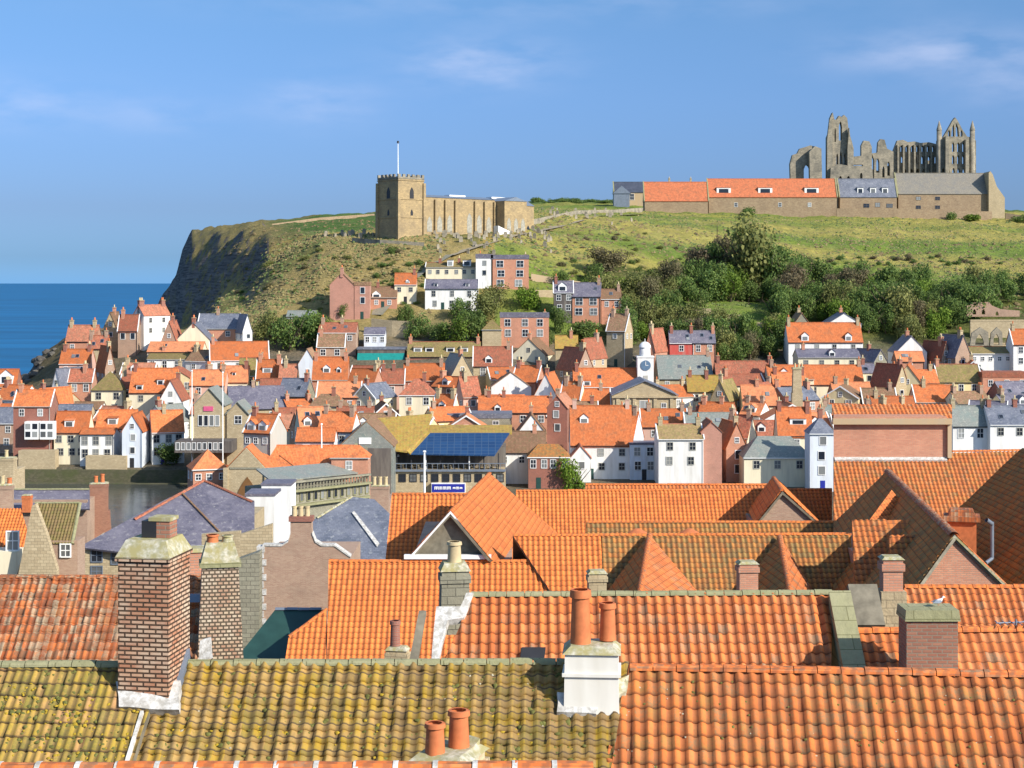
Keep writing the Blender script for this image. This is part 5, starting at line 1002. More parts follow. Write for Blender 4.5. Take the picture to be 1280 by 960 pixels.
# ---------------------------------------------------------------- near roofs with modelled pantiles
EYE = Vector((0, 0, ZC))
class PL:
    def __init__(s, o, n): s.o = Vector(o); s.n = Vector(n).normalized()
    def at(s, px, py): d = Vector((px - CX, F, -(py - HY))); t = s.n.dot(s.o - EYE) / s.n.dot(d); return EYE + d * t
def front(px, y, Y, pitch, yaw=0): p, a = R(pitch), R(yaw); return PL(P(px, y, Y), (-math.sin(a) * math.sin(p), -math.cos(a) * math.sin(p), math.cos(p)))
def three(a, b, c): n = (b - a).cross(c - a); return PL(a, n if n.z > 0 else -n)
def sheet(name, pts, mat, parent, tw=.25, tg=.3, amp=.045, step=.03, jit=0.0, samples=6):
    pts = [Vector(p) for p in pts]; n = Vector((0, 0, 0))
    for i in range(len(pts)): n += (pts[i] - pts[0]).cross(pts[(i + 1) % len(pts)] - pts[0])
    n.normalize()
    if n.z < 0: n = -n; pts.reverse()
    U = Vector((0, 0, 1)).cross(n).normalized(); V = n.cross(U)
    o = parent.matrix_basis.translation if parent else Vector((0, 0, 0))
    uu = [(p - pts[0]).dot(U) for p in pts]; vv = [(p - pts[0]).dot(V) for p in pts]
    u0, v0 = min(uu) - tw, min(vv) - tg; nc = int((max(uu) - u0) / tw) + 2; nr = int((max(vv) - v0) / tg) + 2
    if samples == 6: T = [(0, 1), (.14, .96), (.30, .68), (.42, .18), (.58, 0), (.80, .25)]
    else: T = [(0, 1), (.28, .75), (.48, .05), (.76, .15)]
    us, hs = [], []
    for c in range(nc):
        for t, h in T: us.append(u0 + (c + t) * tw); hs.append(h * amp)
    us.append(u0 + nc * tw); hs.append(amp); us = np.array(us); hs = np.array(hs); nU = len(us); S = len(T)
    V_, Fc, UV = [], [], []
    rng = np.random.RandomState(int(abs(pts[0].x * 13 + pts[0].y * 7)) % 9999)
    base = np.array(pts[0] - o); Un, Vn, Nn = np.array(U), np.array(V), np.array(n); k = 0
    for r in range(nr):
        jj = rng.randn(nc + 1) * jit; ji = jj[np.minimum(np.arange(nU) // S, nc)]; js = (rng.randn(nc + 1) * jit * .6)[np.minimum(np.arange(nU) // S, nc)]
        rows = ((r * tg + js, hs - .012, 0.0), (r * tg + js, hs + step + ji, 0.001), ((r + 1) * tg + .01 + js * 0, hs * .98 + ji * .3, .99))
        for vv_, hh, fv in rows:
            w = base + np.outer(us, Un) + np.outer(v0 + vv_ + np.zeros(nU), Vn) + np.outer(hh, Nn)
            V_.append(w)
        idx = np.arange(nU - 1)
        for a in (0, 1):
            b0 = k + a * nU; Fc.append(np.stack([b0 + idx, b0 + idx + 1, b0 + nU + idx + 1, b0 + nU + idx], 1))
            c_ = (np.floor(idx / S) + .5); tu = c_ * 0
            ua = np.floor(idx / S) + (idx % S) / S * .9 + .02; ub = ua + .9 / S
            va = np.full(len(idx), r + (.02 if a == 0 else .04)); vb = np.full(len(idx), r + (.04 if a == 0 else .96))
            UV.append(np.stack([ua, va, ub, va, ub, vb, ua, vb], 1))
        k += 3 * nU
    V_ = np.concatenate(V_); Fc = np.concatenate(Fc); UV = np.concatenate(UV).reshape(-1, 2) * np.array([tw, tg]) + np.array([tw, tg]) * rng.randint(5, 90)
    me = bpy.data.meshes.new(name); me.vertices.add(len(V_)); me.vertices.foreach_set('co', V_.ravel()); me.loops.add(Fc.size); me.loops.foreach_set('vertex_index', Fc.ravel().astype(np.int32))
    me.polygons.add(len(Fc)); me.polygons.foreach_set('loop_start', np.arange(0, Fc.size, 4, dtype=np.int32)); me.polygons.foreach_set('loop_total', np.full(len(Fc), 4, np.int32)); me.update(calc_edges=True)
    me.uv_layers.new(name='UVMap').data.foreach_set('uv', UV.ravel()); me.polygons.foreach_set('use_smooth', [True] * len(Fc))
    bm = bmesh.new(); bm.from_mesh(me)
    for i in range(len(pts)):
        a, b = pts[i] - o, pts[(i + 1) % len(pts)] - o
        bmesh.ops.bisect_plane(bm, geom=bm.verts[:] + bm.edges[:] + bm.faces[:], plane_co=a, plane_no=(b - a).cross(n), clear_outer=True, dist=1e-5)
    bm.to_mesh(me); bm.free(); me.materials.append(MT[mat]); me.update()
    ob = link(name, me, parent)
    return ob, n, pts
def roof(parent, pts, mat, under='wood', **k):
    k.setdefault('amp', .075); k.setdefault('step', .018)
    ob, n, ps = sheet('roof', pts, mat, parent, **k)
    m = MB(); m.prism([p - n * .015 for p in ps], -n * .12); m.build('roof_underlay', under, ob, parent.matrix_basis.translation); return ob
def ridge(parent, a, b, mat='orange_near', r=.13, name='ridge', seg=.45, joint=None):
    a, b = Vector(a), Vector(b); d = b - a; n = max(2, int(d.length / seg)); dn = d.normalized(); s = Vector((0, 0, 1)).cross(dn).normalized(); u = dn.cross(s); o = parent.matrix_basis.translation if parent else Vector()
    m = MB()
    for i in range(n):
        p, q = a + d * (i + .02) / n, a + d * (i + .985) / n; rr = (r * 1.05, r * .97); jz = random.uniform(-.008, .008)
        A = []
        for c, r_ in ((p, rr[0]), (q, rr[1])):
            A.append([c + s * r_ * math.cos(t) + u * (r_ * math.sin(t) * .85 + jz) for t in [math.pi * k / 8 for k in range(9)]])
        for k in range(8): m.poly([A[0][k], A[0][k + 1], A[1][k + 1], A[1][k]], 0, False)
        m.poly(A[0][::-1], 0)
        if joint and i:
            B = [[c + s * r * 1.09 * math.cos(t) + u * r * 1.0 * math.sin(t) * .9 for t in [math.pi * k / 8 for k in range(9)]] for c in (p - dn * .035, p + dn * .03)]
            for k in range(8): m.poly([B[0][k], B[0][k + 1], B[1][k + 1], B[1][k]], 1)
            m.poly(B[0][::-1], 1); m.poly(B[1], 1)
    return m.build(name, [mat, joint or mat], parent, o)
def nearhouse(label, px, Y, name='terraced_house', cat='house', group='near rooftops'):
    x = Xp(px, Y); return thing(name, label, cat, (x, Y, terr(x, Y)), 0, group)
def body(t, x0, x1, y0, y1, z1, mat='brown_brick'):
    m = MB(); m.box(x0, x1, y0, y1, min(terr(x0, y0), terr(x1, y1)) - 1.5, z1); return m.build('wall', mat, t, t.location)
def back(t, a, b, run, pitch, mat, **k):
    dy = Vector((0, run, -run * math.tan(R(pitch)))); return roof(t, [a, b, b + dy, a + dy], mat, samples=4, **k)
def stack(parent, px, Y, w, d, ytop, ybot, mat, yaw=0, cap='cap', taper=0, top=.1, bands=True):
    """chimney stack: returns (object, top z, x, y)"""
    x = Xp(px, Y); z1 = Zp(ytop, Y); z0 = Zp(ybot, Y); o = parent.location
    m = MB(); m.box(-w/2, w/2, -d/2, d/2, z0 - z1, 0, 0, taper)
    if bands: m.box(-w/2 + taper - .05, w/2 - taper + .05, -d/2 + taper - .05, d/2 - taper + .05, -.32, -.12, 0)
    k = len(m.v); 
    a, b = w/2 - taper + .05, d/2 - taper + .05; c, e = a * .72, b * .72
    m.v += [(-a, -b, .002), (a, -b, .002), (a, b, .002), (-a, b, .002), (-c, -e, top), (c, -e, top), (c, e, top), (-c, e, top)]
    for q in ((3, 2, 1, 0), (4, 5, 6, 7), (0, 1, 5, 4), (1, 2, 6, 5), (2, 3, 7, 6), (3, 0, 4, 7)): m.f.append(tuple(k + i for i in q)); m.m.append(1); m.smf.append(False)
    ob = m.build('chimney', [mat, cap], parent); ob.location = (x - o.x, Y - o.y, z1 - o.z); ob.rotation_euler = (0, 0, R(yaw)); return ob
def potp(ch, dx, dy, r, h, z=.08, mat='pot', square=False, cap=None):
    m = MB()
    if square: m.box(-r, r, -r, r, 0, h, 0); m.box(-r * 1.12, r * 1.12, -r * 1.12, r * 1.12, h, h + .07, 1)
    else: m.pot((0, 0), 0, h, r)
    o = m.build('chimney_pot', [mat, cap or mat], ch); o.location = (dx, dy, z); return o
def slab(name, pts, d, mat, parent): m = MB(); m.prism(pts, d); return m.build(name, mat, parent, parent.location)
def lumpy(name, pts, d, mat, parent, amp=.05, it=3):
    m = MB(); m.prism(pts, d); me = m.mesh(name, mat, parent.location); bm = bmesh.new(); bm.from_mesh(me); bmesh.ops.remove_doubles(bm, verts=bm.verts[:], dist=1e-4)
    bmesh.ops.subdivide_edges(bm, edges=bm.edges[:], cuts=it, use_grid_fill=True)
    for v in bm.verts: q = noise.noise_vector(v.co * 3.1); v.co += q * amp
    bm.to_mesh(me); bm.free(); me.update(); return link(name, me, parent)
# F1 right foreground roof
pl = front(1000, 843, 31.5, 42, 4)
t = nearhouse('nearest orange pantiled roof with lichen streaks filling the bottom right corner', 1030, 34)
roof(t, [pl.at(787, 836), pl.at(1470, 848), pl.at(1470, 1010), pl.at(742, 1010)], 'orange_lichen', jit=.008, amp=.072, step=.035)
a, b = pl.at(787, 836), pl.at(1470, 848); ridge(t, a + Vector((0, 0, .0)), b, 'orange_near'); back(t, a, b, 3.6, 42, 'orange_near')
body(t, a.x, b.x, 30, 35, a.z - 3.3)
# F2 mossy roof
pl = front(480, 830, 32, 41, 2)
t2 = nearhouse('long moss and lichen covered brown roof across the bottom centre', 480, 34)
roof(t2, [pl.at(207, 831), pl.at(786, 829), pl.at(756, 1010), pl.at(150, 1010)], 'moss', tw=.245, tg=.275, amp=.07, step=.075, jit=.014)
a, b = pl.at(207, 831), pl.at(724, 829); ridge(t2, a, b, 'coping', .12); back(t2, a, b, 3.6, 41, 'moss'); body(t2, a.x, b.x, 30, 35, a.z - 3.3)
# F3 yellow mossy roof
pl3 = front(100, 832, 31.9, 41, 2)
t3 = nearhouse('bright yellow green lichened roof in the bottom left corner', 80, 34)
roof(t3, [pl3.at(-200, 832), pl3.at(205, 832), pl3.at(148, 1010), pl3.at(-200, 1010)], 'yellow_moss', tw=.17, tg=.30, amp=.035, step=.03, jit=.014)
a, b = pl3.at(-200, 832), pl3.at(150, 832); ridge(t3, a, b, 'coping', .12); back(t3, a, b, 3.6, 41, 'moss'); body(t3, a.x, b.x, 30, 35, a.z - 3.3)
sl = [pl3.at(176, 892), pl3.at(180, 892), pl3.at(160, 960), pl3.at(155, 960)]
slab('mortar_fillet', sl, Vector((0, -.04, .07)), 'mortar', t2)
# big brick stack at the seam
yb_ = pl.at(191, 882).y; c = stack(t2, 193, yb_ + .44, 1.02, 1.15, 692, 945, 'old_brick', -9, 'cap', 0, .33, bands=False)
m = MB(); m.box(-.56, .56, -.62, .62, -.06, .02); m.build('corbel', 'old_brick', c)
potp(c, .17, .05, .20, .34, .32, 'stack_brick', True, 'cap'); m = MB(); m.box(-.20, .1, -.16, .16, .34, .66); m.build('chimney_pot', ['iron'], c)
fl = lumpy('flashing', [pl.at(148, 862), pl.at(228, 860), pl.at(226, 897), pl.at(152, 893)], Vector((0, -.20, .20)), 'mortar', t2, .03)
slab('lead_flashing', [pl.at(212, 868), pl.at(222, 826), pl.at(238, 822), pl.at(226, 872)], Vector((0, -.05, .2)), 'lead', t2)
slab('lead_flashing', [pl.at(138, 838), pl.at(150, 838), pl.at(150, 888), pl.at(140, 884)], Vector((0, -.02, .10)), 'lead', t2)
# white rendered stack with two pots between F2 and F1
yb_ = pl.at(743, 872).y; c = stack(t, 740, yb_ + .12, 1.08, .95, 812, 935, 'stack_render', -4, 'cap', .03, .14, bands=False)
m = MB(); m.box(-.56, .56, -.5, .5, -.42, -.36); m.build('string_course', 'stack_render', c)
potp(c, -.22, -.05, .20, 1.05, .12, 'pot'); potp(c, .30, .16, .16, .72, .16, 'pot')
lumpy('flashing', [pl.at(697, 872), pl.at(750, 872), pl.at(745, 898), pl.at(697, 896)], Vector((0, -.08, .12)), 'mortar', t, .04)
lumpy('flashing', [pl.at(750, 868), pl.at(786, 850), pl.at(782, 872), pl.at(752, 884)], Vector((0, -.05, .12)), 'cap', t, .03)
def moss(name, t, pl, quad, n, mat, s0, s1, seed):
    rr = random.Random(seed); o = t.location; V, Fc = [], []; U = Vector((0, 0, 1)).cross(pl.n).normalized(); W_ = pl.n.cross(U)
    ico = [Vector(v) for v in ((0, 0, 1), (.89, 0, .25), (.28, .85, .25), (-.72, .53, .25), (-.72, -.53, .25), (.28, -.85, .25), (.6, .45, -.2), (-.3, .75, -.2), (-.8, 0, -.2), (-.3, -.75, -.2), (.6, -.45, -.2))]
    for i in range(n):
        a, b = rr.random(), rr.random(); px = (quad[0] + (quad[2] - quad[0]) * b) * (1 - a) + (quad[1] + (quad[3] - quad[1]) * b) * a; py = quad[4] + (quad[5] - quad[4]) * b
        if noise.noise(Vector((px * .018, py * .03, seed))) < rr.uniform(-.3, .35): continue
        c = pl.at(px, py) + pl.n * rr.uniform(-.01, .05); s = rr.uniform(s0, s1); k = len(V); j = [rr.uniform(.7, 1.3) for _ in ico]
        V += [tuple(c - o + U * v.x * s * q + W_ * v.y * s * q * .8 + pl.n * v.z * s * .6 * q) for v, q in zip(ico, j)]
        for f in range(5): g = 1 + f; h_ = 1 + (f + 1) % 5; Fc += [(k, k + g, k + h_), (k + g, k + 6 + (f - 1) % 5 if False else k + 6 + f, k + h_)]
    me = bpy.data.meshes.new(name); me.from_pydata(V, [], Fc); me.materials.append(MT[mat]); me.polygons.foreach_set('use_smooth', [True] * len(Fc)); me.update(); ob = link(name, me, t); ob['kind'] = 'stuff'
MT['moss_green'] = plain('moss', (.17, .17, .045), .95, 0, .5, 12); MT['lichen_yellow'] = plain('yellow lichen crust', (.46, .32, .03), .95, 0, .4, 12); MT['lichen_pale'] = plain('pale lichen crust', (.50, .46, .34), .95, 0, .4, 12)
P2_ = front(480, 830, 32, 41, 2)
moss('moss_clumps', t2, P2_, (240, 700, 170, 745, 838, 960), 1500, 'moss_green', .03, .075, 3); moss('lichen', t2, P2_, (240, 700, 170, 745, 850, 960), 700, 'lichen_yellow', .02, .055, 5); moss('pale_lichen', t2, P2_, (240, 700, 170, 745, 838, 960), 350, 'lichen_pale', .015, .035, 8)
moss('moss_clumps', t3, pl3, (0, 150, 0, 150, 838, 960), 500, 'moss_green', .025, .06, 6); moss('lichen', t3, pl3, (0, 190, 0, 150, 850, 960), 500, 'lichen_yellow', .02, .05, 9)
P1_ = front(1000, 843, 31.5, 42, 4); moss('moss_clumps', t, P1_, (800, 1280, 750, 1290, 850, 960), 420, 'moss_green', .02, .045, 11); moss('pale_lichen', t, P1_, (800, 1280, 750, 1290, 850, 960), 300, 'lichen_pale', .012, .028, 12)
# F0 ridge at the very bottom
t0 = nearhouse('closest house, an orange ridge with white mortar joints along the bottom edge', 300, 21)
a, b = P(-200, 966, 20.5), P(742, 964, 20.5); ridge(t0, a, b, 'orange_near', .15, joint='mortar', seg=.5)
pf = front(300, 970, 20.5, 40); roof(t0, [pf.at(-200, 970), pf.at(742, 970), pf.at(742, 1060), pf.at(-200, 1060)], 'orange_near'); back(t0, P(-200, 970, 20.5), P(742, 970, 20.5), 3, 40, 'orange_near')
body(t0, a.x, b.x, 18.9, 22.5, a.z - 2.2)
c = stack(t0, 561, 22.3, .72, .9, 944, 1010, 'stone', -20, 'cap', 0, .10)
potp(c, -.10, -.25, .14, .42, .08); potp(c, .10, .12, .15, .50, .10)
lumpy('haunching', [P(578, 950, 21.9), P(600, 925, 22.6), P(598, 960, 22.2), P(580, 968, 21.8)], Vector((-.25, .3, 0)), 'cap', t0, .03)
# S1 weathered left roof
pl = front(120, 722, 46, 42, 0)
t = nearhouse('weathered red pantiled roof on the left behind the tall eroded brick stack', 110, 48)
roof(t, [pl.at(-200, 722), pl.at(262, 722), pl.at(240, 870), pl.at(-200, 870)], 'weathered', tw=.19, tg=.29, amp=.05, step=.035, jit=.012)
a, b = pl.at(-200, 722), pl.at(262, 722); ridge(t, a, b, 'weathered', .1); back(t, a, b, 4, 42, 'weathered'); body(t, a.x, b.x, 43, 50, a.z - 4)
c = stack(t, 275, 44.5, 1.30, 1.0, 702, 850, 'flint', 12, 'cap', .17, .55, bands=False)
m = MB(); m.box(-.56, .56, -.40, .40, -.10, .03); m.build('corbel', 'coping', c)
potp(c, -.2, 0, .17, .3, .45, 'pot'); potp(c, .2, 0, .16, .22, .5, 'cap')
c = stack(t, 248, 46.5, .5, .7, 688, 850, 'brick', 12, 'cap', 0, .1, bands=False)
slab('lead_flashing', [P(238, 742, 45.0), P(262, 742, 45.0), P(260, 752, 44.9), P(238, 752, 44.9)], Vector((0, -.1, 0)), 'lead', t)
lumpy('mortar_patch', [P(251, 800, 43.5), P(264, 796, 43.5), P(266, 822, 43.4), P(249, 824, 43.4)], Vector((0, -.06, 0)), 'mortar', t, .03)
# S2 central clean orange roof
pl = front(800, 744, 42, 42, 0)
t = nearhouse('clean orange pantiled roof with green mossy ridge in the right centre', 800, 45)
roof(t, [pl.at(592, 745), pl.at(1040, 742), pl.at(1038, 870), pl.at(536, 870)], 'orange_near', amp=.08, step=.035, jit=.003)
a, b = pl.at(588, 745), pl.at(1040, 742); ridge(t, a, b, 'coping', .13); back(t, a, b, 4, 42, 'orange_near'); body(t, a.x, b.x, 39, 46, a.z - 4)
m = MB(); p_ = [pl.at(652, 813), pl.at(682, 813), pl.at(680, 828), pl.at(650, 828)]; m.prism(p_, Vector((0, -.08, .10))); s_ = m.build('skylight', 'iron', t, t.location)
slab('pane', [pl.at(655, 816) + Vector((0, -.085, .105)), pl.at(679, 816) + Vector((0, -.085, .105)), pl.at(678, 825) + Vector((0, -.085, .105)), pl.at(653, 825) + Vector((0, -.085, .105))], Vector((0, -.004, .004)), 'glass', s_) if False else None
c = stack(t, 568, 44.5, .82, .7, 712, 790, 'grey_stone', 8, 'cap', .04, .22)
potp(c, 0, 0, .20, .62, .15, 'buff_pot')
lumpy('mortar_fillet', [pl.at(583, 748), pl.at(592, 748), pl.at(580, 778), pl.at(560, 782), pl.at(548, 830), pl.at(539, 830), pl.at(545, 765), pl.at(575, 765)], Vector((0, -.08, .16)), 'mortar', t, .03, 1)
m = MB(); m.prism([pl.at(524, 768), pl.at(533, 768), pl.at(519, 850), pl.at(508, 850)], Vector((0, -.1, .12))); m.build('verge_board', 'wood', t, t.location)
pz = P(1052, 740, 41.5); m = MB(); m.prism([(pz.x - .29, 41.7, pz.z), (pz.x - .29, 39.2, pz.z - 2.1), (pz.x - .29, 39.2, pz.z - 4), (pz.x - .29, 41.7, pz.z - 4)], (.56, 0, 0)); m.build('parapet', 'coping', t, t.location)
# S3 right roofs
t = nearhouse('small orange roof at the right edge behind the mossy topped brick stack', 1220, 54)
pl = front(1200, 733, 54, 42); roof(t, [pl.at(1130, 734), pl.at(1470, 734), pl.at(1470, 830), pl.at(1130, 830)], 'orange_near'); ridge(t, pl.at(1130, 734), pl.at(1470, 734), 'orange', .12); back(t, pl.at(1130, 734), pl.at(1470, 734), 3, 42, 'orange_near'); body(t, Xp(1130, 53), Xp(1470, 53), 51.5, 56, Zp(800, 53))
t = nearhouse('low orange roof strip below the mossy green stone parapet at the right', 1200, 44)
pl = front(1200, 788, 41, 40); roof(t, [pl.at(1067, 790), pl.at(1470, 786), pl.at(1470, 880), pl.at(1067, 880)], 'orange_near', amp=.055); ridge(t, pl.at(1067, 790), pl.at(1470, 786), 'orange', .14); back(t, pl.at(1067, 790), pl.at(1470, 786), 3, 40, 'orange_near'); body(t, Xp(1067, 41), Xp(1470, 41), 39, 43, Zp(850, 41))
c = stack(t, 1160, 39, 1.22, .8, 772, 860, 'stack_brick', 0, 'coping', 0, .1, bands=False)
m = MB(); m.box(-.66, .66, -.46, .46, .0, .26, taper=.03); m.build('cap', 'coping', c)
m = MB(); m.box(-.4, .42, -.7, .7, -.04, .1); o = m.build('flat_roof', 'wood', t); q = P(1082, 758, 45.5); o.location = Vector((q.x, 45.5, q.z)) - t.location; o.rotation_euler = (R(42), 0, 0)
c = stack(t, 1114, 46.5, .56, .5, 698, 790, 'brick', 0, 'cap', 0, .08); m = MB(); m.box(-.36, .36, -.36, .3, -2.2, -.9); m.build('plinth', 'stone', c)
# T1 big plain orange roof
pl = front(520, 702, 75, 40)
t = nearhouse('large plain bright orange roof left of centre with a small rubble stack', 530, 80)
roof(t, [pl.at(411, 702), pl.at(676, 702), pl.at(694, 750), pl.at(694, 870), pl.at(408, 870)], 'orange', samples=4)
roof(t, [pl.at(408, 763), pl.at(408, 870), pl.at(350, 870), pl.at(361, 798)], 'orange', samples=4)
a, b = pl.at(411, 702), pl.at(676, 702); ridge(t, a, b, 'orange', .13); back(t, a, b, 5, 40, 'orange'); body(t, a.x, b.x + 1, 72, 79, a.z - 5)
ridge(t, pl.at(409, 763) + Vector((0, 0, .05)), pl.at(361, 798) + Vector((0, 0, .05)), 'orange', .1)
c = stack(t, 497, 66, .95, .6, 812, 850, 'stone', -10, 'cap', .05, .15); potp(c, -.1, 0, .22, 1.1, .08, 'red_brick')
# dark green sheet roof
pl = front(340, 762, 76, 25); t = nearhouse('dark bottle green sheet roof with a pale ridge in front of the brick gable house', 335, 78)
m = MB(); m.prism([pl.at(344, 762), pl.at(404, 762), pl.at(362, 799), pl.at(362, 880), pl.at(280, 880), pl.at(296, 822)], -pl.n * .15); m.build('roof', 'sea_green', t, t.location); ridge(t, pl.at(344, 762), pl.at(402, 762), 'lead', .12); body(t, Xp(300, 76), Xp(362, 76), 72, 78, Zp(820, 76))
m = MB(); m.prism([P(296, 700, 84), P(324, 690, 84), P(324, 830, 84), P(296, 830, 84)], Vector((0, 1, 0))); m.build('yard_wall', 'grey_stone', t, t.location)
# T2 gabled roof with boarded gable
A, B, C, Lf = P(563, 640, 75), P(612, 592, 90.05), P(613, 697, 75), P(512, 697, 75)
t = nearhouse('smooth bright orange roof with a grey boarded triangular gable in the centre', 590, 84)
pl = three(A, B, C); roof(t, [A, B, pl.at(698, 668), pl.at(692, 738), C + Vector((.0, -.4, 0))], 'orange', amp=.012, step=.008, samples=4)
pll = three(A, B, Lf); q = B + (Lf - A); roof(t, [A, B, q, Lf], 'orange', samples=4); ridge(t, A, B, 'orange', .11)
hb = B + Vector((2.5, 5, -4.5)); 
m = MB(); m.prism([A + Vector((0, .3, -.05)), C + Vector((-.1, .3, 0)), Lf + Vector((.1, .3, 0))], Vector((0, .3, 0))); m.build('gable_boards', 'wood', t, t.location)
for e0, e1 in ((A, C), (A, Lf)): m = MB(); m.prism([e0 + Vector((0, -.05, .05)), e1 + Vector((0, -.05, .05)), e1 + Vector((0, -.05, -.08)), e0 + Vector((0, -.05, -.08))], Vector((0, .25, 0))); m.build('bargeboard', 'paint', t, t.location)
m = MB(); m.prism([P(505, 694, 74.8), P(614, 694, 74.8), P(614, 699, 74.8), P(505, 699, 74.8)], Vector((0, .3, 0))); m.build('fascia', 'paint', t, t.location)
body(t, Lf.x, C.x + 1.0, 75.6, 89, Lf.z - .4)
# T3 left shaded roof
pl = front(560, 618, 93, 38); t = nearhouse('orange roof crossed by a diagonal shadow left of the grey boarded gable', 560, 97)
roof(t, [pl.at(490, 618), pl.at(640, 618), pl.at(640, 720), pl.at(480, 720)], 'orange', samples=4); ridge(t, pl.at(490, 618), pl.at(640, 618), 'orange', .12); back(t, pl.at(490, 618), pl.at(640, 618), 5, 38, 'orange', amp=.04); body(t, pl.at(490, 618).x + .2, pl.at(640, 618).x, 90, 97, pl.at(490, 618).z - 4)
# T4 long orange roof
pl = front(850, 612, 101, 38); t = nearhouse('long plain orange roof in front of the white four window house', 850, 105)
roof(t, [pl.at(645, 614), pl.at(1040, 612), pl.at(1040, 700), pl.at(640, 700)], 'orange', samples=4); ridge(t, pl.at(645, 614), pl.at(1040, 612), 'orange', .12); back(t, pl.at(645, 614), pl.at(1040, 612), 5, 38, 'orange', amp=.04); body(t, Xp(645, 101), Xp(1040, 101), 97, 105, Zp(612, 101) - 4)
pl = front(850, 606, 110, 38); roof(t, [pl.at(732, 606), pl.at(962, 606), pl.at(962, 640), pl.at(732, 640)], 'orange_near', samples=4); ridge(t, pl.at(732, 606), pl.at(962, 606), 'orange', .12)
A, B, C, Lf = P(978, 614, 94), P(967, 597, 100.5), P(1026, 656, 94), P(944, 656, 94)
t = nearhouse('small brown brick cross gable at the right end of the long plain orange roof', 980, 98)
roof(t, [A, B, B + (C - A), C], 'orange', samples=4); roof(t, [A, B, B + (Lf - A), Lf], 'orange', samples=4); ridge(t, A, B, 'orange_near', .14)
m = MB(); m.prism([A + Vector((0, .2, -.2)), C + Vector((0, .2, 0)), Lf + Vector((0, .2, 0))], Vector((0, .3, 0))); m.build('gable_wall', 'brown_brick', t, t.location); body(t, Lf.x + .2, C.x - .2, 94.6, 100, Lf.z - .1)
# T5 mossy strip
pl = front(880, 653, 86, 38); t = nearhouse('narrow lichened roof strip between two longer roofs right of centre', 880, 89)
roof(t, [pl.at(733, 653), pl.at(1048, 653), pl.at(1048, 720), pl.at(725, 720)], 'olive_orange', samples=4); ridge(t, pl.at(733, 653), pl.at(1048, 653), 'orange', .12); back(t, pl.at(733, 653), pl.at(1048, 653), 3.4, 38, 'orange', amp=.04); body(t, Xp(735, 86), Xp(1045, 86), 83, 89, Zp(653, 86) - 3.5)
for px_ in (797, 862):
    m = MB(); c_ = P(px_, 669, 80); m.cyl((c_.x, c_.y), c_.z - .3, c_.z + .15, .62, .45, 14); m.cyl((c_.x, c_.y), c_.z + .15, c_.z + .33, .45, .1, 14); m.build('roof_vent', 'pot', t, t.location)
# T6 orange then lichened
pl = front(850, 669, 76, 40); t = nearhouse('wide orange roof turning brown and mossy to the right with two pointed hips', 850, 80)
roof(t, [pl.at(641, 670), pl.at(752, 669), pl.at(752, 780), pl.at(715, 780)], 'orange', samples=4); roof(t, [pl.at(752, 669), pl.at(1064, 668), pl.at(1064, 790), pl.at(752, 790)], 'olive_orange', samples=4)
ridge(t, pl.at(641, 670), pl.at(1064, 668), 'orange', .12); back(t, pl.at(641, 670), pl.at(1064, 668), 4, 40, 'olive_orange', amp=.04); body(t, Xp(645, 76), Xp(1062, 76), 73, 79, Zp(669, 76) - 4)
for (ax_, ay_), f_, l_, r_ in (((812, 669), (798, 752, 67), (755, 748, 72.2), (882, 752, 72)), ((975, 671), (990, 752, 67), (922, 748, 72.2), (1024, 752, 71))):
    A = P(ax_, ay_, 75.6); Fp, Lp, Rp = P(*f_), P(*l_), P(*r_)
    dn = Vector((0, 0, 0))
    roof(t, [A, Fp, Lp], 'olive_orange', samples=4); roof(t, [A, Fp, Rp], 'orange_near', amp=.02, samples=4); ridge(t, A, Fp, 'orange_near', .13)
c = stack(t, 746, 66, .72, .6, 716, 790, 'stone', 5, 'cap', 0, .12); c = stack(t, 934, 64, .74, .6, 704, 790, 'brick', 5, 'cap', 0, .1)
# U1 big roof on the right with the brick box
pl = front(1160, 568, 98, 40); t = nearhouse('big lichened orange roof with a large square brick rooftop block on the right', 1160, 103)
roof(t, [pl.at(1042, 570), pl.at(1470, 560), pl.at(1470, 780), pl.at(1042, 780)], 'orange_lichen', samples=4); ridge(t, pl.at(1190, 565), pl.at(1470, 560), 'orange', .12)
x0, x1 = Xp(1042, 95.5), Xp(1186, 95.5); yf = pl.at(1110, 572).y - .15; x0, x1 = Xp(1042, yf), Xp(1184, yf); m = MB(); k_ = (yf + 3.2) / yf; m.prism([(x0, yf, Zp(600, yf)), (x1, yf, Zp(600, yf)), (x1, yf + 3.2, Zp(600, yf)), (x0 * k_, yf + 3.2, Zp(600, yf))], (0, 0, Zp(521, yf) - Zp(600, yf))); bx_ = m.build('brick_block', 'brick', t, t.location)
p2 = front(1100, 505, yf + 3.2, 26); roof(t, [p2.at(1040, 506), p2.at(1190, 506), p2.at(1190, 524), p2.at(1040, 524)], 'orange_near', samples=4)
m = MB(); m.box(x0 - .1, x1 + .2, yf - .35, yf - .02, Zp(530, yf), Zp(523, yf)); m.build('eaves_board', 'tan', t, t.location); m = MB(); m.box(x1 - .02, x1 + .22, yf - .2, yf + .2, Zp(572, yf), Zp(530, yf)); m.build('corner_post', 'tan', t, t.location)
q0 = pl.at(1042, 571); q1 = pl.at(1182, 571); m = MB(); m.prism([q0, q1, q1 + Vector((0, -.35, -.25)), q0 + Vector((0, -.35, -.25))], Vector((0, -.05, .12))); m.build('lead_flashing', 'mortar', t, t.location)
m = MB(); m.prism([pl.at(1042, 572), P(1042, 522, 95.5), P(1042, 700, 88), P(1042, 740, 84), pl.at(1042, 720)], Vector((-.35, 0, 0))); 
body(t, Xp(1042, 95), Xp(1470, 95), 84, 103, Zp(730, 84))
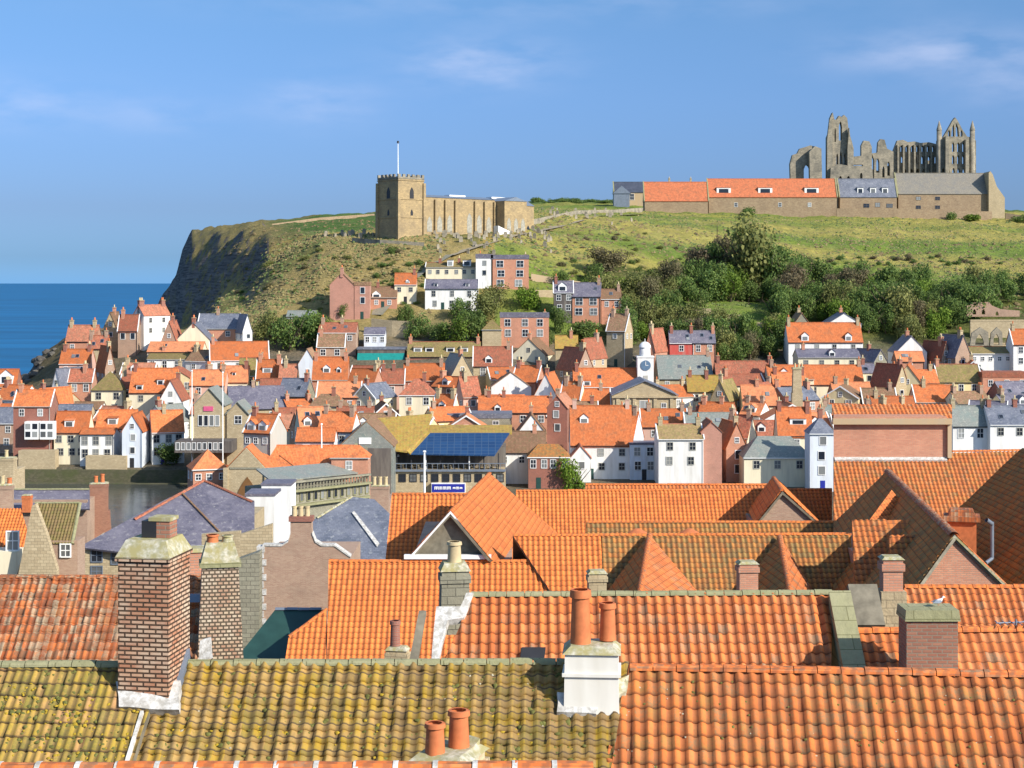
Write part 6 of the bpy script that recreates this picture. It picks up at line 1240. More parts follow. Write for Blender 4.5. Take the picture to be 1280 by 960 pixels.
# V1 dark slope at the right edge
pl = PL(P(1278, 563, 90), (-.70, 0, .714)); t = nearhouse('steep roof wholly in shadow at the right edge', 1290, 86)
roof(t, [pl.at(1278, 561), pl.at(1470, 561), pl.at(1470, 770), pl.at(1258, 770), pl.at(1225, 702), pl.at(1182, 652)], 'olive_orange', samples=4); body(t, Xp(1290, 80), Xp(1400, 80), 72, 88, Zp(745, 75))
# V2 gabled house with ridge towards us
A, B = P(1193, 670, 64), P(1110, 590, 86)
rd = (A - B).normalized(); ln = Vector((rd.y, -rd.x, 0)).normalized()
if ln.x > 0: ln = -ln
pl = PL(A, ln * .70 + Vector((0, 0, .714))); pr = PL(A, -ln * .70 + Vector((0, 0, .714)))
t = nearhouse('brick gabled house with a long dark left slope beside the terracotta boxed stack', 1190, 70)
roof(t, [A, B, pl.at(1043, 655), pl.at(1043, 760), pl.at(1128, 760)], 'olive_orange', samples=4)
C = P(1262, 737, 64); Lf = P(1128, 737, 64); roof(t, [A, B, B + (C - A), C], 'orange_near', samples=4); ridge(t, B, A, 'weathered', .2)
m = MB(); m.prism([A + Vector((0, .1, -.1)), C + Vector((0, .1, 0)), Lf + Vector((0, .1, 0))], Vector((0, .35, 0))); m.build('gable_wall', 'brick', t, t.location)
for e in (C, Lf): m = MB(); m.prism([A + Vector((0, -.06, .05)), e + Vector((0, -.06, .05)), e + Vector((0, -.06, -.07)), A + Vector((0, -.06, -.07))], Vector((0, .15, 0))); m.build('verge', 'cap', t, t.location)
body(t, Lf.x + .2, C.x - .2, 64.6, 80, Lf.z - .2, 'brick')
pl = front(1110, 650, 72, 42); roof(t, [pl.at(1065, 651), pl.at(1152, 649), pl.at(1108, 700), pl.at(1108, 770), pl.at(1070, 770)], 'orange_lichen', samples=4, under='orange_lichen')
pl = front(1140, 669, 69, 42); roof(t, [pl.at(1112, 670), pl.at(1168, 669), pl.at(1132, 715), pl.at(1112, 730)], 'orange_lichen', samples=4, under='orange_lichen')
a, b, c_ = P(1114, 613, 79), P(1130, 630, 77), P(1084, 651, 75); 
plx = PL(P(1108, 632, 77), (.45, -.5, .74)); roof(t, [plx.at(1114, 613), plx.at(1128, 628), plx.at(1112, 651), plx.at(1086, 651)], 'orange', samples=4, under='orange')
c = stack(t, 1202, 79, 1.35, 1.1, 650, 720, 'pot', -14, 'weathered', 0, .55, bands=False); m = MB(); m.box(-.85, .85, -.72, .72, .0, .25); m.build('cap', 'weathered', c)
m = MB(); c0 = P(1240, 700, 76); m.tube(P(1240, 698, 76), P(1240, 652, 76), .09); m.tube(P(1240, 655, 76), P(1233, 650, 75.8), .11); m.tube(P(1240, 698, 76), P(1232, 704, 75.6), .09); m.build('vent_pipe', 'lead', t, t.location)
# left slate roof
pl = front(220, 602, 170, 27); t = nearhouse('large purple slate roof on the left with a red tiled left edge', 210, 176)
m = MB(); m.prism([pl.at(98, 684), pl.at(200, 628), pl.at(256, 600), pl.at(318, 626), pl.at(318, 700), pl.at(240, 700)], -pl.n * .2); m.build('roof', 'slate', t, t.location)
ridge(t, pl.at(255, 601), pl.at(168, 650), 'f_red', .22, seg=.8); ridge(t, pl.at(255, 601), pl.at(316, 628), 'f_red', .18, seg=.8); ridge(t, pl.at(228, 618) + Vector((0, 0, .1)), pl.at(280, 672) + Vector((0, 0, .1)), 'f_brown', .12, seg=.8)
pr = PL(pl.at(256, 600), (.55, -.2, .8)); q = pl.at(318, 626)
m = MB(); x0, x1 = Xp(94, 150), Xp(236, 150); 
q0 = pl.at(98, 684); m.box(q0.x, Xp(300, q0.y), q0.y + .3, q0.y + 10, terr(q0.x, q0.y) - 2, q0.z - .1); m.build('wall', 'stone', t, t.location)
for i, (px_, py_) in enumerate(((121, 694), (146, 697), (121, 714))): window(t, P(px_, py_, q0.y + .3) - t.location, 1.0, 1.2 if i < 2 else .9, 'lead')
body(t, Xp(190, 168), Xp(312, 168), 166, 178, Zp(650, 168), 'stone')
# second slate roof and brick gabled house with chimney
pl = front(440, 620, 150, 30); t = nearhouse('blue slate roof behind the brick gable house with a white patch line', 440, 154)
m = MB(); m.prism([pl.at(388, 652), pl.at(440, 621), pl.at(468, 624), pl.at(487, 642), pl.at(487, 720), pl.at(400, 720), pl.at(386, 690)], -pl.n * .2); m.build('roof', 'blue_slate', t, t.location)
ridge(t, pl.at(396, 648), pl.at(440, 621), 'cap', .15); slab('mortar_fillet', [pl.at(440, 642), pl.at(443, 640), pl.at(474, 680), pl.at(471, 684)], Vector((0, -.1, .12)), 'mortar', t); body(t, Xp(400, 150), Xp(487, 150), 146, 156, Zp(670, 148))
Yb = 112; t = nearhouse('brown brick gable with curved shoulders, white quoins and three pale pots', 380, 116)
o = t.location
m = MB(); pts = [(328, 790), (328, 683), (352, 683), (360, 678), (363, 668), (363, 646), (389, 646), (390, 668), (394, 678), (402, 683), (418, 683), (438, 697), (438, 790)]
m.prism([P(a_, b_, Yb) for a_, b_ in pts], Vector((0, .7, 0))); m.build('gable_wall', 'brown_brick', t, o)
m = MB(); 
for i in range(11): w_ = .55 if i % 2 else .38; z_ = Zp(690 + i * 9.2, Yb); x_ = Xp(323, Yb); m.box(x_, x_ + w_, Yb - .06, Yb + .8, z_ - .42, z_)
m.box(Xp(321, Yb), Xp(331, Yb), Yb - .1, Yb + .9, Zp(690, Yb), Zp(683, Yb)); m.build('quoins', 'mortar', t, o)
m = MB(); cp_ = [(328, 683), (352, 683), (360, 678), (363, 668)]
for seq in (cp_, [(390, 668), (394, 678), (402, 683), (418, 683), (438, 697)]):
    for i in range(len(seq) - 1): a_, b_ = P(*seq[i], Yb - .06), P(*seq[i + 1], Yb - .06); m.prism([a_, b_, b_ + Vector((0, 0, .12)), a_ + Vector((0, 0, .12))], Vector((0, .85, 0)))
m.build('coping', 'mortar', t, o)
m = MB(); x0, x1 = Xp(361, Yb), Xp(391, Yb); m.box(x0, x1, Yb - .1, Yb + .9, Zp(652, Yb), Zp(646, Yb)); cc = m.build('chimney_cap', 'red_brick', t, o)
for px_ in (368, 376, 384): m = MB(); q = P(px_, 646, Yb + .4); m.pot((q.x, q.y), q.z, .75, .19); m.build('chimney_pot', 'buff_pot', cc, o)
body(t, Xp(329, Yb), Xp(437, Yb), Yb + .75, Yb + 8, Zp(700, Yb), 'brown_brick')
pf = front(410, 690, Yb + 1, 20); 
m = MB(); m.prism([P(300, 712, 120), P(300, 668, 120), P(340, 655, 120), P(340, 712, 120)], Vector((0, .6, 0))); m.prism([P(252, 712, 132), P(252, 668, 132), P(300, 664, 132), P(304, 712, 132)], Vector((0, .6, 0))); tag(m.build('rubble_wall', 'stone'), 'mossy yellow rubble wall between the flint stack and the brown brick gable', 'wall')
# buff three pot stack above the orange roof corner
t = nearhouse('squat brown stack house end with three buff pots left of the diagonal shadow roof', 474, 178, group=None); c = stack(t, 475, 170, 1.9, 1.2, 607, 640, 'brown_brick', 0, 'cap', 0, .1)
for d_ in (-.6, 0, .6): potp(c, d_, 0, .22, .9, .05, 'buff_pot')
body(t, Xp(466, 171), Xp(486, 171), 171, 178, Zp(628, 171), 'brown_brick')
# left edge group
t = nearhouse('pale stone gable with orange roof at the left edge below the harbour', 30, 126); o = t.location
A, Lq, Rq = P(44, 630, 118), P(18, 722, 118), P(72, 722, 118)
m = MB(); m.prism([A, P(40, 632, 118), P(22, 722, 118), P(20, 800, 118), P(72, 800, 118), P(71, 712, 118), P(58, 668, 118)], Vector((0, .6, 0))); m.build('gable_wall', 'stone', t, o)
pl = front(10, 636, 124, 42); roof(t, [pl.at(-200, 636), pl.at(26, 636), pl.at(36, 668), pl.at(22, 720), pl.at(-200, 720)], 'orange', samples=4)
m = MB(); m.box(Xp(-70, 119), Xp(20, 119), 119, 125, terr(Xp(0, 119), 119) - 1, Zp(690, 119)); m.build('wall', 'cream', t, o)
window(t, P(16, 676, 119.5) - o, .8, 1.3, 'paint')
pl = front(80, 629, 130, 42); t = nearhouse('small olive tiled roof right of the pale stone gable', 78, 134); roof(t, [pl.at(44, 629), pl.at(98, 629), pl.at(93, 680), pl.at(66, 680)], 'f_olive', samples=4); ridge(t, pl.at(44, 629), pl.at(100, 629), 'coping', .13); ridge(t, pl.at(100, 629), pl.at(90, 680), 'coping', .14)
x0, x1 = Xp(58, 127), Xp(97, 127); m = MB(); m.box(x0, x1, 127, 129.2, terr(x0, 127) - 1, Zp(676, 127)); m.build('wall', 'brown_brick', t, t.location); window(t, P(82, 688, 126.95) - t.location, .7, .9, 'paint')
pl = front(60, 612, 176, 30); t = nearhouse('dark slate roof strip at the edge of the harbour water on the left', 60, 180); m = MB(); m.prism([pl.at(16, 612), pl.at(112, 612), pl.at(112, 636), pl.at(16, 636)], -pl.n * .2); m.build('roof', 'slate', t, t.location); ridge(t, pl.at(16, 612), pl.at(112, 612), 'coping', .16); body(t, Xp(18, 175), Xp(112, 175), 174, 180, Zp(622, 176))
c = stack(t, 34, 172, .9, .8, 619, 640, 'pot', 0, 'cap', 0, .1)
t = nearhouse('tall orange brick stack with two red pots in front of the harbour water', 124, 180, group=None); c = stack(t, 124, 178, 1.95, 1.6, 604, 690, 'stack_brick', 12, 'cap', -.0, .12); potp(c, -.35, 0, .23, .75, .06, 'pot'); potp(c, .35, 0, .23, .95, .06, 'pot'); m = MB(); m.box(-1.5, 1.5, -1.0, 1.0, -9, -3.0, taper=.35); m.build('stack_base', 'stack_brick', c)
m = MB(); m.box(-1.6, 1.6, -1, 3, 0, Zp(676, 180) - t.location.z); m.build('wall', 'brown_brick', t)
t = nearhouse('broad weathered brick stack at the left edge with buff pots', 8, 130, group=None); c = stack(t, 7, 128, 1.1, 1.0, 606, 650, 'brown_brick', 8, 'cap', 0, .12); potp(c, -.25, 0, .2, .7, .05, 'buff_pot'); potp(c, .3, 0, .2, .5, .05, 'pot'); m = MB(); m.box(-1.4, .7, -1, 2, 0, Zp(650, 129) - t.location.z); m.build('wall', 'brown_brick', t)
t = nearhouse('pointed stone roof stack top seen at the left edge in front of the quay', 6, 205, group=None); c = stack(t, 8, 200, 2.2, 1.6, 572, 620, 'stone', 0, 'cap', 0, .1); potp(c, 0, 0, .25, .9, .05, 'buff_pot'); body(t, Xp(-8, 201), Xp(16, 201), 200.8, 206, Zp(590, 200), 'stone')
# small things on the roofs
def aerial(label, px, py, Y, h):
    c = P(px, py, Y); t = thing('television_aerial', label, 'aerial', (c.x, c.y, c.z - h)); m = MB(); m.tube((0, 0, 0), (0, 0, h), .025); m.build('mast', 'lead', t)
    m = MB(); m.tube((-.5, 0, h - .1), (.5, .2, h - .1), .02, 4)
    for i in range(6): x = -.45 + i * .18; m.tube((x, -.22, h - .1), (x, .28, h - .1), .014, 4)
    m.build('boom', 'lead', t)
aerial('thin television aerial at the right edge above the low orange roof strip', 1270, 774, 41, 1.2)
# gull on the mossy brick stack
def gull(label, px, py, Y, rz):
    c = P(px, py, Y); me = bpy.data.meshes.new('gull'); bm = bmesh.new()
    pr = [(-.22, .10, .005), (-.16, .11, .03), (-.08, .13, .065), (.02, .15, .085), (.10, .17, .075), (.14, .22, .045), (.165, .27, .042), (.20, .285, .040), (.235, .28, .016), (.28, .268, .003)]
    rings = []
    for x, z, r in pr: rings.append([bm.verts.new((x, r * math.cos(a) * .85, z + r * math.sin(a))) for a in [2 * math.pi * i / 10 for i in range(10)]])
    for i in range(len(rings) - 1):
        for j in range(10): f = bm.faces.new((rings[i][j], rings[i][(j + 1) % 10], rings[i + 1][(j + 1) % 10], rings[i + 1][j])); f.smooth = True
    bm.faces.new(rings[0][::-1]); bm.faces.new(rings[-1]); bm.to_mesh(me); bm.free(); me.materials.append(MT['white']); o = link('gull', me); o.location = c; o.scale = (.7, .7, .7); o.rotation_euler = (0, 0, rz); o['label'] = label; o['category'] = 'gull'
    m = MB()
    for s in (-1, 1): m.prism([(-.27, s * .055, .12), (-.05, s * .08, .10), (.10, s * .078, .14), (.06, s * .07, .20), (-.1, s * .06, .20)], (0, s * .014, 0))
    m.build('wing', 'lead', o); m = MB()
    for s in (-1, 1): m.cyl((.0, s * .03), 0, .08, .008, .008, 5)
    m.build('leg', 'pot', o)
gull('small grey and white gull standing on the mossy topped brick stack', 1173, 757, 39, .3)
# ---------------------------------------------------------------- trees and shrubs
def crown_mesh(seed, n, leaf, mat, flat=1.0, open_=0.0):
    rr = random.Random(seed); lobes = [(Vector((rr.uniform(-.5, .5), rr.uniform(-.5, .5), rr.uniform(.25, .95) * flat)), rr.uniform(.28, .5)) for _ in range(9)]
    lobes.append((Vector((0, 0, .5 * flat)), .5)); V, Fc = [], []
    for i in range(n):
        c, r = rr.choice(lobes); d = Vector((rr.gauss(0, 1), rr.gauss(0, 1), rr.gauss(0, 1) + .25)).normalized(); p = c + d * r * (rr.random() ** .35); p += Vector((rr.gauss(0, .03), rr.gauss(0, .03), rr.gauss(0, .03)))
        if p.z < 0.02: continue
        nr = (d + Vector((rr.gauss(0, .6), rr.gauss(0, .6), rr.gauss(0, .6)))).normalized(); u = nr.orthogonal().normalized(); w = nr.cross(u); s = leaf * rr.uniform(.6, 1.3); a = rr.uniform(0, 6.28); k = len(V)
        for q in range(5): t = a + q * 2 * math.pi / 5; V.append(tuple(p + u * math.cos(t) * s * rr.uniform(.7, 1.2) + w * math.sin(t) * s * rr.uniform(.5, 1.0)))
        Fc.append(tuple(range(k, k + 5)))
    me = bpy.data.meshes.new('crown'); me.from_pydata(V, [], Fc); me.materials.append(MT[mat]); me.update(); return me
def trunk_mesh(seed, lean=.1):
    rr = random.Random(seed); m = MB(); p = Vector((0, 0, -.15)); r = .055
    q = Vector((rr.uniform(-lean, lean), rr.uniform(-lean, lean), .45))
    def limb(a, b, r0, r1):
        d = (b - a).normalized(); u = d.orthogonal().normalized(); w = d.cross(u); k = len(m.v)
        for c, r_ in ((a, r0), (b, r1)):
            for i in range(6): t = math.pi * i / 3; m.v.append(tuple(c + u * r_ * math.cos(t) + w * r_ * math.sin(t)))
        for i in range(6): j = (i + 1) % 6; m.f.append((k + i, k + j, k + 6 + j, k + 6 + i)); m.m.append(0); m.smf.append(True)
    limb(p, q, r, r * .7)
    for i in range(6):
        e = q + Vector((rr.uniform(-.5, .5), rr.uniform(-.5, .5), rr.uniform(.2, .6))); limb(q - Vector((0, 0, rr.uniform(0, .15))), e, r * .5, r * .15)
        limb(e, e + Vector((rr.uniform(-.25, .25), rr.uniform(-.25, .25), rr.uniform(.1, .3))), r * .2, r * .06)
    return m.mesh('trunk', 'bark')
CR = {k: [crown_mesh(s + i * 17, nn, lf, k if k in MT else 'leaf', fl) for i in range(3)] for k, s, nn, lf, fl in (('leaf', 1, 2600, .045, 1), ('leaf_olive', 2, 2200, .045, 1), ('leaf_brown', 3, 3000, .040, 1.1), ('leaf_bright', 4, 2200, .045, 1))}
LOW = {k: [crown_mesh(s + i * 31, 900, .065, k, .6) for i in range(3)] for k, s in (('leaf', 51), ('leaf_olive', 52), ('leaf_brown', 53), ('leaf_bright', 54))}
TR = [trunk_mesh(i) for i in range(3)]
NT_ = [0]
KL = dict(leaf='dark green', leaf_olive='olive green', leaf_brown='brown twiggy', leaf_bright='bright green')
def tree(px, Y, w, h, kind, label=None, sink=.3):
    x = Xp(px, Y); t = thing('broadleaf_tree', label or KL[kind] + ' tree among many of its kind in the wood on the hillside', 'tree', (x, Y, terr(x, Y) - sink), random.uniform(0, 6.28), 'trees on the hillside')
    t.scale = (w, w, h); NT_[0] += 1
    c = link('crown', random.choice(CR[kind]), t); c.location = (0, 0, .04); c.scale = (.66, .66, .80); u = link('trunk', random.choice(TR), t); u.scale = (.8, .8, .78); return t
def shrub(px, Y, w, h, kind, label=None, group='bushes on the hillside'):
    x = Xp(px, Y); o = link('bush', random.choice(LOW[kind])); o.location = (x, Y, terr(x, Y) - .25); o.rotation_euler = (0, 0, random.uniform(0, 6.28)); o.scale = (w * .7, w * .7, h); return tag(o, label or ('low ' + KL[kind] + ' bush among the others on the slope above the old town'), 'bush', group)
rt = random.Random(5)
topc = ([730, 770, 820, 860, 895, 940, 978, 990, 1050, 1130, 1200, 1290], [346, 336, 330, 322, 305, 288, 305, 326, 330, 334, 336, 340])
botc = ([730, 780, 830, 900, 960, 1000, 1080, 1140, 1200, 1290], [372, 425, 418, 455, 452, 392, 410, 425, 400, 376])
def ground_depth(px, py, y0=395, y1=640):
    y = y0
    while y < y1:
        if terr(Xp(px, y), y) >= Zp(py, y): return y
        y += 1.5
    return y1
rows = 0
for py in range(330, 470, 8):
    px = 728 + rt.uniform(0, 12)
    while px < 1300:
        tp, bt = np.interp(px, *topc), np.interp(px, *botc)
        hpx = rt.uniform(26, 44)
        if tp + hpx * .85 < py < bt + 10 and rt.random() < .88 and not (850 < px < 965 and 384 < py < 416 and rt.random() < .72):
            Y = ground_depth(px, py); h = hpx / F * Y; w = h * rt.uniform(.75, 1.15)
            z = noise.noise(Vector((px * .012, py * .03, 2)))
            kind = 'leaf_olive' if z > .18 else 'leaf_brown' if (z < -.42 or rt.random() < .08) else 'leaf'
            if rt.random() < .05: kind = 'leaf_bright'
            tree(px, Y, w, h, kind)
        px += rt.uniform(20, 32)
tree(938, ground_depth(938, 366), 17, 20, 'leaf_olive', 'largest tree on the hillside, brownish green and round, rising above the rest of the wood')
tree(915, ground_depth(915, 350), 11, 11, 'leaf_brown', 'brown leafy tree at the left foot of the largest hillside tree')
tree(965, ground_depth(965, 372), 12, 14, 'leaf', 'deep green tree hugging the right side of the largest hillside tree')
tree(890, ground_depth(890, 352), 10, 11, 'leaf', 'dark green tree on the upper left edge of the wood above the garden lawns')
tree(760, ground_depth(760, 345), 11, 7, 'leaf_brown', 'wide greyish brown thicket tree at the upper left end of the wood')
tree(1170, ground_depth(1170, 424), 7, 8, 'leaf_bright', 'lime green tree behind the brown gables on the right')
tree(1125, ground_depth(1125, 410), 12, 12, 'leaf_olive', 'broad olive tree in the middle of the wood above the white triangular gable')
tree(902, ground_depth(902, 452), 7, 9, 'leaf_olive', 'rounded olive tree just right of the bright red house')
for px, py, w, h, k, lab in ((338, 425, 9, 8, 'leaf_olive', 'grey green tree behind the orange roof with the white gable end'), (362, 435, 9, 9, 'leaf', 'dark tree left of the pale mint gable'), (385, 430, 9, 9, 'leaf', 'dense dark green tree under the pink brick gable house'), (397, 410, 7, 5, 'leaf_bright', 'bright green bushy tree left of the shadowy brown house'),
    (520, 418, 6, 6, 'leaf', 'green tree left of the garden below the large white slated house'), (545, 422, 7, 5, 'leaf', 'low dark tree under the large white slated house'), (570, 425, 8, 7, 'leaf_bright', 'yellow green tree above the olive roofed terrace'), (578, 398, 7, 6, 'leaf', 'round tree against the right half of the large white house'), (590, 424, 8, 8, 'leaf', 'dark tree left of the sandstone block'), (608, 398, 9, 8, 'leaf_olive', 'tall light green tree right of the large white slated house'), (622, 380, 8, 6, 'leaf_olive', 'pale green bush like tree below the red brick house with white bays'),
    (660, 384, 8, 7, 'leaf_bright', 'fresh green tree right of the red brick house with white bays'), (700, 412, 5, 7, 'leaf', 'narrow green tree at the foot of the dark slated house'), (722, 425, 10, 6, 'leaf', 'spreading dark tree under the orange brick slated house'), (740, 350, 6, 6, 'leaf', 'dark green tree just above the slate roofs'), (768, 370, 7, 7, 'leaf_bright', 'vivid green tree right of the orange brick slated house'), (778, 398, 6, 7, 'leaf', 'dark tree above the drab stone building'), (700, 350, 5, 4, 'leaf', 'small dark tree on the slope above the arched dormer'),
    (680, 428, 4, 5, 'leaf', 'little tree right of the big orange brick house'), (506, 400, 5, 5, 'leaf', 'small shady tree on the path beside the large white house'), (428, 394, 4, 4, 'leaf', 'small tree at the foot of the pink brick wing'), (205, 392, 6, 6, 'leaf', 'dark tree behind the tall white top house'), (300, 428, 3.6, 4.5, 'leaf_bright', 'small yellow green tree by the narrow white gable end')):
    Y = ground_depth(px, py + 6, 395) ; tree(px, Y, w, h, k, lab)
sp = tree(716, 288, 5.5, 6.5, 'leaf_bright', 'bright ivy covered tree right of the dark brick warehouse'); x_ = Xp(716, 288); sp.location.z = Zp(622, 288)
sp = tree(640 + 205, 330, 1, 1, 'leaf') ; bpy.data.objects.remove(sp.children[0]); bpy.data.objects.remove(sp.children[0]) ; bpy.data.objects.remove(sp)
tree(208, 322 + 8, 6, 4.5, 'leaf', 'dark green thicket on the quay between the white house and the veranda')
for i in range(200):
    r_ = rt.random()
    if r_ < .35: px, py, = rt.uniform(270, 530), rt.uniform(300, 400); k = rt.choice(['leaf_olive', 'leaf_olive', 'leaf', 'leaf_brown']); 
    elif r_ < .55: px, py = rt.uniform(660, 880), rt.uniform(292, 345); k = rt.choice(['leaf_olive', 'leaf', 'leaf_brown'])
    elif r_ < .8: px, py = rt.uniform(975, 1290), rt.uniform(322, 333); k = rt.choice(['leaf', 'leaf_brown', 'leaf'])
    elif r_ < .9: px, py = rt.uniform(340, 460), rt.uniform(276, 292); k = 'leaf'
    else: px, py = rt.uniform(470, 540), rt.uniform(320, 380); k = 'leaf'
    if px < 480 and py < 345 - (px - 270) * .25: continue
    Y = ground_depth(px, py, 430, 700); s = rt.uniform(1.2, 3.0); shrub(px, Y, s, s * rt.uniform(.35, .7), k)
for px, lab in ((935, 'green bush against the farm range wall under its middle dormer'), (1190, 'dark bush by the slated stone hall wall'), (1216, 'bright green bush at the foot of the slated stone hall'), (1275, 'dark bush at the right edge below the low field wall')):
    shrub(px, 638, 7 if px != 1190 else 5, 3.5, 'leaf_bright' if px == 1216 else 'leaf', lab, None)
for i in range(26):
    px = rt.uniform(664, 764); Y = rt.uniform(690, 735); shrub(px, Y, rt.uniform(3, 6), rt.uniform(1.2, 2.6), 'leaf', 'dark distant bush on the skyline between the church and the slate roofed building')
for px, py, w_, lab in ((868, 392, 9, 'upper pale retaining wall among the garden lawns'), (905, 400, 12, 'long pale retaining wall across the garden lawns'), (938, 410, 10, 'lower pale retaining wall among the garden lawns')):
    Y = ground_depth(px, py); x = Xp(px, Y); m = MB(); m.box(x - w_/2, x + w_/2, Y, Y + .5, terr(x, Y) - 1.5, terr(x, Y) + 1.0); tag(m.build('garden_wall', 'stone'), lab, 'wall')
# say which tree: by the landmark below it, how high in the wood it stands, and its turn from the left
cols_ = [(775, 'above the drab stone building'), (815, 'above the clock tower'), (862, 'above the bright red house'), (895, 'left of the largest tree'), (945, 'below the largest tree'), (985, 'left of the white house'), (1030, 'behind the large white house'), (1080, 'right behind the large white house'), (1120, 'above the white triangular gable'), (1165, 'above the steep slate gable'), (1215, 'left of the ruined terrace'), (1400, 'above the ruined terrace')]
bins = {}
for t in [o for o in COL.objects if o.name.startswith('broadleaf_tree') and 'among many' in o.get('label', '')]:
    px, py = pxof(t.location.x, t.location.y), pyof(t.location.z, t.location.y); tp, bt = np.interp(px, *topc), np.interp(px, *botc); f = (py - tp) / (bt - tp)
    row = 'at the wood top' if f < .38 else 'in the upper wood' if f < .6 else 'in the lower wood' if f < .88 else 'at the wood foot'
    cl_ = next(c for l, c in cols_ if px < l); bins.setdefault((t['label'].split(' tree')[0], row, cl_), []).append((px, t))
OR = ['first', 'second', 'third', 'fourth', 'fifth', 'sixth', 'seventh', 'eighth', 'ninth', 'tenth', 'eleventh', 'twelfth']
for (kd, row, cl_), L_ in bins.items():
    L_.sort(key=lambda q: q[0])
    for i, (p_, t) in enumerate(L_):
        t['label'] = kd + ' tree ' + row + ' ' + cl_ + ('' if len(L_) == 1 else ', %s from left' % OR[i])
def tussocks(name, n, region, mat, s0, s1, seed):
    rr = random.Random(seed); V, Fc = [], []; done = 0
    for i in range(n * 3):
        if done >= n: break
        px, Y = rr.uniform(region[0], region[1]), rr.uniform(region[2], region[3]); x = Xp(px, Y)
        if noise.noise(Vector((x * .04, Y * .04, seed))) < rr.uniform(-.5, .45): continue
        if any((q[3][0] - x) ** 2 + (q[3][1] - Y) ** 2 < 49 for q in ALLH): continue
        z = terr(x, Y); s = rr.uniform(s0, s1); k = len(V); done += 1; m_ = 6
        V += [(x + s * math.cos(a) * rr.uniform(.7, 1.3), Y + s * math.sin(a) * rr.uniform(.7, 1.3), z - .1) for a in [i_ * 6.283 / m_ for i_ in range(m_)]]
        V += [(x + rr.uniform(-.3, .3) * s, Y + rr.uniform(-.3, .3) * s, z + s * rr.uniform(.3, .8))]
        Fc += [(k + i_, k + (i_ + 1) % m_, k + m_) for i_ in range(m_)]
    me = bpy.data.meshes.new(name); me.from_pydata(V, [], Fc); me.materials.append(MT[mat]); me.update(); tag(link(name, me), kind='stuff')
MT['gold_grass'] = plain('dry grass', (.29, .235, .10), .95, 0, .4, .3); MT['green_grass'] = plain('rank green grass', (.14, .18, .055), .95, 0, .4, .3); MT['brown_grass'] = plain('brown bracken', (.20, .15, .07), .95, 0, .4, .3)
tussocks('dry_grass', 3500, (250, 560, 424, 500), 'gold_grass', .25, .7, 1); tussocks('rank_grass', 1500, (270, 560, 424, 520), 'green_grass', .3, .8, 2); tussocks('bracken', 900, (230, 560, 424, 620), 'brown_grass', .3, .9, 3)
tussocks('dry_grass', 3500, (600, 1300, 450, 630), 'gold_grass', .25, .7, 4); tussocks('rank_grass', 4500, (600, 1300, 440, 640), 'green_grass', .3, .8, 5); tussocks('bracken', 1000, (640, 1300, 440, 560), 'brown_grass', .4, 1.1, 6)
# rubbly scar rocks on the point at the left
def rock_mesh(seed):
    bm = bmesh.new(); bmesh.ops.create_icosphere(bm, subdivisions=2, radius=1)
    for v in bm.verts: v.co *= 1 + .35 * noise.noise(v.co * 1.3 + Vector((seed, 0, 0))); v.co.z *= .6
    me = bpy.data.meshes.new('rock'); bm.to_mesh(me); bm.free(); me.materials.append(MT['abbey_stone']); return me
RK = [rock_mesh(i * 9) for i in range(3)]
for i in range(40):
    px = rt.uniform(30, 130); Y = rt.uniform(425, 462); x = Xp(px, Y); o = link('rock', rt.choice(RK)); s = rt.uniform(.6, 1.8); o.location = (x, Y, terr(x, Y)); o.scale = (s, s, s); o.rotation_euler = (0, 0, rt.uniform(0, 6)); tag(o, 'brown boulder among many on the point at the far left above the sea', 'rock', 'boulders on the far left point')
# ---------------------------------------------------------------- more houses of the packed old town between the ones above
LM = [(q[0], q[1], q[2]) for q in ALLH]
occ = [(q[5], q[6], q[9]) for q in ALLH]
bound = ([-20, 60, 100, 160, 230, 330, 400, 450, 520, 600, 700, 790, 830, 900, 1000, 1100, 1290], [472, 462, 425, 418, 425, 452, 448, 456, 462, 456, 452, 462, 474, 462, 455, 452, 452])
quayY = lambda px: 334 if px < 235 else (300 if px < 420 else 306)
rf = random.Random(21); cand = []
for row, Y0 in enumerate(range(300, 432, 11)):
    px = -20 + rf.uniform(0, 20)
    while px < 1300:
        Y = Y0 + rf.uniform(-3, 3); w = rf.uniform(7, 11); wp = w / Y * F; px += wp * .5
        if Y > quayY(px) + 4:
            x = Xp(px, Y); g = terr(x, Y); h = rf.uniform(5.2, 7.2); rise = rf.uniform(2.2, 3.4)
            yr = pyof(g + h + rise, Y); ye = pyof(g + h, Y)
            if yr > np.interp(px, *bound): cand.append((px, wp, yr, ye, h, Y))
        px += wp * .5 + rf.uniform(0, 6)
def overlaps(x, y, rad):
    for q in ALLH + FILL:
        if (q[3][0] - x) ** 2 + (q[3][1] - y) ** 2 < rad * rad: return True
    return False
SPEC = [(ct.location.x, ct.location.y, 5), (mh.location.x, mh.location.y, 12), (lb.location.x, lb.location.y, 11), (tc_.location.x, tc_.location.y, 4), (pb.location.x, pb.location.y, 18)]
used = set(q[2] for q in ALLH)
RN = dict(V='grey green', O='orange', R='dull red', N='brown', L='slate grey', M='mossy olive', B='blue grey', G='golden')
WN = dict(J='pink brick', W='white', C='cream', B='brick', N='brown brick', S='stone', K='pink', Y='ochre', R='dark brick')
n0 = len(ALLH); nf = 0
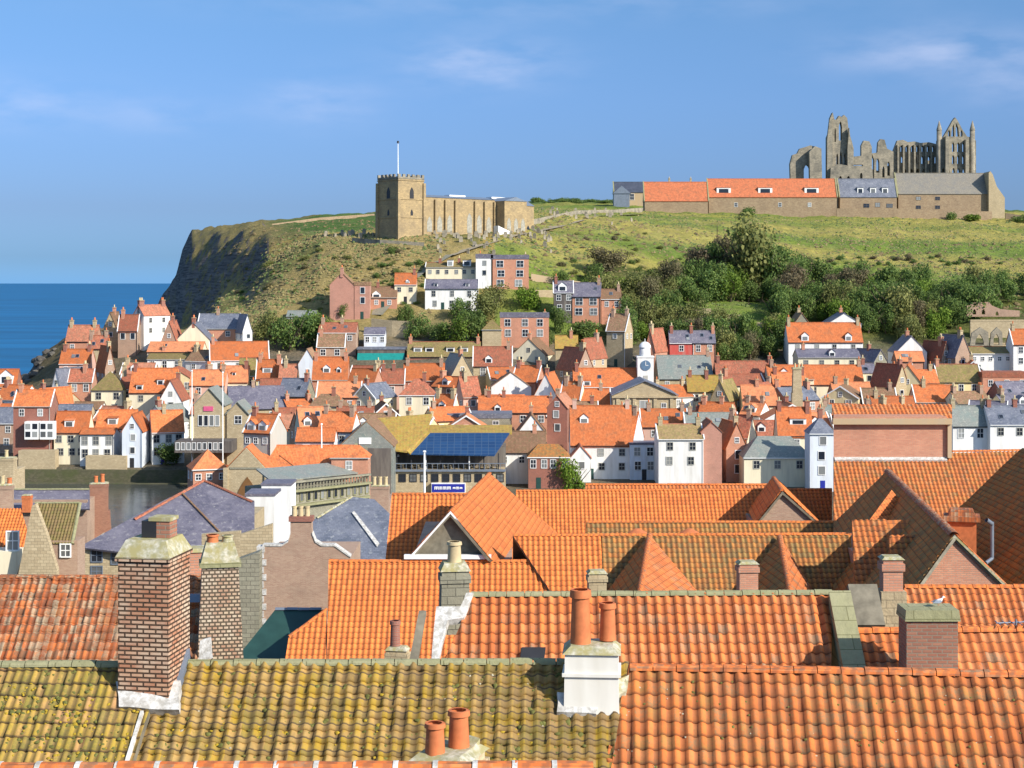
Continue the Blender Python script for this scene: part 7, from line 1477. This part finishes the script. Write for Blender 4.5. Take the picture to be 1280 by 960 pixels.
for px, wp, yr, ye, h, Y in cand:
    x, y = Xp(px, Y + 3.5), Y + 3.5
    if overlaps(x, y, 6.3) or any((a - x) ** 2 + (b - y) ** 2 < r * r for a, b, r in SPEC): continue
    wk = rf.choice('WWWWCCBJNSYWC'); rk = rf.choice('OOOOORRRNNLBV'); kd = rf.choice('XXXG'); yw = rf.choice([0, 0, 12, -12, -22, 24, -30])
    cue = sorted(LM, key=lambda q: abs(q[0] - px) + 1.4 * abs(q[1] - (yr + ye) / 2))[:12]; lab = None
    for q in cue:
        dx, dy = px - q[0], (yr + ye) / 2 - q[1]
        rel = ('just right of' if dx > 0 else 'just left of') if abs(dx) > abs(dy) * 1.2 else ('peeping above' if dy < 0 else 'just below')
        s = '%s %s roofed %s' % (WN[wk], RN[rk], 'gable' if kd == 'G' else 'house')
        w_ = q[2].split(); base = ' '.join(w_[:9]); 
        while base.split()[-1] in ('with', 'a', 'the', 'and', 'in', 'of', 'its', 'under', 'behind', 'left', 'on', 'two', 'an', 'into', 'right', 'by', 'below', 'above', 'between', 'at', 'four', 'one', 'three', 'beside', 'that', 'small', 'white', 'dark', 'orange', 'steep', 'large', 'stone', 'over', 'long', 'to', 'mossy', 'pale'): base = ' '.join(base.split()[:-1])
        c_ = '%s %s the %s' % (s, rel, base)
        if c_ not in used and len(c_.split()) <= 15 and base.count(' ') >= 2: lab = c_; break
    if not lab: continue
    used.add(lab); random.seed(int(px * 7 + Y))
    t = house(px - wp/2, px + wp/2, yr, ye, h, kd, wk, rk, lab, rf.choice([1, 2, 2, 3]), 2, Y=Y, yaw=yw, d=7 if kd == 'X' else 8, dm=[(rf.uniform(-.5, .5), rf.uniform(.1, .3), 1.5, 1.2, rf.random() < .6)] if kd == 'X' and rf.random() < .45 else (), white_verge=rf.random() < .3)
    FILL.append(ALLH.pop()); nf += 1
# drop the filler houses that the photo's viewpoint shows nothing of
bpy.context.view_layer.update()
from mathutils.bvhtree import BVHTree
VV, FF, OWN = [], [], []
KEEP = {q[4] for q in ALLH + FILL} | {ct, mh, lb, tc_, pb}
for o in list(SC.objects):
    r_ = o
    while r_.parent: r_ = r_.parent
    if o.type != 'MESH' or r_ not in KEEP: continue
    k = len(VV); mw = o.matrix_world; VV += [mw @ v.co for v in o.data.vertices]
    for p in o.data.polygons: FF.append([k + i for i in p.vertices]); OWN.append(r_.name)
bv = BVHTree.FromPolygons(VV, FF); seen = {}
near = ([0, 140, 235, 320, 485, 600, 660, 1040, 1041, 1190, 1280], [720, 640, 600, 640, 618, 600, 610, 606, 505, 505, 560])
for px in range(0, 1280, 2):
    for py in range(296, int(np.interp(px, *near)), 2):
        d = Vector((px + .5 - CX, F, -(py + .5 - HY))).normalized(); loc, nn, ix, ds = bv.ray_cast(EYE, d)
        if ix is not None: seen[OWN[ix]] = seen.get(OWN[ix], 0) + 1
def drop(t):
    for c in list(t.children): drop(c)
    bpy.data.objects.remove(t)
dropped = 0; weak = []
for q in list(FILL):
    if seen.get(q[4].name, 0) < 6: drop(q[4]); FILL.remove(q); dropped += 1
for q in ALLH:
    if seen.get(q[4].name, 0) < 12: weak.append((seen.get(q[4].name, 0), q[2]))
print('fill', nf, 'dropped', dropped, 'hand', n0, 'trees', NT_[0], 'objects', len(bpy.data.objects))
for w_ in weak: print('WEAK', w_)
for o in bpy.data.objects:
    if len(str(o.get('label', '')).split()) > 16: print('LONG', o['label'])
    for k in ('px', 'py', 'h', 'r', 'a'):
        if k in o.keys(): del o[k]
